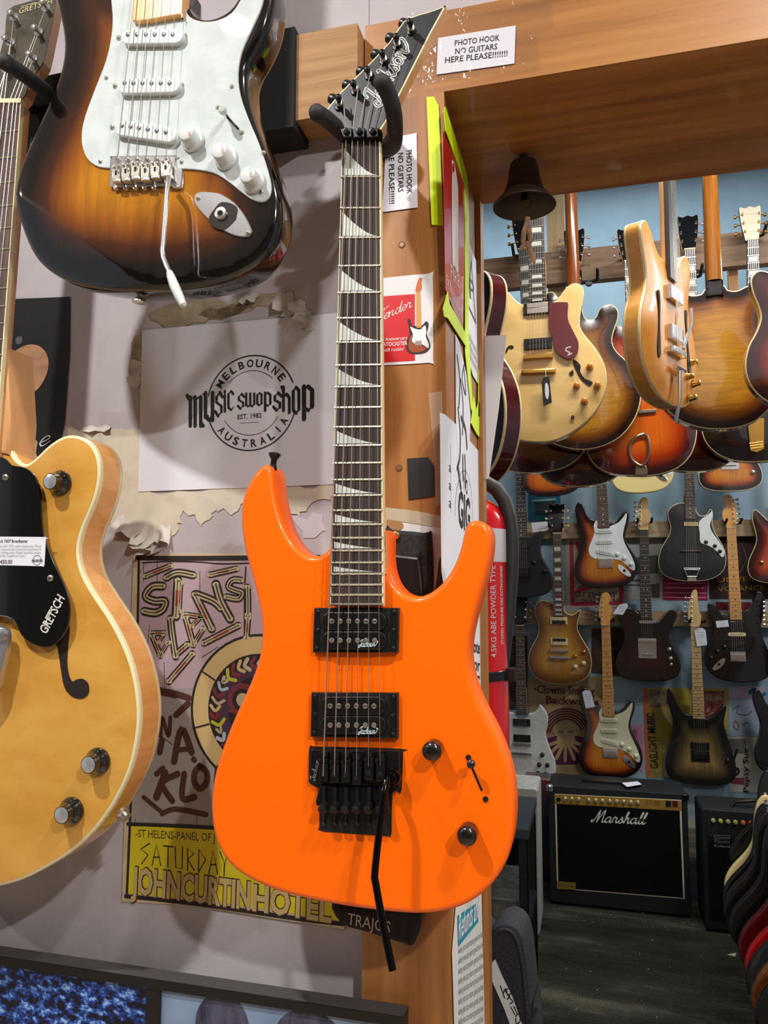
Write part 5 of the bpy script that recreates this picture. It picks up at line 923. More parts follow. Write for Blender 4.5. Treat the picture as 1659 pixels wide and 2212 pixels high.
SLIDE = {'strat_pg': [(-34, 222), (-50, 196), (-48, 160), (-62, 120), (-80, 80), (-78, 40), (-52, 20), (-34, 22), (-34, 6), (36, 6), (36, 16), (70, 8), (100, -14), (124, -40), (142, -46), (146, -24), (136, 16), (116, 62), (100, 100), (94, 134), (102, 172), (114, 212), (120, 246), (114, 250), (98, 228), (76, 206), (50, 194), (30, 186), (28, 178), (-28, 178), (-28, 200)]}
def axe(label, Y, p_b, v_b, p_t, v_t, shape, fin, neck, fb, hs, side=None, back=None, cat='guitar', thick=.044, sx=1.0, dome=0.0, bind=None, pg=None, pups=(), bridge='trem', knobs=(), knobm=None, scale=.648, inlay='dot', hsm=None, tun=None, jack=False, flip=False, up=False, n=(0, -1, 0), extra=None, frets=22, group=None, neckback=None, outline=None, hole=()):
    """one hanging guitar set from two points on its centre line"""
    fr = frame_y(Y, p_b, p_t, n); L = (fr.M.inverted() @ (on_y(*p_t, Y) if n == (0, -1, 0) else fr.o + fr.v)).y if n == (0, -1, 0) else None
    a = V(fr.at(*p_t)); s = a.length / abs(v_t - v_b); o = fr.o - fr.v * (v_b * s); fr = Fr(o, fr.v, fr.n)
    fx = -1 if flip else 1; K = lambda l: [(u * s * sx * fx, v * s) for u, v in l]; k = lambda u, v: (u * s * fx, v * s)
    g = root('electric_guitar', fr.M, label, cat, group)
    m = body(MB(), smooth(K(mm(SH[shape])) if outline is None else outline(fr), 3), thick * s, res=.02, dome=dome, bdome=dome * .7, mf=0, ms=1, mk=2, **({'mbind': 3} if bind else {})); fr.s = s
    m.build('body', [fin, side or fin, back or side or fin, bind or BINDC], g, ang=55)
    v0 = .180 if scale > .64 else .172
    v0 = extra.get('fbend', v0) if extra else v0; hw0, hw1 = .028, .0215; top = .0075 * s + dome * s
    m = MB(); E = [k(-hw0, v0), k(hw0, v0), k(hw1, scale), k(-hw1, scale)]
    neck_shaft(m, k(-hw0, v0 + .05), k(hw0, v0 + .05), k(-hw1, scale + .004), k(hw1, scale + .004), .001, .017 * s)
    m.prism([k(-hw0, v0 + .02), k(hw0, v0 + .02), k(hw0, v0 + .14), k(-hw0, v0 + .14)], -thick * s * .8, .001); m.build('neck', neckback or neck, g)
    m = MB(); m.prism(E, .001, top, 0, .0006)
    for q in range(1, frets + 1):
        vv = scale * 2 ** (-q / 12); t = (vv - v0) / (scale - v0); hw = hw0 + (hw1 - hw0) * t
        if t > .005: m.prism([k(-hw, vv - .0011), k(hw, vv - .0011), k(hw, vv + .0011), k(-hw, vv + .0011)], top - .0005, top + .0011 * s, 1)
    for q in (3, 5, 7, 9, 12, 15, 17, 19, 21):
        if q > frets or inlay is None: continue
        vv = scale * (2 ** (-q / 12) + 2 ** (-(q - 1) / 12)) / 2
        if vv < v0 + .004: continue
        if inlay == 'block': hh_ = scale * (2 ** (-(q - 1) / 12) - 2 ** (-q / 12)) * .33; m.prism([k(-.017, vv - hh_), k(.017, vv - hh_), k(.016, vv + hh_), k(-.016, vv + hh_)], top - .0005, top + .0004, 2)
        else:
            for du in ((-.009, .009) if q == 12 else (0,)): c = k(du, vv); m.disc(c[0], c[1], .0032 * s, top - .0005, top + .0004, 10, 2)
    m.build('fingerboard', [fb, FRET, PEARL if inlay != 'dark' else BLKP], g, smooth=False)
    # headstock
    H = {'six': [(-.0215, 0), (.0215, 0), (.023, .022), (.036, .045), (.038, .075), (.030, .098), (.020, .112), (.030, .135), (.026, .160), (.008, .172), (-.014, .160), (-.026, .120), (-.032, .070), (-.030, .030)],
         'three': [(-.0215, 0), (.0215, 0), (.030, .030), (.037, .075), (.042, .135), (.040, .170), (.018, .164), (0, .172), (-.018, .164), (-.040, .170), (-.042, .135), (-.037, .075), (-.030, .030)],
         'point': [(-.0215, 0), (.0215, 0), (.030, .035), (.032, .055), (.020, .090), (.018, .180), (.006, .188), (-.006, .178), (-.026, .110), (-.032, .050), (-.028, .025)],
         'paddle': [(-.0215, 0), (.0215, 0), (.034, .05), (.030, .10), (.034, .15), (.012, .18), (-.03, .17), (-.036, .1), (-.03, .04)]}[hs]
    if up: H = [(-x, y) for x, y in H]
    ang = R(12) if hs == 'three' else R(2); hf = rotn(fr, fr.o + fr.v * (scale * s), ang); Hm = fr.M.inverted() @ hf.M
    pl = smooth([(x * s * fx, y * s) for x, y in H], 3); m = MB(); m.prism(pl, -.013 * s, .001, 1, .001, 1); m.prism(inset(ccw(pl), .0012 * s), .0005, .0016, 0); hd = m.build('headstock', [hsm or neck, neckback or neck], g, Hm)
    tn = tun or CHR; sd = -1 if not up else 1
    for i in range(6):
        if hs == 'three': x = (.026 if i % 2 else -.026) * (1 + .12 * (i // 2)); y = .045 + (i // 2) * .042; bx = (.055 if i % 2 else -.055)
        else: x = sd * (.018 - .0015 * i) * (1 if hs == 'six' else .9); y = .024 + .0245 * i; bx = sd * .046 + (-sd * .010 * i / 5)
        m = MB(); m.lathe((x * s * fx, y * s, 0), (0, 0, 1), [(.0055 * s, 0), (.005 * s, .002), (.003 * s, .003), (.003 * s, .013)], 8); m.tube([(x * s * fx, y * s, -.008 * s), (bx * s * fx * .9, y * s, -.008 * s)], .002 * s, 6)
        m.lathe((bx * s * fx, y * s, -.008 * s), ((1 if bx > 0 else -1) * fx, 0, 0), [(.003 * s, -.004), (.008 * s, 0), (.0075 * s, .008 * s), (.002 * s, .010 * s)], 8); m.build('tuner', tn, hd)
    MB().prism([k(-hw1, scale - .001), k(hw1, scale - .001), k(hw1, scale + .004), k(-hw1, scale + .004)], .002, top + .0022 * s, 0).build('nut', CRP, g)
    # plate
    if pg:
        m = MB(); m.prism(smooth(K(mm(pg[0])), 3), .0004 + dome * s, (.0022 + dome) * s, 0, .0006); m.build('pickguard', pg[1], g)
    zt = (.0024 + dome) * s
    for kind, v, am in pups:
        m = MB(); c = k(0, v)
        if kind == 'hum':
            m.prism([k(-.045, v - .019), k(.045, v - .019), k(.045, v + .019), k(-.045, v + .019)], .0005, zt + .003 * s, 0, .001); m.prism([k(-.034, v - .0175), k(.034, v - .0175), k(.034, v + .0005), k(-.034, v + .0005)], zt, zt + .007 * s, 1, .001); m.prism([k(-.034, v + .0015), k(.034, v + .0015), k(.034, v + .0175), k(-.034, v + .0175)], zt, zt + .007 * s, 1 if am[1] == am[2] else 2, .001)
        elif kind == 'sin' or kind == 'slant':
            d = .008 if kind == 'slant' else 0; m.prism(smooth([k(-.034, v + d + .009), k(-.041, v + d), k(-.034, v + d - .009), k(.034, v - d - .009), k(.041, v - d), k(.034, v - d + .009)], 3), zt - .001, zt + .005 * s, 1, .001)
            for i in range(6): cc_ = k(-.026 + .0104 * i, v + d - 2 * d * (i + .5) / 6); m.disc(cc_[0], cc_[1], .0026 * s, zt + .004 * s, zt + .006 * s, 8, 0)
        elif kind == 'lip': m.prism(smooth([k(-.031, v + .008), k(-.037, v), k(-.031, v - .008), k(.031, v - .008), k(.037, v), k(.031, v + .008)], 3), zt - .001, zt + .006 * s, 1, .0015)
        elif kind == 'bar': m.prism([k(-.036, v - .012), k(.040, v - .012), k(.040, v + .012), k(-.036, v + .012)], .001, zt + .004, 1, .002)
        m.build('pickup', am, g)
    m = MB()
    if bridge == 'trem':
        m.prism([k(-.036, -.030), k(.036, -.030), k(.036, .018), k(-.036, .018)], .0005, .005 * s, 0, .001)
        for i in range(6): u0 = -.0325 + .0108 * i; m.prism([k(u0, -.022), k(u0 + .0098, -.022), k(u0 + .0098, .006), k(u0, .006)], .004, .0105 * s, 1, .001)
        br = m.build('bridge', [CHR, NIC], g)
    elif bridge == 'black':
        m.prism([k(-.044, -.035), k(.044, -.035), k(.044, .018), k(-.044, .018)], .0005, .006 * s, 0, .001)
        for i in range(6): u0 = -.0325 + .0108 * i; m.prism([k(u0, -.022), k(u0 + .0098, -.022), k(u0 + .0098, .010), k(u0, .010)], .004, .0115 * s, 1, .001)
        m.build('bridge', [BLKM, BLKP], g)
    elif bridge == 'tele':
        m.prism([k(-.045, -.022), k(.045, -.022), k(.045, .082), k(-.045, .082)], .0005, .004 * s, 0, .001); m.prism([k(-.045, .060), k(.045, .060), k(.045, .076), k(-.045, .076)], .001, .010 * s, 0, .002)
        for i in range(3): u0 = -.030 + .0208 * i; m.lathe((*k(u0, 0), .008 * s), (1, 0, 0), [(.004 * s, 0), (.004 * s, .018 * s)], 8, 1)
        m.build('bridge', [CHR, NIC], g)
    elif bridge in ('tom', 'tomgold'):
        bm_ = NIC if bridge == 'tom' else GOLD; tv = extra.get('tail', -.038) if extra else -.038
        m.prism([k(-.047, -.007), k(.047, -.007), k(.047, .007), k(-.047, .007)], .002, (.016 + dome) * s, 0, .002); m.build('bridge', bm_, g)
        m = MB(); m.prism(smooth([k(-.048, tv - .007), k(.048, tv - .007), k(.052, tv), k(.048, tv + .007), k(-.048, tv + .007), k(-.052, tv)], 2), .004, (.016 + dome) * s, 0, .004); m.build('tailpiece', CHR if bridge == 'tom' else GOLD, g)
    elif bridge == 'trap':
        m.prism([k(-.06, -.003), k(.06, -.003), k(.04, .004), k(-.04, .004)], .002, .018 * s, 0, .001); m.build('bridge', grain('bridge_wood', [(.3, (80, 60, 50)), (.6, (110, 90, 76))], 20), g)
        m = MB(); tv = -.100; m.tube([(*k(-.044, tv), .014), (*k(.044, tv), .014)], .0035 * s, 8); m.tube([(*k(-.042, tv - .008), .012), (*k(.042, tv - .008), .012)], .003 * s, 8)
        for sg in (-1, 1): m.tube([(*k(sg * .040, tv), .013), (*k(sg * .030, tv - .03), .012), (*k(sg * .022, tv - .046), .010)], .0028 * s, 8)
        m.tube([(*k(-.026, tv - .046), .009), (*k(.026, tv - .046), .009)], .004 * s, 8); m.prism([k(-.022, tv - .048), k(.022, tv - .048), k(.026, -.172), k(-.026, -.172)], .0, .008, 0, .001); m.build('tailpiece', CHR, g)
    for q in knobs:
        u, v = k(q[0], q[1]); m = MB(); m.lathe((u, v, (.0018 + dome * .6) * s), (0, 0, 1), [(.0125 * s, 0), (.0115 * s, .003 * s), (.0095 * s, .006 * s), (.0088 * s, .014 * s), (.006 * s, .016 * s)], 16); m.build('control_knob', q[2] if len(q) > 2 else knobm or BLKP, g)
    if jack: m = MB(); m.prism(smooth([k(.062, -.018), k(.078, -.018), k(.112, -.05), k(.124, -.07), k(.116, -.078), k(.092, -.068), k(.066, -.042)], 3), .0002, .003 * s, 0, .001); c = k(.092, -.046); m.disc(c[0], c[1], .007 * s, .003 * s, .0055 * s, 12, 1); m.build('jack_plate', [WPL if jack == 'white' else CHR, VOID], g)
    for ll in hole: m = MB(); m.prism(smooth(K(mm(ll)), 3), dome * s * .5, (.0006 + dome) * s, 0); m.build('sound_hole', mat('hole_dark', (26, 8, 6), .8), g)
    vb = 0 if bridge != 'trap' else -.1
    for i in range(6):
        u0 = -.026 + .0104 * i; a_ = k(u0, vb); b_ = k(-.0172 + .0069 * i, scale); z0 = (.0118 + dome) * s
        MB().tube([(*a_, z0), (*b_, top + .003 * s)], .00055, 4).build('string', STR, g)
    fr.g = g; return fr
def strat_kit(fin, plate, pm, **kw):
    d = dict(shape='strat', fin=fin, pg=(SLIDE['strat_pg'], plate), pups=(('sin', .160, [NIC, pm]), ('sin', .105, [NIC, pm]), ('slant', .048, [NIC, pm])), knobs=((.062, .040), (.096, .018), (.128, -.014)), jack=True, hs='six'); d.update(kw); return d
# rows on the back wall
W1 = 3.545
axe('sunburst guitar with bright white plate hanging on the back wall, top row', W1, z4(775, 540), 0, z4(765, 348), .185, neck=MAPLE, fb=ROSE, knobm=WPL, **strat_kit(TS, WPL, COV, jack='white', inlay='dot', up=False))
axe('matte black guitar behind the extinguisher hose on the back wall', W1 - .05, z4(322, 596), 0, z4(318, 402), .19, 'prs', BLACKM, ROSE, EBON, 'three', pups=(('hum', .15, [BLKP, BLKP, BLKP]), ('hum', .04, [BLKP, BLKP, BLKP])), bridge='black', knobs=((.062, .052), (.118, .005)), hsm=BLACKM)
axe('honey burst single cutaway guitar with cream pickup rings on the back wall', W1, z4(525, 1018), 0, z4(512, 384), .628, 'lp', GOB, MAHOG, ROSE, 'three', side=grain('brown_rim', [(.3, (110, 60, 26)), (.6, (134, 78, 36))], 9), dome=.008, pups=(('hum', .158, [CRP, BLKP, CRP]), ('hum', .046, [CRP, CRP, BLKP])), bridge='tom', knobs=((.08, -.03, GOLD), (.126, -.006, GOLD), (.082, -.085, CRP), (.124, -.065, CRP)), scale=.628, inlay='block', hsm=BLACKL, tun=CRP, bind=CRP, extra={'fbend': .178})
axe('dark wine red guitar with black plate and chrome bridge on the back wall', W1, z4(1003, 1040), 0, z4(983, 362), .648, 'tele', WINE, MAPLEP, EBON, 'six', pg=([(-30, 196), (-60, 196), (-80, 160), (-86, 120), (-86, 84), (-48, 84), (-48, 78), (48, 78), (50, 90), (86, 108), (118, 140), (138, 176), (142, 206), (128, 200), (108, 196), (84, 176), (60, 160), (34, 158), (28, 168)], BLKP), pups=(('lip', .166, [NIC, CHR]),), bridge='tele', knobs=((.108, .028, CHR), (.112, -.018, CHR), (.112, -.05, GOLD)), knobm=CHR)
axe('glossy black left handed guitar with pale neck on the back wall', W1, z4(1495, 1046), 0, z4(1457, 352), .648, neck=MAPLE, fb=MAPLE, inlay='dark', knobm=BLKP, flip=True, **strat_kit(BLACKL, BLKP, BLKP, up=False, pups=(('sin', .160, [BLKP, BLKP]), ('sin', .105, [NIC, CRP]), ('slant', .048, [BLKP, BLKP]))))
axe('silver white double horned guitar with black pickups on the back wall', W1, z4(322, 1528), 0, z4(310, 884), .628, 'sg', WHL, MAHOG, ROSE, 'three', pups=(('hum', .113, [BLKP, BLKP, BLKP]), ('hum', .030, [BLKP, BLKP, BLKP])), bridge='tom', knobs=((.105, -.05), (.088, -.102), (.13, -.102), (.08, -.148), (.12, -.15)), scale=.628, hsm=BLACKM, thick=.036, extra={'fbend': .152, 'tail': -.046})
axe('two tone sunburst guitar with aged cream plate above the large amplifier', W1, z4(800, 1570), 0, z4(776, 882), .648, neck=MAPLE, fb=MAPLE, inlay='dark', knobm=MINT, **strat_kit(TS, MINT, MINT))
axe('black and tan burst guitar with two black pickups on the back wall', W1, z4(1290, 1585), 0, z4(1262, 888), .648, 'dinky', BTB, MAPLEP, MAPLEP, 'point', inlay='dark', pups=(('hum', .157, [BLKP, BLKP, BLKP]), ('hum', .042, [BLKP, BLKP, BLKP])), bridge='black', knobs=((.128, -.022),), frets=24, sx=.98)
axe('black cutaway guitar with white plate and wire tailpiece on the back wall', W1, z4(1240, 478), 0, z4(1230, 62), .44, 'deco', BLACKM, ROSE, ROSE, 'three', thick=.055, bind=CRP, dome=.006, pg=([(46, 166), (96, 206), (116, 226), (118, 196), (104, 150), (112, 110), (150, 50), (174, 0), (172, -30), (158, -34), (138, -6), (96, 28), (52, 46), (48, 100)], WPL), pups=(('bar', .152, [NIC, grain('brass_cover', [(.4, (170, 150, 100)), (.6, (186, 166, 120))], 20)]),), bridge='trap', knobs=((.080, .050, BLKP), (.126, .028, BLKP), (.152, -.002, BLKP)), scale=.628, extra={'fbend': .18})
TOP0 = axe('orange sunburst guitar bottom showing above the teal poster', W1 - .118, z4(485, 40), 0, z4(478, -150), .185, neck=MAPLE, fb=ROSE, knobm=WPL, **strat_kit(burst('orange_sunburst', [(0, (20, 9, 6)), (.02, (52, 16, 8)), (.045, (196, 88, 16)), (.1, (226, 120, 26))], .3, .8), WPL, COV))
TOP1 = axe('cream guitar with only its foot showing under the orange red hollow guitar', W1 - .118, z4(975, 26), 0, z4(970, -160), .185, neck=MAPLE, fb=ROSE, knobm=WPL, **strat_kit(CRM, WPL, COV))
TOP2 = axe('small sunburst guitar with square chrome bridge at the upper right of the back wall', W1 - .118, z4(1452, 14), 0, z4(1446, -170), .185, 'tele', TS, MAPLE, ROSE, 'six', pups=(('lip', .166, [NIC, CHR]),), bridge='tele', knobs=((.112, .02, CHR), (.112, -.04, CHR)), bind=CRP)
axe('red and amber guitar cut by the right edge, second row of the back wall', W1, z4(1722, 520), 0, z4(1712, 330), .185, 'prs', REDB_, MAHOG, ROSE, 'three', pups=(('hum', .15, [BLKP, BLKP, BLKP]), ('hum', .04, [BLKP, BLKP, BLKP])), bridge='tom', knobs=((-.09, -.02, GOLD),), bind=CRP, dome=.006)
axe('plain black guitar cut by the right edge, beside the white sketch poster', W1 - .1, z4(1758, 1560), 0, z4(1740, 1370), .185, 'strat', BLACKL, MAPLE, ROSE, 'six', pups=(('sin', .160, [NIC, BLKP]), ('slant', .05, [NIC, BLKP])), bridge='trem', sx=1.0)
# ---------------- nearer hollow body guitars, hung from the timber rails
def traced(z3pts, bot=False):
    return lambda fr: fr.pts(Z3(z3pts))
fA = axe('natural blonde double cutaway guitar with red plate hanging behind the bell', 1.75, z3(410, 1066), 0, z3(400, 320), .47, 'semi', NAT, MAHOG, EBON, 'three', side=NATRIM, back=NATRIM, bind=CRP, dome=.008, scale=.628, inlay='block', frets=22, pups=(('hum', .165, [BLKP, NIC, NIC]), ('hum', .045, [BLKP, BLKP, BLKP])), bridge='tomgold', extra={'fbend': .188, 'tail': -.05}, hsm=BLACKL, tun=GOLD,
    outline=traced([(350, 772), (318, 772), (286, 750), (258, 718), (230, 697), (200, 690), (172, 705), (158, 740), (160, 790), (176, 850), (190, 905), (180, 950), (140, 1020), (112, 1100), (104, 1200), (124, 1320), (180, 1430), (270, 1500), (370, 1522), (470, 1520), (560, 1490), (650, 1430), (725, 1350), (770, 1250), (782, 1170), (765, 1090), (720, 1010), (662, 940), (636, 890), (636, 830), (650, 760), (658, 710), (648, 675), (620, 659), (590, 663), (560, 686), (535, 720), (512, 748), (485, 764), (460, 770)]),
    knobs=())
def on(fr, l, h=.012): return fr.pts(Z3(l), h)
g = fA.g; m = MB(); m.prism(smooth(on(fA, [(468, 765), (468, 765), (545, 760), (572, 770), (570, 850), (600, 920), (628, 980), (622, 1040), (590, 1070), (545, 1062), (500, 1020), (490, 960), (466, 900), (466, 900)], .02), 3), .0175, .020, 0, .0008); m.build('pickguard', TORT, g)
m = MB(); q = on(fA, [(585, 1005), (565, 1010), (560, 1025), (580, 1035), (570, 1050), (592, 1040)], .0204); pen(m, q, .004, .0204); m.build('emblem', mat('emblem_white', (206, 200, 196), .5), g)
for l in ([(600, 1075), (622, 1085), (640, 1110), (638, 1140), (660, 1175), (690, 1188), (706, 1200), (690, 1215), (668, 1205), (640, 1180), (618, 1140), (602, 1105)], [(232, 1040), (236, 1015), (252, 998), (270, 998), (276, 1008), (266, 1016), (250, 1012), (240, 1032)]):
    m = MB(); m.prism(smooth(on(fA, l, .009), 3), .006, .0095); m.build('sound_hole', mat('hole_dark', (26, 8, 6), .8), g)
for q in ((690, 1112), (618, 1216), (731, 1212), (660, 1300)):
    m = MB(); u, v = on(fA, [q], .014)[0]; m.lathe((u, v, .006), (0, 0, 1), [(.0125, 0), (.0115, .006), (.0095, .010), (.009, .018), (.006, .020)], 18); m.build('control_knob', mat('amber_knob', (190, 110, 30), .2, coat=.5), g)
m = MB(); u, v = on(fA, [(590, 1150)], .008)[0]; m.disc(u, v, .008, .004, .010, 12); m.tube([(u, v, .01), (u + .006, v + .008, .022)], [.002, .003], 8); m.build('pickup_switch', mat('dull_brass', (90, 76, 50), .4, .7), g)
m = MB(); u, v = on(fA, [(597, 1387)], .008)[0]; m.disc(u, v, .006, .003, .011, 12); m.build('jack_socket', mat('dull_steel', (70, 70, 70), .5, .8), g)
# black tag on it
TF = Fr(fA.wld(*on(fA, [(455, 1240)], .03)[0], .03), fA.v, fA.n); bt_ = MB(); bt_.prism(TF.pts(Z3([(436, 1172), (468, 1166), (484, 1308), (438, 1328), (428, 1200)])), 0, .0012, 0); BT = tag(bt_.build('swing_tag', mat('tag_black', (24, 22, 20), .5), None, TF.M), 'black swing tag hanging from the tailpiece of the natural blonde guitar', 'tag')
m = MB(); m.prism(smooth(TF.pts(Z3([(452, 1200), (464, 1215), (468, 1260), (460, 1290), (448, 1270), (446, 1220)])), 3), .0012, .0015); m.build('emblem', WHITE, BT); m = MB(); m.tube([(*TF.at(*z3(452, 1170)), .001), (*TF.at(*z3(448, 1130)), -.004), (*TF.at(*z3(455, 1110)), -.012)], .0008, 6); m.build('string_loop', WHITE, BT)
def back_view(label, Y, pb, pt, out, fin, neckm, nk, thick=.05, bind=CRP, w0=.066, w1=.05):
    """a guitar hung with its back to us; nk = (lower px, upper px) of the neck"""
    fr = frame_y(Y, pb, pt); g = root('electric_guitar', fr.M, label, 'guitar')
    m = body(MB(), smooth(fr.pts(Z3(out)), 3), thick, res=.02, dome=.010, bdome=.008, mf=0, ms=0, mk=0, mbind=1); m.build('body', [fin, bind], g, ang=55)
    a = fr.at(*z3(*nk[0]), .02); b = fr.at(*z3(*nk[1]), .02); bb = V(b) + (V(b) - V(a)).normalized() * nk[2]; d = (V(b) - V(a)).normalized(); p = V((d.y, -d.x)); a = V(a)
    m = MB(); K = 10; vs = []; fs = []
    for i in range(13):
        t = i / 12; c = a.lerp(bb, t); ww = (w0 + (w1 - w0) * t) / 2
        for k in range(K + 1): q = math.pi * k / K; vs.append((*(c - p * ww * math.cos(q)), .004 + .022 * math.sin(q) ** .8))
    for i in range(12):
        for k in range(K): fs.append((i * (K + 1) + k, i * (K + 1) + k + 1, (i + 1) * (K + 1) + k + 1, (i + 1) * (K + 1) + k))
    for i in range(12): fs.append((i * (K + 1), (i + 1) * (K + 1), (i + 1) * (K + 1) + K, i * (K + 1) + K))
    m.add(vs, fs); hl = a - d * .05; m.prism([tuple(hl - p * .026), tuple(hl + p * .026), tuple(a + p * w0 * .5), tuple(a + d * .05 + p * w0 * .48), tuple(a + d * .05 - p * w0 * .48), tuple(a - p * w0 * .5)], -.01, .016, 1, .006); m.build('neck', [neckm, BLACKL], g)
    m = MB(); ea = a + d * .02; m.prism([tuple(ea - p * w0 * .5), tuple(ea + p * w0 * .5), tuple(bb + p * w1 * .5), tuple(bb - p * w1 * .5)], -.003, .004, 0); m.build('fingerboard', EBON, g)
    m = MB(); hs_ = [(-.024, 0), (.024, 0), (.037, .06), (.044, .15), (0, .16), (-.044, .15), (-.037, .06)]; m.prism(smooth([tuple(bb + p * x + d * y) for x, y in hs_], 3), .0, .014, 0, .002); hd = m.build('headstock', BLACKL, g)
    for i in range(6): s_ = 1 if i % 2 else -1; c = bb + p * s_ * .03 + d * (.045 + .04 * (i // 2)); m = MB(); m.disc(c.x, c.y, .008, .013, .022, 10); e_ = c + p * s_ * .026; m.tube([(*c, .008), (*e_, .008)], .003, 6); m.lathe((*e_, .008), (*(p * s_), 0), [(.004, 0), (.009, .003), (.008, .010), (.002, .012)], 8); m.build('tuner', NIC, hd)
    m = MB(); q = fr.at(*pb); m.lathe((q[0], q[1], -.02), (0, -1, 0), [(.006, -.004), (.004, .004), (.007, .009), (.002, .011)], 10); m.build('strap_button', NIC, g); return fr
NKA = burst('amber_neck', [(0, (150, 92, 26)), (.1, (176, 112, 36))], .2, 1, 9, (8, .5, 1), .4); NKA2 = grain('amber_neck_back', [(.3, (116, 66, 16)), (.6, (150, 92, 26))], 9, (9, .6, 1), .18, 1)
NKD = grain('brown_neck_back', [(.3, (104, 50, 16)), (.6, (146, 78, 24))], 9, (9, .6, 1), .18, 1)  # redder brown than the amber neck back
back_view('amber sunburst guitar turned back to front behind the natural blonde guitar', 2.25, z3(655, 1562), z3(600, 660), [(560, 690), (520, 735), (490, 705), (450, 720), (438, 790), (455, 880), (450, 940), (400, 1020), (352, 1120), (340, 1250), (370, 1400), (440, 1500), (540, 1548), (650, 1564), (760, 1545), (860, 1490), (935, 1395), (966, 1300), (964, 1235), (936, 1160), (892, 1085), (838, 1032), (812, 980), (820, 920), (844, 850), (842, 806), (815, 776), (776, 776), (742, 800), (722, 843), (690, 856), (660, 840), (645, 760), (640, 690)], AMB, NKD, ((602, 690), (585, 150), .12), w0=.052, w1=.046)
back_view('large amber sunburst guitar turned back to front at the upper right', 1.72, z3(1385, 1452), z3(1368, 640), [(1320, 690), (1295, 718), (1240, 724), (1190, 702), (1150, 682), (1110, 702), (1095, 752), (1110, 820), (1122, 890), (1092, 960), (1052, 1050), (1034, 1130), (1046, 1220), (1090, 1320), (1170, 1400), (1280, 1442), (1390, 1453), (1500, 1442), (1600, 1402), (1690, 1312), (1738, 1200), (1738, 1110), (1702, 1020), (1662, 930), (1640, 860), (1650, 790), (1660, 720), (1640, 676), (1590, 659), (1540, 676), (1490, 699), (1440, 695), (1415, 668)], AMB, NKA2, ((1370, 640), (1345, 60), .10), w0=.052, w1=.044)
# edge on guitar
a_ = on_y(*z3(1125, 945), 1.40); nE = V((math.sin(R(64)), -math.cos(R(64)), 0)); fE = Fr(a_, V((.01, 0, 1)), nE)
gE = root('electric_guitar', fE.M, 'honey coloured hollow guitar seen nearly edge on, hanging at the upper right', 'guitar')
sc_ = 1.02; oE = [(u * sc_, v * sc_ + .02) for u, v in [(x / 1000, (y + 85) / 1000) for x, y in SH['semi']]]
m = body(MB(), smooth(oE, 3), .050, res=.025, dome=.010, mf=0, ms=1, mk=1, mbind=2, bw=.006); m.build('body', [HONEY, NATRIM, CRP], gE, ang=55)
m = MB(); m.prism([(-.028, .16), (.028, .16), (.022, .66), (-.022, .66)], .004, .018, 1, .001); m.build('fingerboard', [EBON, EBON, BINDC], gE); m = MB(); neck_shaft(m, (-.027, .2), (.027, .2), (-.022, .66), (.022, .66), .004, .02); m.build('neck', MAHOG, gE)
m = MB(); m.prism(smooth([(-.022, .66), (.022, .66), (.04, .75), (.042, .83), (0, .82), (-.042, .83), (-.04, .75)], 3), -.012, .002); m.build('headstock', BLACKL, gE)
for v in (.115, .0): m = MB(); m.prism([(-.045, v - .02), (.045, v - .02), (.045, v + .02), (-.045, v + .02)], .006, .026, 0, .002); m.build('pickup', CHR, gE)
m = MB(); m.prism([(-.05, -.06), (.05, -.06), (.05, -.045), (-.05, -.045)], .006, .03, 0, .002); m.build('bridge', CHR, gE); m = MB(); m.tube([(.0, -.1, .025), (.0, -.19, .022), (.0, -.25, .008)], .006, 8); m.tube([(-.035, -.1, .025), (.035, -.1, .025)], .008, 8); m.tube([(.02, -.04, .03), (.06, .04, .04), (.07, .09, .038)], .005, 8); m.build('vibrato', CHR, gE)
for i in range(6): MB().tube([(-.026 + .0104 * i, -.05, .031), (-.018 + .0072 * i, .66, .021)], .0007, 4).build('string', STR, gE)
for u, v in ((.10, -.10), (.135, -.05), (.12, -.16), (.155, -.11)): m = MB(); m.lathe((u, v, .008), (0, 0, 1), [(.012, 0), (.011, .006), (.009, .010), (.0088, .020), (.005, .022)], 14); m.build('control_knob', GOLD, gE)
for sg in (-1, 1): m = MB(); m.prism(smooth([(sg * .10, .10), (sg * .112, .095), (sg * .108, .06), (sg * .112, .0), (sg * .125, -.06), (sg * .118, -.09), (sg * .104, -.075), (sg * .104, 0), (sg * .096, .07)], 3), .004, .0128); m.build('sound_hole', mat('hole_dark', (26, 8, 6), .8), gE)
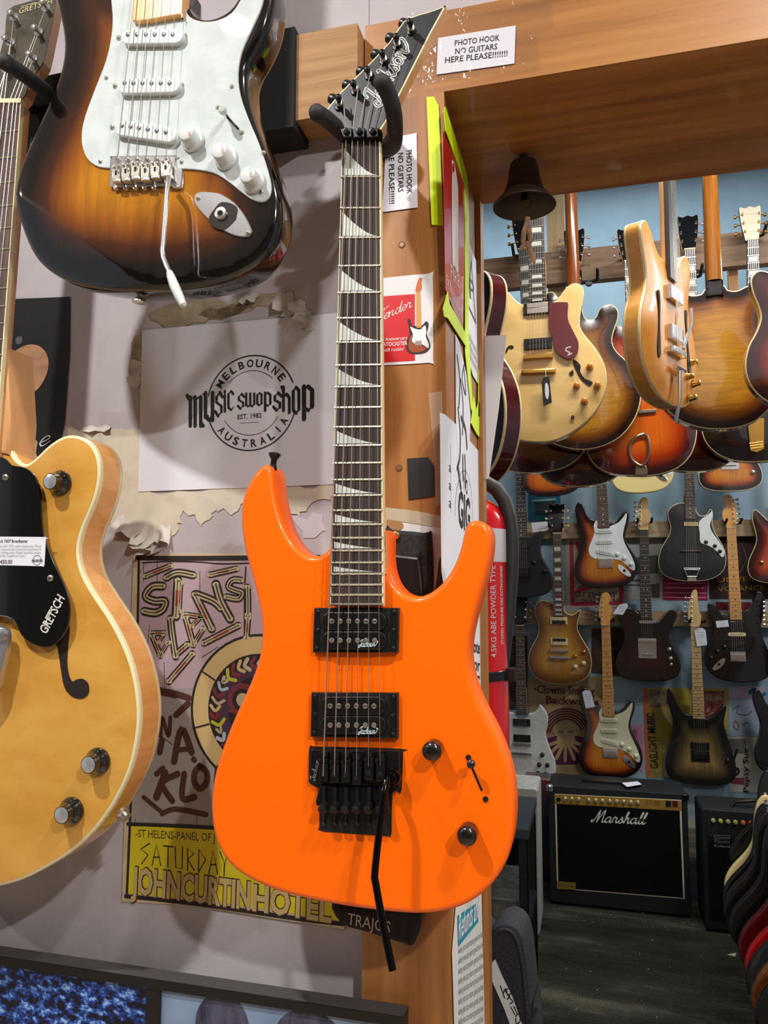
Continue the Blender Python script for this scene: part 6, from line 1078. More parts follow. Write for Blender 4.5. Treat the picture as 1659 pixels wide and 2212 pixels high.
# archtop with lyre tail
fF = axe('orange red hollow guitar with a lyre shaped tailpiece hanging low in the middle', 2.33, z3(945, 1330), 0, z3(905, 545), .628, 'semi', REDB_, MAHOG, ROSE, 'three', bind=CRP, dome=.010, scale=.628, inlay='block', hsm=BLACKL, pups=(), bridge='none', frets=20, extra={'fbend': .2}, n=(0, -1, 0),
    outline=traced([(890, 905), (840, 890), (790, 900), (740, 950), (730, 1020), (745, 1100), (740, 1180), (700, 1260), (668, 1350), (660, 1450), (670, 1560), (702, 1630), (762, 1680), (850, 1702), (960, 1706), (1060, 1700), (1170, 1662), (1240, 1592), (1270, 1500), (1270, 1420), (1250, 1340), (1205, 1260), (1180, 1180), (1180, 1100), (1190, 1020), (1170, 960), (1110, 920), (1040, 930), (985, 960), (960, 940)]), knobs=())
m = MB(); h = .022; lp_ = on(fF, [(985, 1478), (950, 1490), (915, 1520), (905, 1560), (915, 1610), (945, 1640), (975, 1650), (1000, 1620), (1012, 1580), (1010, 1530), (1000, 1490), (985, 1478)], h); m.tube([(*p, h) for p in smooth(lp_, 3, False)], .006, 8); m.prism(smooth(on(fF, [(945, 1650), (995, 1650), (1005, 1690), (990, 1702), (940, 1702), (935, 1690)], .018), 3), .004, .02, 0, .003); m.build('tailpiece', mat('old_nickel', (150, 140, 124), .3, .9), fF.g)
m = MB(); m.prism(on(fF, [(955, 1350), (1052, 1342), (1052, 1360), (955, 1368)], .02), .004, .022, 0, .002); m.build('bridge', mat('bridge_metal', (140, 134, 124), .35, .8), fF.g)
# three more dark bodies hanging low
axe('brown cherry guitar mostly hidden below the natural blonde guitar', 2.38, z3(412, 1687), -.300, z3(343, 660), .485, 'semi', CHB, MAHOG, EBON, 'three', bind=CRP, dome=.008, scale=.628, inlay='block', hsm=BLACKL, tun=GOLD, bridge='tomgold', extra={'fbend': .19, 'tail': -.05}, knobs=((.075, -.19, GOLD), (.12, -.15, GOLD)), pups=(('hum', .05, [BLKP, BLKP, BLKP]),))
axe('dark red guitar whose curved foot shows between two hollow guitars', 2.475, z3(640, 1762), -.300, z3(628, 1300), .05, 'semi', CHB, MAHOG, EBON, 'three', bind=CRP, dome=.008, scale=.628, inlay='block', hsm=BLACKL, bridge='tom', extra={'fbend': .19}, pups=(('hum', .05, [BLKP, BLKP, BLKP]),), sx=.95)
axe('wine red guitar low behind the orange red hollow guitar', 2.478, z3(1262, 1682), -.300, z3(1250, 1222), .05, 'semi', CHB, MAHOG, EBON, 'three', bind=CRP, dome=.008, scale=.628, inlay='block', hsm=BLACKL, bridge='tom', extra={'fbend': .19}, pups=(('hum', .05, [BLKP, BLKP, BLKP]),), sx=.9)
fJ = axe('black hollow guitar with white headstock and gold tailpiece at the upper right', 2.375, z3(1588, 1235), 0, z3(1572, 430), .628, 'semi', BLACKL, BLACKL, EBON, 'three', bind=CRP, dome=.010, scale=.628, inlay='block', hsm=mat('white_headstock', (214, 206, 184), .35, coat=.4), tun=GOLD, bridge='none', pups=(), extra={'fbend': .19}, knobs=(), neckback=BLACKL)
m = MB(); m.prism(on(fJ, [(1545, 1400), (1640, 1390), (1640, 1560), (1600, 1580), (1560, 1570)], .02), .010, .022, 0, .003)
for i in range(3): m.tube([(*on(fJ, [(1556 + 4 * i, 1530 + 14 * i)], .023)[0], .0225), (*on(fJ, [(1632, 1520 + 14 * i)], .023)[0], .0225)], .002, 6)
m.build('tailpiece', GOLD, fJ.g)
# dark red hollow body seen from its rim at the post
a_ = on_y(*z3(70, 1230), 1.12); nG = V((-math.sin(R(40)), -math.cos(R(40)), 0)); fGb = Fr(a_, V((0, 0, 1)), nG); gG = root('electric_guitar', fGb.M, 'dark red hollow guitar seen from its rim behind the post', 'guitar')
DKR = grain('dark_red_rim', [(.3, (58, 14, 16)), (.6, (84, 22, 22))], 9, (.6, 4, 1), .14, 1)
rr_ = [(205, 1000), (175, 960), (150, 930), (128, 880), (140, 800), (158, 720), (150, 650), (120, 595), (70, 572), (20, 585)]
rt = fGb.pts(Z3([(30, 640), (70, 588), (112, 590), (142, 625), (152, 690), (146, 780), (128, 870), (112, 960), (130, 1040), (172, 1110), (208, 1200), (226, 1300), (226, 1420), (206, 1540), (170, 1640), (110, 1720), (40, 1760)]), 0)
cu = rt[0][0] - .03; outG = rt + [(2 * cu - u, v) for u, v in rt[::-1]]
m = body(MB(), smooth(outG, 3), .062, res=.03, dome=.006, mf=0, ms=1, mk=1, mbind=2, bw=.006); m.build('body', [CHB, DKR, CRP], gG, ang=55)
m = MB(); vt = rt[0][1] - .03; m.prism([(cu - .026, vt), (cu + .026, vt), (cu + .021, vt + .45), (cu - .021, vt + .45)], -.018, .014, 0, .006); m.build('neck', EBON, gG); m = MB(); m.prism(smooth([(cu - .022, vt + .45), (cu + .022, vt + .45), (cu + .04, vt + .6), (cu, vt + .62), (cu - .04, vt + .6)], 2), -.018, .0, 0, .002); m.build('headstock', BLACKL, gG)
fEE = axe('red sunburst hollow guitar cut by the upper right edge', 1.42, z3(1905, 850), 0, z3(1893, 550), .185, 'semi', REDB_, MAHOG, EBON, 'three', bind=CRP, dome=.010, scale=.628, inlay='block', hsm=BLACKL, bridge='tom', extra={'fbend': .19}, pups=(('hum', .05, [BLKP, NIC, NIC]),), hole=[[(x, y) for x, y in ((-128, 20), (-118, 30), (-108, 24), (-112, -20), (-104, -70), (-112, -84), (-124, -76), (-122, -30))]], sx=1.0)
for nm, q in (('trim_11', fA.wld(0, .728 * fA.s, -.035)), ('trim_12', fE.wld(0, .80, -.013)), ('trim_13', fGb.wld(cu, vt + .56, -.02))): slabx(nm, q.x - .04, q.x + .04, q.y, q.y + .04, q.z - .02, 4.349, DULLW)
for fr, lb in ((TOP0, 'long black wall hanger behind the hollow guitars holding the orange sunburst guitar'), (TOP1, 'long black wall hanger behind the hollow guitars holding the cream guitar'), (TOP2, 'long black wall hanger behind the hollow guitars holding the small sunburst guitar')):
    p = fr.wld(0, .66 * fr.s, 0); y = YB - .001; hanger((p.x, YB, p.z), [(p.x, y - .03, p.z), (p.x - .034, y - .08, p.z), (p.x - .036, y - .16, p.z), (p.x - .036, y - .25, p.z + .015)], [(p.x, y - .03, p.z), (p.x + .034, y - .08, p.z), (p.x + .036, y - .16, p.z), (p.x + .036, y - .25, p.z + .015)], .007, (p.x, y, p.z), (0, -.04, 0), lb)
# small hangers on the rails
def small_hanger(px, py, Yw, label, grp, r=.007, d=.062):
    c = on_y(px, py, Yw - .0005); z = c.z; hanger((c.x, Yw, z), [(c.x, Yw - .02, z), (c.x - .034, Yw - .03, z + .002), (c.x - .036, Yw - d, z + .004), (c.x - .036, Yw - d - .05, z + .018)], [(c.x, Yw - .02, z), (c.x + .034, Yw - .03, z + .002), (c.x + .036, Yw - d, z + .004), (c.x + .036, Yw - d - .05, z + .018)], r, (c.x, Yw - .001, z), (0, -.026, 0), label, base_r=.016, group=grp)
for (x, y), lb in (((508, 352), 'honey burst'), ((983, 328), 'dark wine red'), ((1457, 332), 'glossy black left handed')): small_hanger(*z4(x, y), YK, 'small black hanger on the upper timber rail holding the %s guitar' % lb, 'hangers on the upper rail of the back wall')
for (x, y), lb in (((778, 858), 'two tone sunburst'), ((1264, 864), 'black and tan burst'), ((312, 860), 'silver white')): small_hanger(*z4(x, y), YK, 'small black hanger on the lower timber rail holding the %s guitar' % lb, 'hangers on the lower rail of the back wall')
for (x, y), lb in (((325, 520), 'brown cherry guitar'), ((903, 520), 'orange red hollow guitar'), ((1572, 420), 'black guitar with the white headstock'), ((685, 660), None), ((1235, 640), None)):
    small_hanger(*z3(x, y), RY, 'small black hanger on the high timber rail holding the %s' % lb if lb else ('empty black hanger under the high rail right of the brown neck' if x < 900 else 'empty black hanger under the high rail left of the large amber guitar'), 'hangers on the high timber rail')
# white price tags
def ptag(c, pts, Y, label, wires=None):
    fr = Fr(on_y(*z4(*c), Y), (0, 0, 1), (0, -1, 0)); m = MB(); m.prism(fr.pts(Z4(pts)), 0, .001); o = tag(m.build('price_tag', WHITE2, None, fr.M), label, 'tag', 'white price tags')
    m = MB(); cx = sum(p[0] for p in pts) / len(pts); cy = sum(p[1] for p in pts) / len(pts)
    for k in range(3): pen(m, [fr.at(*z4(cx - 18, cy - 12 + 12 * k), .0013), fr.at(*z4(cx + 14, cy - 12 + 12 * k), .0013)], .0014, .0013, curve=False)
    m.build('writing', GREYI, o)
ptag((420, 345), [(372, 326), (455, 318), (466, 330), (466, 358), (456, 368), (380, 378)], 3.531, 'white price tag on the headstock of the honey burst guitar')
ptag((858, 792), [(814, 820), (850, 770), (890, 762), (898, 778), (870, 826)], 3.531, 'white price tag at the shoulder of the dark wine red guitar')
ptag((1292, 945), [(1258, 910), (1276, 897), (1306, 898), (1320, 912), (1328, 990), (1272, 998)], 3.531, 'white price tag hanging beside the pale neck of the black and tan guitar')
ptag((1408, 876), [(1374, 860), (1440, 854), (1446, 890), (1380, 896)], 3.531, 'white price card on the plate of the glossy black left handed guitar')
ptag((682, 1285), [(648, 1246), (664, 1236), (688, 1236), (698, 1250), (718, 1326), (668, 1334)], 3.531, 'white price tag over the horn of the two tone sunburst guitar')
# ---------------- posters on the back wall
BW = Fr((0, YB, 0), (0, 0, 1), (0, -1, 0))
def poster(pts, m_, label, prints=(), mats=(), h=.002):
    o = sheet(BW, Z4(pts), h, m_, 'wall_poster', label, 'poster')
    if prints:
        mb = MB(); hh = h + .0006
        for i, p in enumerate(prints):
            if p[0] == 'f': mb.flat(BW.pts(Z4(p[1]), hh), hh + .0003 * i * .2, p[2])
            elif p[0] == 't': text(mb, p[1], BW.at(*z4(*p[2]), hh), BW.at(*z4(*p[3]), hh), hh + .0040, p[4], p[5], p[6] if len(p) > 6 else 0)
            elif p[0] == 'l': pen(mb, BW.pts(Z4(p[1]), hh), p[2], hh + .0011 + .00006 * i, p[3])
        mb.build('print', list(mats), o)
    return o
pmat = lambda n, c: mat(n, c, .75)
poster([(355, 145), (530, 150), (530, 315), (355, 318)], pmat('teal_paper', (14, 92, 110)), 'teal poster on the back wall left of the sunburst guitar', [('f', [(390, 215), (500, 205), (505, 280), (395, 285)], 0), ('l', [(380, 206), (500, 198)], .012, 1)], [pmat('dark_print', (28, 44, 44)), pmat('pale_teal', (120, 160, 160))])
poster([(560, 415), (872, 415), (872, 785), (566, 790)], pmat('old_poster', (186, 172, 150)), 'pink and white gig poster with a Saturday date, behind the top row sunburst guitar', [('f', [(580, 430), (600, 430), (606, 770), (584, 775)], 0), ('f', [(600, 758), (866, 752), (866, 772), (600, 778)], 0), ('f', [(846, 430), (868, 430), (868, 760), (850, 760)], 0), ('l', [(620, 700), (740, 660), (860, 640)], .02, 0), ('l', [(620, 440), (650, 520), (630, 600)], .02, 0), ('t', 'SAT 23rd MAY', (606, 730), (836, 730), 1, .030, .01), ('t', 'PUBLIC BAR $5', (600, 756), (850, 752), 1, .018), ('l', [(630, 680), (700, 650), (780, 660), (850, 620)], .010, 2)], [pmat('poster_pink', (176, 44, 84)), pmat('poster_brown', (90, 40, 44)), pmat('poster_grey', (96, 92, 84))])
poster([(860, 420), (1090, 400), (1086, 745), (870, 745)], pmat('newsprint', (150, 152, 152)), 'grey newspaper poster behind the dark wine red guitar neck', [('f', [(890, 520), (1060, 500), (1060, 600), (890, 610)], 0), ('f', [(1020, 660), (1070, 655), (1070, 735), (1020, 735)], 0), ('l', [(880, 640), (1000, 636)], .010, 0), ('l', [(880, 665), (1000, 662)], .006, 0)], [pmat('news_dark', (70, 72, 74))])
poster([(1086, 590), (1330, 590), (1330, 748), (1088, 746)], pmat('magenta_paper', (140, 24, 66)), 'magenta poster under the black cutaway guitar', [('l', [(1092, 655), (1320, 655)], .005, 0), ('l', [(1100, 678), (1310, 680)], .008, 0), ('l', [(1100, 706), (1322, 708)], .008, 0), ('l', [(1092, 730), (1322, 732)], .005, 0)], [pmat('magenta_white', (206, 120, 150))])
poster([(1335, 395), (1680, 395), (1680, 740), (1340, 740)], pmat('brown_poster', (52, 30, 32)), 'dark brown poster with yellow words behind the maple neck', [('t', 'UNVEIL', (1386, 650), (1600, 640), 0, .026), ('t', 'VOYANCE', (1386, 700), (1640, 690), 0, .026), ('l', [(1420, 480), (1500, 430), (1540, 520), (1500, 600)], .006, 1)], [pmat('poster_gold', (170, 130, 40)), pmat('poster_mauve', (110, 80, 86))])
poster([(1374, 756), (1570, 756), (1570, 800), (1376, 800)], pmat('crimson_paper', (110, 24, 46)), 'small crimson flyer above the glossy black left handed guitar')
poster([(350, 1175), (760, 1160), (760, 1712), (430, 1716), (355, 1340)], grain('tan_poster', [(.3, (160, 136, 92)), (.6, (182, 158, 112))], 8, (1, 1, 1), .8), 'tan poster with maroon lettering and a round sun drawing behind the lower guitars',
    [('t', '\u2022Clowns Smiling', (386, 1250), (716, 1262), 0, .046, .012), ('t', 'Backwards', (452, 1306), (740, 1320), 0, .042, .012), ('f', [(445, 1500), (560, 1470), (690, 1500), (690, 1600), (620, 1640), (500, 1640), (446, 1580)], 1)] +
    [('l', [(560 + r_ * math.cos(R(a)) * 1.0, 1480 - r_ * math.sin(R(a))) for a in range(20, 171, 25)], .008, 0) for r_ in (88, 102, 116, 130, 144)] + [('l', [(560, 1500), (560 + 120 * math.cos(R(a)), 1500 - 120 * math.sin(R(a)))], .018, 2) for a in (200, 222, 244, 268, 292, 314, 338)] + [('l', [(520, 1455), (600, 1455)], .070, 2), ('l', [(535, 1505), (585, 1505)], .055, 2), ('l', [(520, 1462), (545, 1462)], .006, 1), ('l', [(575, 1462), (600, 1462)], .006, 1)], [pmat('maroon_print', (96, 30, 48)), pmat('purple_print', (92, 22, 72)), pmat('sun_tan', (184, 160, 112))])
poster([(985, 1225), (1130, 1222), (1440, 1230), (1440, 1710), (1000, 1712)], grain('yellow_poster', [(.3, (158, 138, 40)), (.5, (176, 158, 62)), (.7, (120, 118, 104))], 9, (1, 1, 1), .8), 'yellow music poster with upright black words behind the black and tan guitar',
    [('f', [(980, 1228), (1004, 1228), (1020, 1700), (996, 1706)], 0), ('t', 'GASLIGHT MUSIC', (1062, 1660), (1040, 1360), 1, .040, .012), ('f', [(1010, 1235), (1130, 1230), (1130, 1320), (1012, 1330)], 2), ('f', [(1090, 1560), (1180, 1560), (1180, 1710), (1090, 1710)], 3), ('f', [(1300, 1240), (1420, 1240), (1420, 1380), (1300, 1380)], 4)], [pmat('orange_print', (190, 100, 50)), pmat('black_print', (22, 22, 20)), grain('photo_patch', [(.35, (70, 74, 72)), (.5, (140, 120, 92)), (.65, (96, 60, 50))], 30), pmat('pale_grey_paper', (176, 176, 164)), grain('red_patch', [(.35, (80, 34, 34)), (.5, (130, 60, 50)), (.65, (150, 140, 120))], 24)])
poster([(908, 1430), (976, 1425), (982, 1570), (976, 1680), (915, 1640)], pmat('pink_paper', (196, 128, 152)), 'plain pink flyer right of the two tone sunburst guitar', [('f', [(920, 1450), (946, 1450), (946, 1490), (920, 1490)], 0)], [pmat('mauve_ink', (140, 96, 124))])
poster([(1442, 1215), (1690, 1205), (1680, 1485), (1450, 1485)], pmat('pale_blue_paper', (156, 170, 190)), 'pale blue signed drawing right of the black and tan guitar', [('f', [(1448, 1218), (1640, 1212), (1636, 1285), (1450, 1280)], 0), ('l', [(1560, 1250), (1585, 1230), (1620, 1262), (1640, 1255)], .018, 1), ('l', [(1465, 1340), (1500, 1320), (1490, 1360), (1540, 1370), (1570, 1350)], .003, 2), ('l', [(1482, 1400), (1472, 1430), (1488, 1450), (1500, 1425), (1484, 1404)], .006, 3), ('l', [(1520, 1425), (1545, 1410), (1560, 1425)], .003, 2)], [pmat('lilac_paper', (190, 180, 200)), pmat('wave_blue', (30, 110, 150)), pmat('pencil', (60, 64, 70)), pmat('ochre_print', (150, 110, 40))])
poster([(1440, 1488), (1690, 1488), (1690, 1790), (1450, 1790)], pmat('sketch_paper', (188, 186, 172)), 'white sketch poster with sideways name at the right of the back wall', [('f', [(1446, 1500), (1540, 1500), (1540, 1580), (1446, 1580)], 0), ('t', 'Pepsy Sue', (1552, 1790), (1550, 1550), 1, .026, .01), ('l', [(1450, 1690), (1470, 1620), (1490, 1560)], .012, 1), ('l', [(1480, 1700), (1500, 1680), (1490, 1660), (1478, 1690)], .010, 1), ('f', [(1456, 1712), (1528, 1712), (1528, 1750), (1458, 1745)], 2), ('l', [(1528, 1600), (1528, 1780)], .002, 1)], [pmat('sketch_grey', (116, 116, 110)), pmat('sketch_black', (30, 28, 26)), pmat('sketch_red', (140, 60, 70))])
poster([(242, 940), (350, 940), (350, 1340), (230, 1340)], grain('dark_flyers', [(.35, (24, 26, 26)), (.5, (60, 48, 40)), (.62, (90, 60, 50)), (.7, (130, 130, 126))], 14, (1, 1, 1), .7), 'dark collage of flyers behind the silver white guitar neck')
poster([(820, 895), (1000, 895), (1000, 1180), (700, 1140), (700, 900)], grain('rust_flyer', [(.35, (44, 30, 26)), (.6, (82, 54, 44))], 12, (1, 1, 1), .7), 'rust brown flyer between the honey burst and dark wine red guitars')
# ---------------- amplifiers on the floor
def amp_box(name, label, x0, x1, y0, y1, z1, tolex, build): 
    A = root(name, T((x0 + x1) / 2, (y0 + y1) / 2, 0), label, 'amplifier'); ox, oy = (x0 + x1) / 2, (y0 + y1) / 2
    return A, lambda v: (v[0] - ox, v[1] - oy, v[2])
def rbox(mb, x0, x1, y0, y1, z0, z1, r, mi=0):
    p = [(x0, z0), (x1, z0), (x1, z1), (x0, z1)]; q = []
    for (cx, cz, a) in ((x0 + r, z0 + r, 180), (x1 - r, z0 + r, 270), (x1 - r, z1 - r, 0), (x0 + r, z1 - r, 90)):
        for k in range(5): t = R(a + 22.5 * k); q.append((cx + r * math.cos(t), cz + r * math.sin(t)))
    N = len(q); vs = [(x, y, z) for y in (y0, y0 + .004, y1) for x, z in (q if y != y0 else inset(q, .003))]; fs = []
    for k in range(2):
        for i in range(N): j = (i + 1) % N; fs.append((k * N + i, k * N + j, (k + 1) * N + j, (k + 1) * N + i))
    fs += [tuple(range(N))[::-1], tuple(2 * N + i for i in range(N))]; mb.add(vs, fs, mi)
TOLEX = grain('black_tolex', [(.4, (18, 20, 22)), (.6, (34, 36, 39))], 300, (1, 1, 1), .5, 0, .2, spec=.3); GRILL = grain('speaker_cloth', [(.4, (6, 6, 7)), (.6, (15, 15, 16))], 500, (1, 1, 1), .9, spec=.1)
YM = 3.10; ml, mr = on_y(1187, 1850, YM).x, on_y(1489, 1850, YM).x; mt = on_y(1330, 1706, YM).z
AM = root('guitar_amplifier', T((ml + mr) / 2, YM, 0), 'large black amplifier with gold panel and white script logo on the floor', 'amplifier'); hw = (mr - ml) / 2
m = MB(); rbox(m, -hw, hw, .0, .25, .012, mt, .018); m.build('cabinet', TOLEX, AM)
AF = Fr((( ml + mr) / 2, YM, 0), (0, 0, 1), (0, -1, 0)); AM_i = AM.matrix_basis.inverted() @ AF.M
q = lambda l, h=.003: AF.pts([(1130 + x / 3.136, 1650 + y / 3.136) for x, y in l], h)
m = MB(); m.prism(q([(214, 204), (1070, 246), (1096, 916), (230, 846)]), .0002, .002, 0); m.build('white_piping', mat('amp_piping', (196, 190, 170), .6), AM, AM_i)
m = MB(); m.prism(q([(228, 270), (1060, 318), (1084, 906), (240, 838)]), .001, .0045, 0); GR = m.build('speaker_grille', GRILL, AM, AM_i)
m = MB(); m.prism(q([(216, 206), (1068, 250), (1070, 318), (218, 272)]), .001, .004, 0); GP_ = m.build('control_panel', mat('gold_panel', (182, 146, 66), .35, .6), AM, AM_i)
for x, y in ((285, 236), (330, 238), (376, 240), (445, 246), (492, 248), (538, 251), (586, 253), (634, 255), (682, 256), (730, 260), (777, 262)): m = MB(); u, v = q([(x, y)])[0]; m.lathe((u, v, .004), (0, 0, 1), [(.0105, 0), (.010, .004), (.008, .006), (.0075, .018), (.004, .019)], 12); m.build('control_knob', mat('silver_knob', (200, 190, 170), .25, .8), GP_)
m = MB(); u, v = q([(241, 240)])[0]; m.disc(u, v, .010, .003, .010, 12); m.build('input_socket', BLKP, GP_)
m = MB(); text(m, 'JCM 800', q([(830, 262)])[0], q([(930, 268)])[0], .0045, 0, .012); text(m, 'LEAD SERIES', q([(830, 278)])[0], q([(930, 284)])[0], .0045, 0, .007); m.build('lettering', mat('panel_brown', (90, 50, 24), .6), GP_)
for x, c, nm in ((985, (14, 14, 15), 'standby_switch'), (1030, (70, 10, 12), 'power_switch')): m = MB(); m.prism(q([(x - 18, 248), (x + 16, 250), (x + 16, 288), (x - 18, 286)]), .003, .009, 0, .001); m.build(nm, mat(nm, c, .4), GP_)
m = MB(); P0 = V(q([(462, 392)], .006)[0]); P1 = V(q([(822, 410)], .006)[0]); script(m, 'Marshall', P0, P1 - P0, (.0, .026), .006, .0085, slant=.30); o = m.build('logo', mat('amp_logo_white', (206, 204, 196), .5), AM, AM_i)
m = MB(); m.prism(q([(230, 795), (356, 803), (356, 852), (234, 846)]), .002, .0055); bd = m.build('name_plate', mat('gold_plate', (150, 126, 60), .4, .5), AM, AM_i); m = MB(); text(m, 'JCM 800', q([(246, 828)])[0], q([(340, 834)])[0], .0058, 0, .012); m.build('lettering', mat('plate_dark', (70, 56, 24), .6), bd)
m = MB(); m.box(-.16, .12, .09, .115, mt, mt + .014); m.build('carry_handle', BLKP, AM)
for sx_ in (-1, 1): m = MB(); m.lathe((sx_ * (hw - .008), .01, mt - .008), (0, 0, 1), [(.016, -.02), (.018, .004), (.010, .010)], 10); m.build('corner_cap', BLKM if sx_ > 0 else CHR, AM)
for sx_ in (-1, 1):
    for y in (.03, .22): m = MB(); m.lathe((sx_ * (hw - .05), y, 0), (0, 0, 1), [(.014, 0), (.016, .0125)], 10); m.build('foot', BLKP, AM)
pc = on_z(*z4(920, 1746), mt + .0145); m = MB(); ps = [on_z(*z4(x, y), mt + .0145) for x, y in ((864, 1740), (950, 1732), (972, 1748), (892, 1762))]; m.add([(p.x, p.y, mt + .0145) for p in ps] + [(p.x, p.y, mt + .0155) for p in ps], [(0, 1, 2, 3), (4, 7, 6, 5), (0, 4, 5, 1), (1, 5, 6, 2), (2, 6, 7, 3), (3, 7, 4, 0)]); tag(m.build('paper_slip', WHITE2, smooth=False), 'white paper slip lying on top of the large black amplifier', 'paper')
# pale amplifier at the left
YL = 2.72; l1 = on_y(1163, 1800, YL).x; lt = on_y(1150, 1704, YL).z; PALE = grain('pale_tolex', [(.35, (150, 150, 140)), (.6, (178, 178, 168))], 40, (1, 1, 8), .6)
AL = root('guitar_amplifier', T(l1 - .25, YL, 0), 'pale grey amplifier with dark grille on the floor behind the orange guitar', 'amplifier'); m = MB(); rbox(m, -.25, .25, 0, .24, .012, lt, .016); m.build('cabinet', PALE, AL)
m = MB(); m.box(-.225, .21, -.004, .002, .07, lt - .14); m.build('speaker_grille', GRILL, AL, smooth=False); m = MB(); m.box(-.225, .21, -.003, .002, .05, .062); m.build('lower_trim', mat('trim_grey', (150, 150, 142), .5), AL, smooth=False)
for sx_ in (-.2, .2):
    for y in (.03, .2): m = MB(); m.lathe((sx_, y, 0), (0, 0, 1), [(.014, 0), (.016, .0125)], 10); m.build('foot', BLKP, AL)
# the smaller black amplifier at the right
YO = 2.98; o0 = on_y(1518, 1850, YO).x; ot = on_y(1580, 1752, YO).z; AO = root('guitar_amplifier', T(o0 + .24, YO, 0), 'black amplifier with coloured knobs and a strap handle at the right on the floor', 'amplifier')
m = MB(); rbox(m, -.24, .26, 0, .24, .012, ot, .018); m.build('cabinet', TOLEX, AO); m = MB(); m.box(-.215, .235, -.004, .003, .06, ot - .135); m.build('speaker_grille', GRILL, AO, smooth=False); m = MB(); m.box(-.215, .235, -.005, .003, ot - .12, ot - .05); PN = m.build('control_panel', mat('dark_panel', (22, 22, 23), .5), AO, smooth=False)
OF = Fr((o0 + .24, YO, 0), (0, 0, 1), (0, -1, 0)); OI = AO.matrix_basis.inverted() @ OF.M; q5 = lambda x, y, h=.008: OF.at(1480 + x / 4.788, 1750 + y / 4.788, h)
for x, y, c in ((290, 107, (150, 156, 96)), (366, 113, (160, 164, 60)), (444, 120, (150, 152, 100)), (521, 126, (150, 160, 66)), (600, 131, (196, 96, 50)), (680, 136, (206, 90, 40))): m = MB(); u, v = q5(x, y); m.lathe((u, v, .004), (0, 0, 1), [(.010, 0), (.009, .010), (.005, .012)], 12); kb = m.build('control_knob', mat('knob_%d_%d' % (c[0], c[1]), c, .4), PN); kb.matrix_basis = OI
m = MB(); h = .0055
for l in ([(300, 262), (445, 262), (455, 280), (450, 296), (345, 298), (330, 310), (345, 322), (458, 324)], [(300, 262), (304, 330)], [(318, 330), (318, 300), (336, 282), (436, 282)], [(330, 338), (458, 340)]): pen(m, [q5(x, y, h) for x, y in l], .0018, h)
text(m, 'Roland', q5(302, 380, h), q5(464, 388, h), h, 0, .011); o = m.build('logo', mat('silver_print', (130, 130, 130), .5), AO, OI)
m = MB(); m.tube([(-.10, .08, ot - .002), (-.08, .08, ot + .022), (0, .08, ot + .034), (.10, .08, ot + .028), (.13, .08, ot - .002)], .009, 8); m.build('carry_handle', BLKP, AO)
for sx_ in (-.2, .2):
    for y in (.03, .2): m = MB(); m.lathe((sx_, y, 0), (0, 0, 1), [(.014, 0), (.016, .0125)], 10); m.build('foot', BLKP, AO)
# leaning books and boxes between the amps
m = MB(); xg = on_y(1502, 1850, 3.3).x; m.box(xg - .10, xg + .06, 3.37, 3.55, 0, .19); tag(m.build('record_box', grain('blue_grey_box', [(.4, (66, 82, 92)), (.6, (84, 98, 104))], 10), smooth=False), 'tall blue grey box between the two black amplifiers', 'box')
for k in range(6): 
    m = MB(); m.box(xg - .11, xg + .07, 3.37, 3.55, .1901 + k * .024, .1901 + k * .024 + .023); tag(m.build('magazine', mat('magazine_%d' % (k % 3), ((120, 116, 98), (136, 130, 112), (104, 100, 88))[k % 3], .7), smooth=False), ('lowest', 'second', 'third', 'fourth', 'fifth', 'topmost')[k] + ' faded magazine of the stack on the blue grey box', 'magazine', 'magazines on the blue grey box')
m = MB(); xg = on_y(1175, 1800, 3.35).x; m.box(xg - .10, xg + .06, 3.37, 3.53, 0, .52); tag(m.build('wrapped_box', grain('shrink_wrap', [(.35, (26, 28, 34)), (.5, (50, 54, 64)), (.6, (110, 52, 48)), (.72, (140, 150, 160))], 8, (1, 1, .4), .25), smooth=False), 'plastic wrapped box in the gap left of the large black amplifier', 'box')
# slotted steel stand, grey case and ribbed case
YS = 1.75; sx0, sx1 = on_y(1121, 1900, YS).x, on_y(1141, 1900, YS).x; stz = on_y(1130, 1812, YS).z; SS = root('steel_stand', T(sx1, YS, 0), 'black slotted steel shelf stand behind the orange guitar', 'stand'); STL = mat('black_steel', (30, 31, 34), .45, .3); wdt = .5
def angle_leg(x, y): 
    m = MB(); m.box(x - .03, x, y, y + .003, 0, stz); m.box(x - .003, x, y, y + .03, 0, stz)
    z = .02
    while z < stz - .03: m.box(x - .020, x - .010, y - .0004, y + .0005, z, z + .012, 1); z += .03
    m.build('leg', [STL, VOID], SS, smooth=False)
for x in (0, -wdt): 
    for y in (0, .35): angle_leg(x, y)
m = MB(); m.box(-wdt - .003, .003, -.003, .39, stz, stz + .03); m.build('shelf', mat('steel_shelf', (54, 58, 64), .5, .2), SS, smooth=False)
m = MB(); m.box(-wdt, 0, .005, .36, .42, .44); m.build('shelf', STL, SS, smooth=False)
m = MB(); c0 = sx1 - .46; m.box(c0, sx1 - .035, YS + .02, YS + .34, .4405, on_y(1090, 1950, YS).z); tag(m.build('grey_case', grain('grey_case_shell', [(.4, (62, 62, 58)), (.6, (88, 88, 82))], 30, (1, 1, 1), .6), smooth=False), 'worn grey case on the lower shelf of the steel stand', 'case')
m = MB(); m.box(sx1 - .42, sx1 - .05, YS + .03, YS + .33, 0, .30)
for k in range(24): m.box(sx1 - .42 + k * .0155, sx1 - .412 + k * .0155, YS + .022, YS + .031, .02, .29)
tag(m.build('ribbed_case', mat('ribbed_grey', (44, 46, 46), .5), smooth=False), 'dark ribbed case on the floor under the steel stand', 'case')
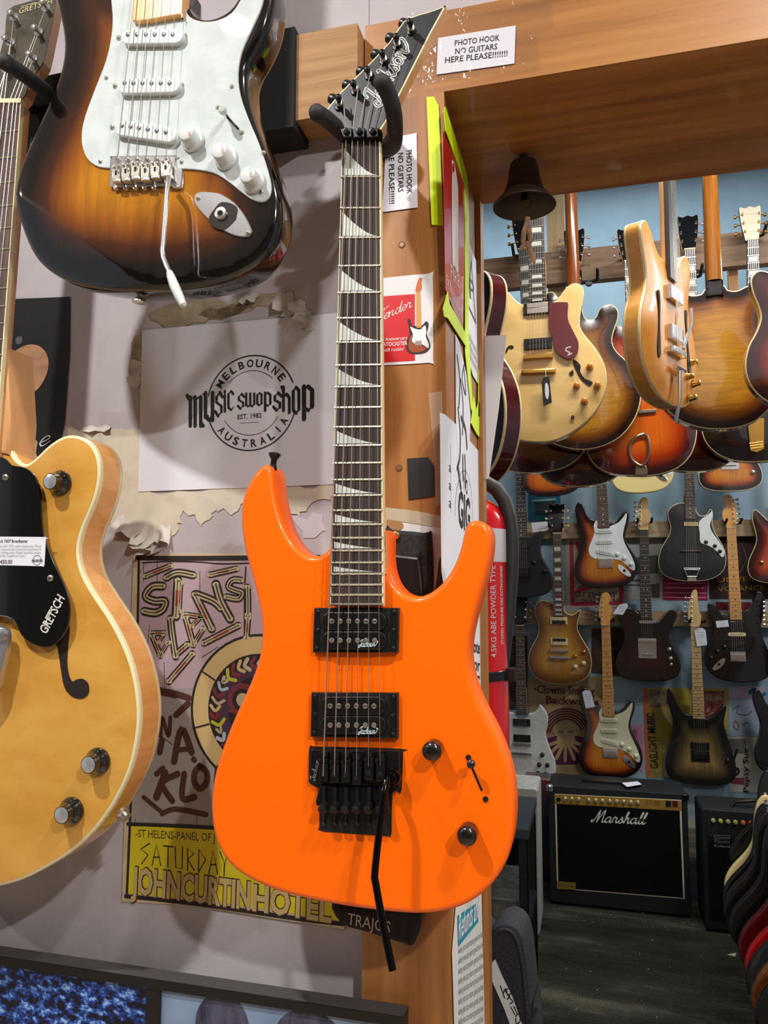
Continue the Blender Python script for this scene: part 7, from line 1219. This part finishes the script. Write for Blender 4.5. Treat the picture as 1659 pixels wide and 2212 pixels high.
# black gig bag with masking tape label
GBF = Fr(on_y(1100, 2212, .74), (0, 0, 1), (-.1, -1, .0)); ob = GBF.pts([(1046, 2060), (1050, 2030), (1064, 2006), (1086, 1996), (1106, 1999), (1124, 2016), (1134, 2050), (1140, 2100), (1148, 2180), (1156, 2240)]); lo = min(p[1] for p in ob) 
zb_ = -GBF.o.z + .001; ob2 = [(ob[0][0] - .05, zb_), (ob[0][0] - .05, ob[0][1])] + ob[1:] + [(ob[-1][0] + .03, zb_)]
GB = root('gig_bag', GBF.M, 'black padded gig bag standing by the post with a strip of white tape', 'bag'); NEO = grain('black_neoprene', [(.4, (26, 27, 31)), (.6, (42, 43, 48))], 200, (1, 1, 1), .85)
m = MB(); m.prism(smooth([ob2[0], ob2[0]] + ob2[1:-1] + [ob2[-1], ob2[-1]], 3), -.09, 0, 0, .012); m.build('shell', NEO, GB)
m = MB(); e_ = smooth(GBF.pts([(1058, 2240), (1058, 2120), (1060, 2050), (1072, 2016), (1090, 2008), (1110, 2020), (1124, 2060), (1134, 2140), (1140, 2240)]), 3, False); m.tube([(*p, .0) for p in e_], .0035, 8); m.build('piping', NEO, GB)
m = MB(); m.prism(GBF.pts([(1054, 2090), (1062, 2080), (1070, 2072), (1086, 2110), (1106, 2150), (1128, 2212), (1134, 2240), (1112, 2240), (1090, 2180), (1064, 2120)]), .0005, .0015); lb_ = m.build('tape_label', mat('white_tape', (206, 206, 204), .6), GB)
m = MB(); h = .002
for l in ([(1081, 2130), (1090, 2156)], [(1087, 2146), (1092, 2136), (1097, 2150)], [(1097, 2136), (1092, 2142), (1101, 2152), (1096, 2158)], [(1104, 2146), (1099, 2153), (1108, 2163), (1102, 2168)], [(1104, 2176), (1112, 2192)], [(1110, 2174), (1117, 2190)], [(1114, 2196), (1120, 2190), (1124, 2204), (1116, 2212), (1114, 2200)]): pen(m, GBF.pts(l, h), .0022, h)
m.build('writing', BLK, lb_)
# ---------------- bell, extinguisher
bt2 = on_z(1131, 338, 2.1625); bel = root('bell', T(bt2.x, bt2.y, 2.163), 'dark iron bell hanging under the wooden beam', 'bell'); IRON = grain('dark_bronze', [(.3, (50, 42, 36)), (.6, (74, 62, 54))], 20, (1, 1, 1), .55, 0, .1); MATS['dark_bronze'].node_tree.nodes['Principled BSDF'].inputs['Metallic'].default_value = .5
br = on_y(1135, 440, bt2.y); hgt = 2.163 - br.z; rw = (on_y(1203, 440, bt2.y) - on_y(1067, 440, bt2.y)).length / 2
m = MB(); prof = [(.10, .0), (.24, .04), (.42, .10), (.47, .22), (.50, .38), (.56, .55), (.66, .72), (.84, .87), (1.0, .97), (1.0, 1.0), (.95, 1.0), (.80, .88), (.62, .72), (.52, .55), (.44, .30), (.2, .14)]
vs = []; sg = 32; fs = []
for r_, z_ in prof:
    for k in range(sg): t = 2 * math.pi * k / sg; vs.append((rw * r_ * math.cos(t), rw * r_ * math.sin(t), -.004 - hgt * z_))
for i in range(len(prof) - 1):
    for k in range(sg): j = (k + 1) % sg; fs.append((i * sg + k, i * sg + j, (i + 1) * sg + j, (i + 1) * sg + k))
m.add(vs, fs); m.build('bell_cup', IRON, bel); m = MB(); m.tube([(0, 0, -hgt * .2), (0, -.002, -hgt * .9), (.003, -.003, -hgt * 1.0), (.003, -.003, -hgt * 1.12)], [.003, .005, .0085, .004], 10); m.build('clapper', IRON, bel)
m = MB(); m.tube([(0, 0, 0), (0, 0, -.012)], .006, 10); m.build('mount', IRON, bel)
m = MB(); ROPE = grain('pale_rope', [(.4, (150, 118, 92)), (.6, (186, 152, 122))], 80, (1, 1, 1), .8); W_ = lambda x, y: tuple(on_y(x, y, bt2.y - .003) - V((bt2.x, bt2.y, 2.163)))
m.tube([W_(1140, 470), W_(1138, 482), W_(1132, 500), W_(1130, 520), W_(1134, 530), W_(1140, 528), W_(1146, 520), W_(1144, 505), W_(1142, 490)], .0035, 8); m.tube([W_(1138, 524), W_(1146, 540), W_(1152, 560), W_(1154, 568)], [.0045, .0036, .004, .002], 8); m.tube([W_(1134, 526), W_(1126, 536), W_(1124, 540)], [.004, .003, .0015], 8); m.build('rope', ROPE, bel)
XE, YE, RE = -.210, .42, .0745; et = on_y(1070, 1078, YE).z; EX = root('fire_extinguisher', T(XE, YE, et - .56), 'red fire extinguisher fixed behind the doorway post', 'fire extinguisher'); EXR = mat('extinguisher_red', (196, 16, 22), .18, coat=.8); H_ = .56
m = MB(); m.lathe((0, 0, 0), (0, 0, 1), [(.068, 0), (RE, .008), (RE, H_ - .055), (RE * .97, H_ - .035), (RE * .86, H_ - .016), (RE * .66, H_ - .003), (.022, H_ + .006), (.02, H_ + .03)], 40); m.build('cylinder', EXR, EX)
zt0, zt1 = on_y(1085, 1214, YE - .03).z - (et - .56), on_y(1085, 1142, YE - .03).z - (et - .56); m = MB(); m.lathe((0, 0, 0), (0, 0, 1), [(RE + .0004, zt0), (RE + .0006, zt0 + .001), (RE + .0006, zt1)], 40); m.build('white_band', mat('band_white', (206, 200, 206), .3, coat=.5), EX)
def on_cyl(mb, txt, a0, z0, hgt, wid, mi):
    vs, fs = glyphs(txt, .01); x0 = min(v[0] for v in vs); x1 = max(v[0] for v in vs)
    mb.add([((RE + .0008) * math.cos(a0 - (-v[1] * hgt / .7) / RE * 1), (RE + .0008) * math.sin(a0 - (-v[1] * hgt / .7) / RE), z0 + (v[0] - x0) / (x1 - x0) * wid) for v in vs], fs, mi)
m = MB(); zz0 = on_y(1075, 1418, YE - .03).z - (et - .56); wid = on_y(1078, 1222, YE - .03).z - (et - .56) - zz0
on_cyl(m, '4.5KG ABE POWDER TYPE', R(-37), zz0, -.011, wid, 0); on_cyl(m, 'STORED PRESSURE FIRE EXTINGUISHER', R(-22), zz0 + .02, -.0075, wid - .02, 0)
for k in range(9): on_cyl(m, 'maintenance', R(-62), zz0 - .02 + k * .022, -.004, .018, 0)
m.build('lettering', mat('ext_white', (196, 184, 186), .5), EX)
L_ = lambda x, y, yy: tuple(on_y(x, y, yy) - V((XE, YE, et - .56)))
m = MB(); m.tube([(0, 0, H_ + .03), (0, 0, H_ + .055)], .016, 12); m.box(-.012, .012, -.05, .03, H_ + .055, H_ + .068); m.build('valve', BLKM, EX)
HB = mat('hose_rubber', (34, 34, 35), .6); hosep = [(0, 0, H_ + .045), L_(1030, 1044, .42), L_(1052, 1044, .42), L_(1072, 1056, .42), L_(1090, 1082, .42), L_(1101, 1120, .42), L_(1106, 1170, .42), L_(1104, 1240, .42), L_(1098, 1320, .42), L_(1088, 1400, .42), L_(1081, 1462, .42)]
m = MB(); m.tube(smooth3(hosep) if 'smooth3' in globals() else hosep, .0125, 14); m.build('hose', HB, EX); m = MB(); m.tube([L_(1082, 1458, .42), L_(1079, 1490, .42)], .0098, 14); m.build('hose_ferrule', NIC, EX); m = MB(); m.tube([L_(1078, 1488, .42), L_(1077, 1500, .42), L_(1073, 1585, .42), L_(1070, 1640, .42)], [.0125, .0115, .0108, .010], 14); m.build('nozzle', BLKP, EX)
zc_ = on_y(1060, 1462, YE - .05).z - (et - .56); m = MB(); m.lathe((0, 0, zc_ - .008), (0, 0, 1), [(RE + .001, 0), (RE + .003, .001), (RE + .003, .015), (RE + .001, .016)], 32); m.box(RE * .8, RE + .012, -.02, .006, zc_ - .010, zc_ + .010); m.build('hose_clip', BLKP, EX)
m = MB(); m.box(-.05, .05, YE * 0 - .155, -.10 + .02, H_ * .3, H_ * .9); m.build('wall_bracket', BLKM, EX, smooth=False)
# ---------------- row of guitars on the floor rack at the lower right
RKM = [('glossy black', BLACKL), ('cream edged', CRM), ('jet black', BLACKL), ('black', BLACKL), ('ebony black', BLACKL), ('dark red', mat('deep_red_lacquer', (96, 12, 16), .16, coat=.8)), ('bright red', mat('bright_red_lacquer', (190, 10, 14), .16, coat=.8)), ('black satin', BLACKM), ('brown', grain('brown_lacquer', [(.4, (80, 42, 16)), (.6, (104, 58, 24))], 8, (1, 3, 1), .2, 1)), ('nearest black', BLACKL)]
edge = [(1572, 1838), (1561, 1900), (1558, 1925), (1558, 1950), (1570, 1985), (1590, 2030), (1604, 2070), (1606, 2100), (1616, 2140), (1626, 2180)]
for i, ((nm, mm_), (ex, ey)) in enumerate(zip(RKM, edge)):
    y = 2.52 - i * .135; p = on_y(ex, ey, y); lean = V((.42, .22, 1)).normalized(); nrm = V((-.10, -1, .26)); fr = Fr(p, lean, nrm)
    # the widest left point of the body sits at p
    off = fr.u * .158 + fr.v * .055; fr = Fr(p + off, lean, nrm)
    g = root('electric_guitar', fr.M, ['glossy black guitar farthest back in the floor rack', 'cream guitar second from the back in the floor rack', 'black guitar just in front of the cream one in the floor rack', 'black guitar second behind the dark red one in the floor rack', 'black guitar directly behind the dark red one in the floor rack', 'dark red guitar in the floor rack at the lower right', 'bright red guitar in the floor rack at the lower right', 'satin black guitar in front of the bright red one in the floor rack', 'brown guitar near the front of the floor rack', 'black guitar nearest to us in the floor rack'][i], 'guitar', 'guitars standing in the floor rack')
    m = body(MB(), smooth(mm([(x * .95, yy * .95) for x, yy in SH['strat']]), 3), .044, .009, .009, .04, mf=0, ms=0, mk=0); m.has = False; m.build('body', mm_, g, ang=60)
    m = MB(); m.prism([(-.028, .18), (.028, .18), (.021, .648), (-.021, .648)], .0, .008, 0, .001); m.build('fingerboard', ROSE, g); m = MB(); neck_shaft(m, (-.027, .22), (.027, .22), (-.021, .66), (.021, .66), .0, .017); m.build('neck', MAPLE, g)
    m = MB(); m.prism(smooth([(-.021, .65), (.021, .65), (.034, .72), (.02, .80), (-.03, .78), (-.034, .70)], 3), -.014, .0); m.build('headstock', MAPLE, g)
    m = MB(); m.lathe((-.112, .302, -.022), (-.6, .8, 0), [(.006, -.006), (.004, .006), (.007, .011), (.002, .013)], 10); m.build('strap_button', CHR, g)
rk = root('guitar_rack', T(.75, 1.9, 0), 'black tubular floor rack under the row of guitars at the lower right', 'rack'); m = MB(); 
for dx in (-.12, .28): m.tube([(dx, .85, .10 + dx * .0), (dx, -.75, .10)], .014, 10)
m.build('rail', BLKP, rk)
for dx in (-.12, .28):
    for dy in (.8, -.7): m = MB(); m.tube([(dx, dy, .10), (dx, dy, 0)], .012, 10); m.build('leg', BLKM, rk)
# litter on the carpet
lt_ = MB(); rr_ = random.Random(3)
for k in range(170):
    x = rr_.uniform(-.35, 1.0); y = rr_.uniform(1.2, 3.05) if k % 3 else rr_.gauss(3.0, .06); s_ = rr_.uniform(.0012, .004); a = rr_.uniform(0, 3); c, d = math.cos(a) * s_, math.sin(a) * s_; lt_.add([(x - c, y - d, .001), (x + d * .5, y - c * .5, .001), (x + c, y + d, .003), (x - d * .5, y + c * .5, .002)], [(0, 1, 2, 3)])
o = lt_.build('carpet_lint', mat('lint', (150, 142, 116), .9), smooth=False); tag(o, 'pale lint and crumbs scattered over the dark carpet', 'litter', kind='stuff')
m = MB(); c0, c1, c2 = on_z(1570, 2062, .003), on_z(1590, 2058, .003), on_z(1588, 2066, .003); m.add([tuple(c0), tuple(c1), tuple(c2)] + [(p.x, p.y, .0005) for p in (c0, c1, c2)], [(0, 1, 2), (3, 5, 4), (0, 3, 4, 1), (1, 4, 5, 2), (2, 5, 3, 0)]); tag(m.build('paper_scrap', mat('scrap', (176, 168, 136), .8), smooth=False), 'small pale paper scrap on the carpet beside the guitar rack', 'paper')
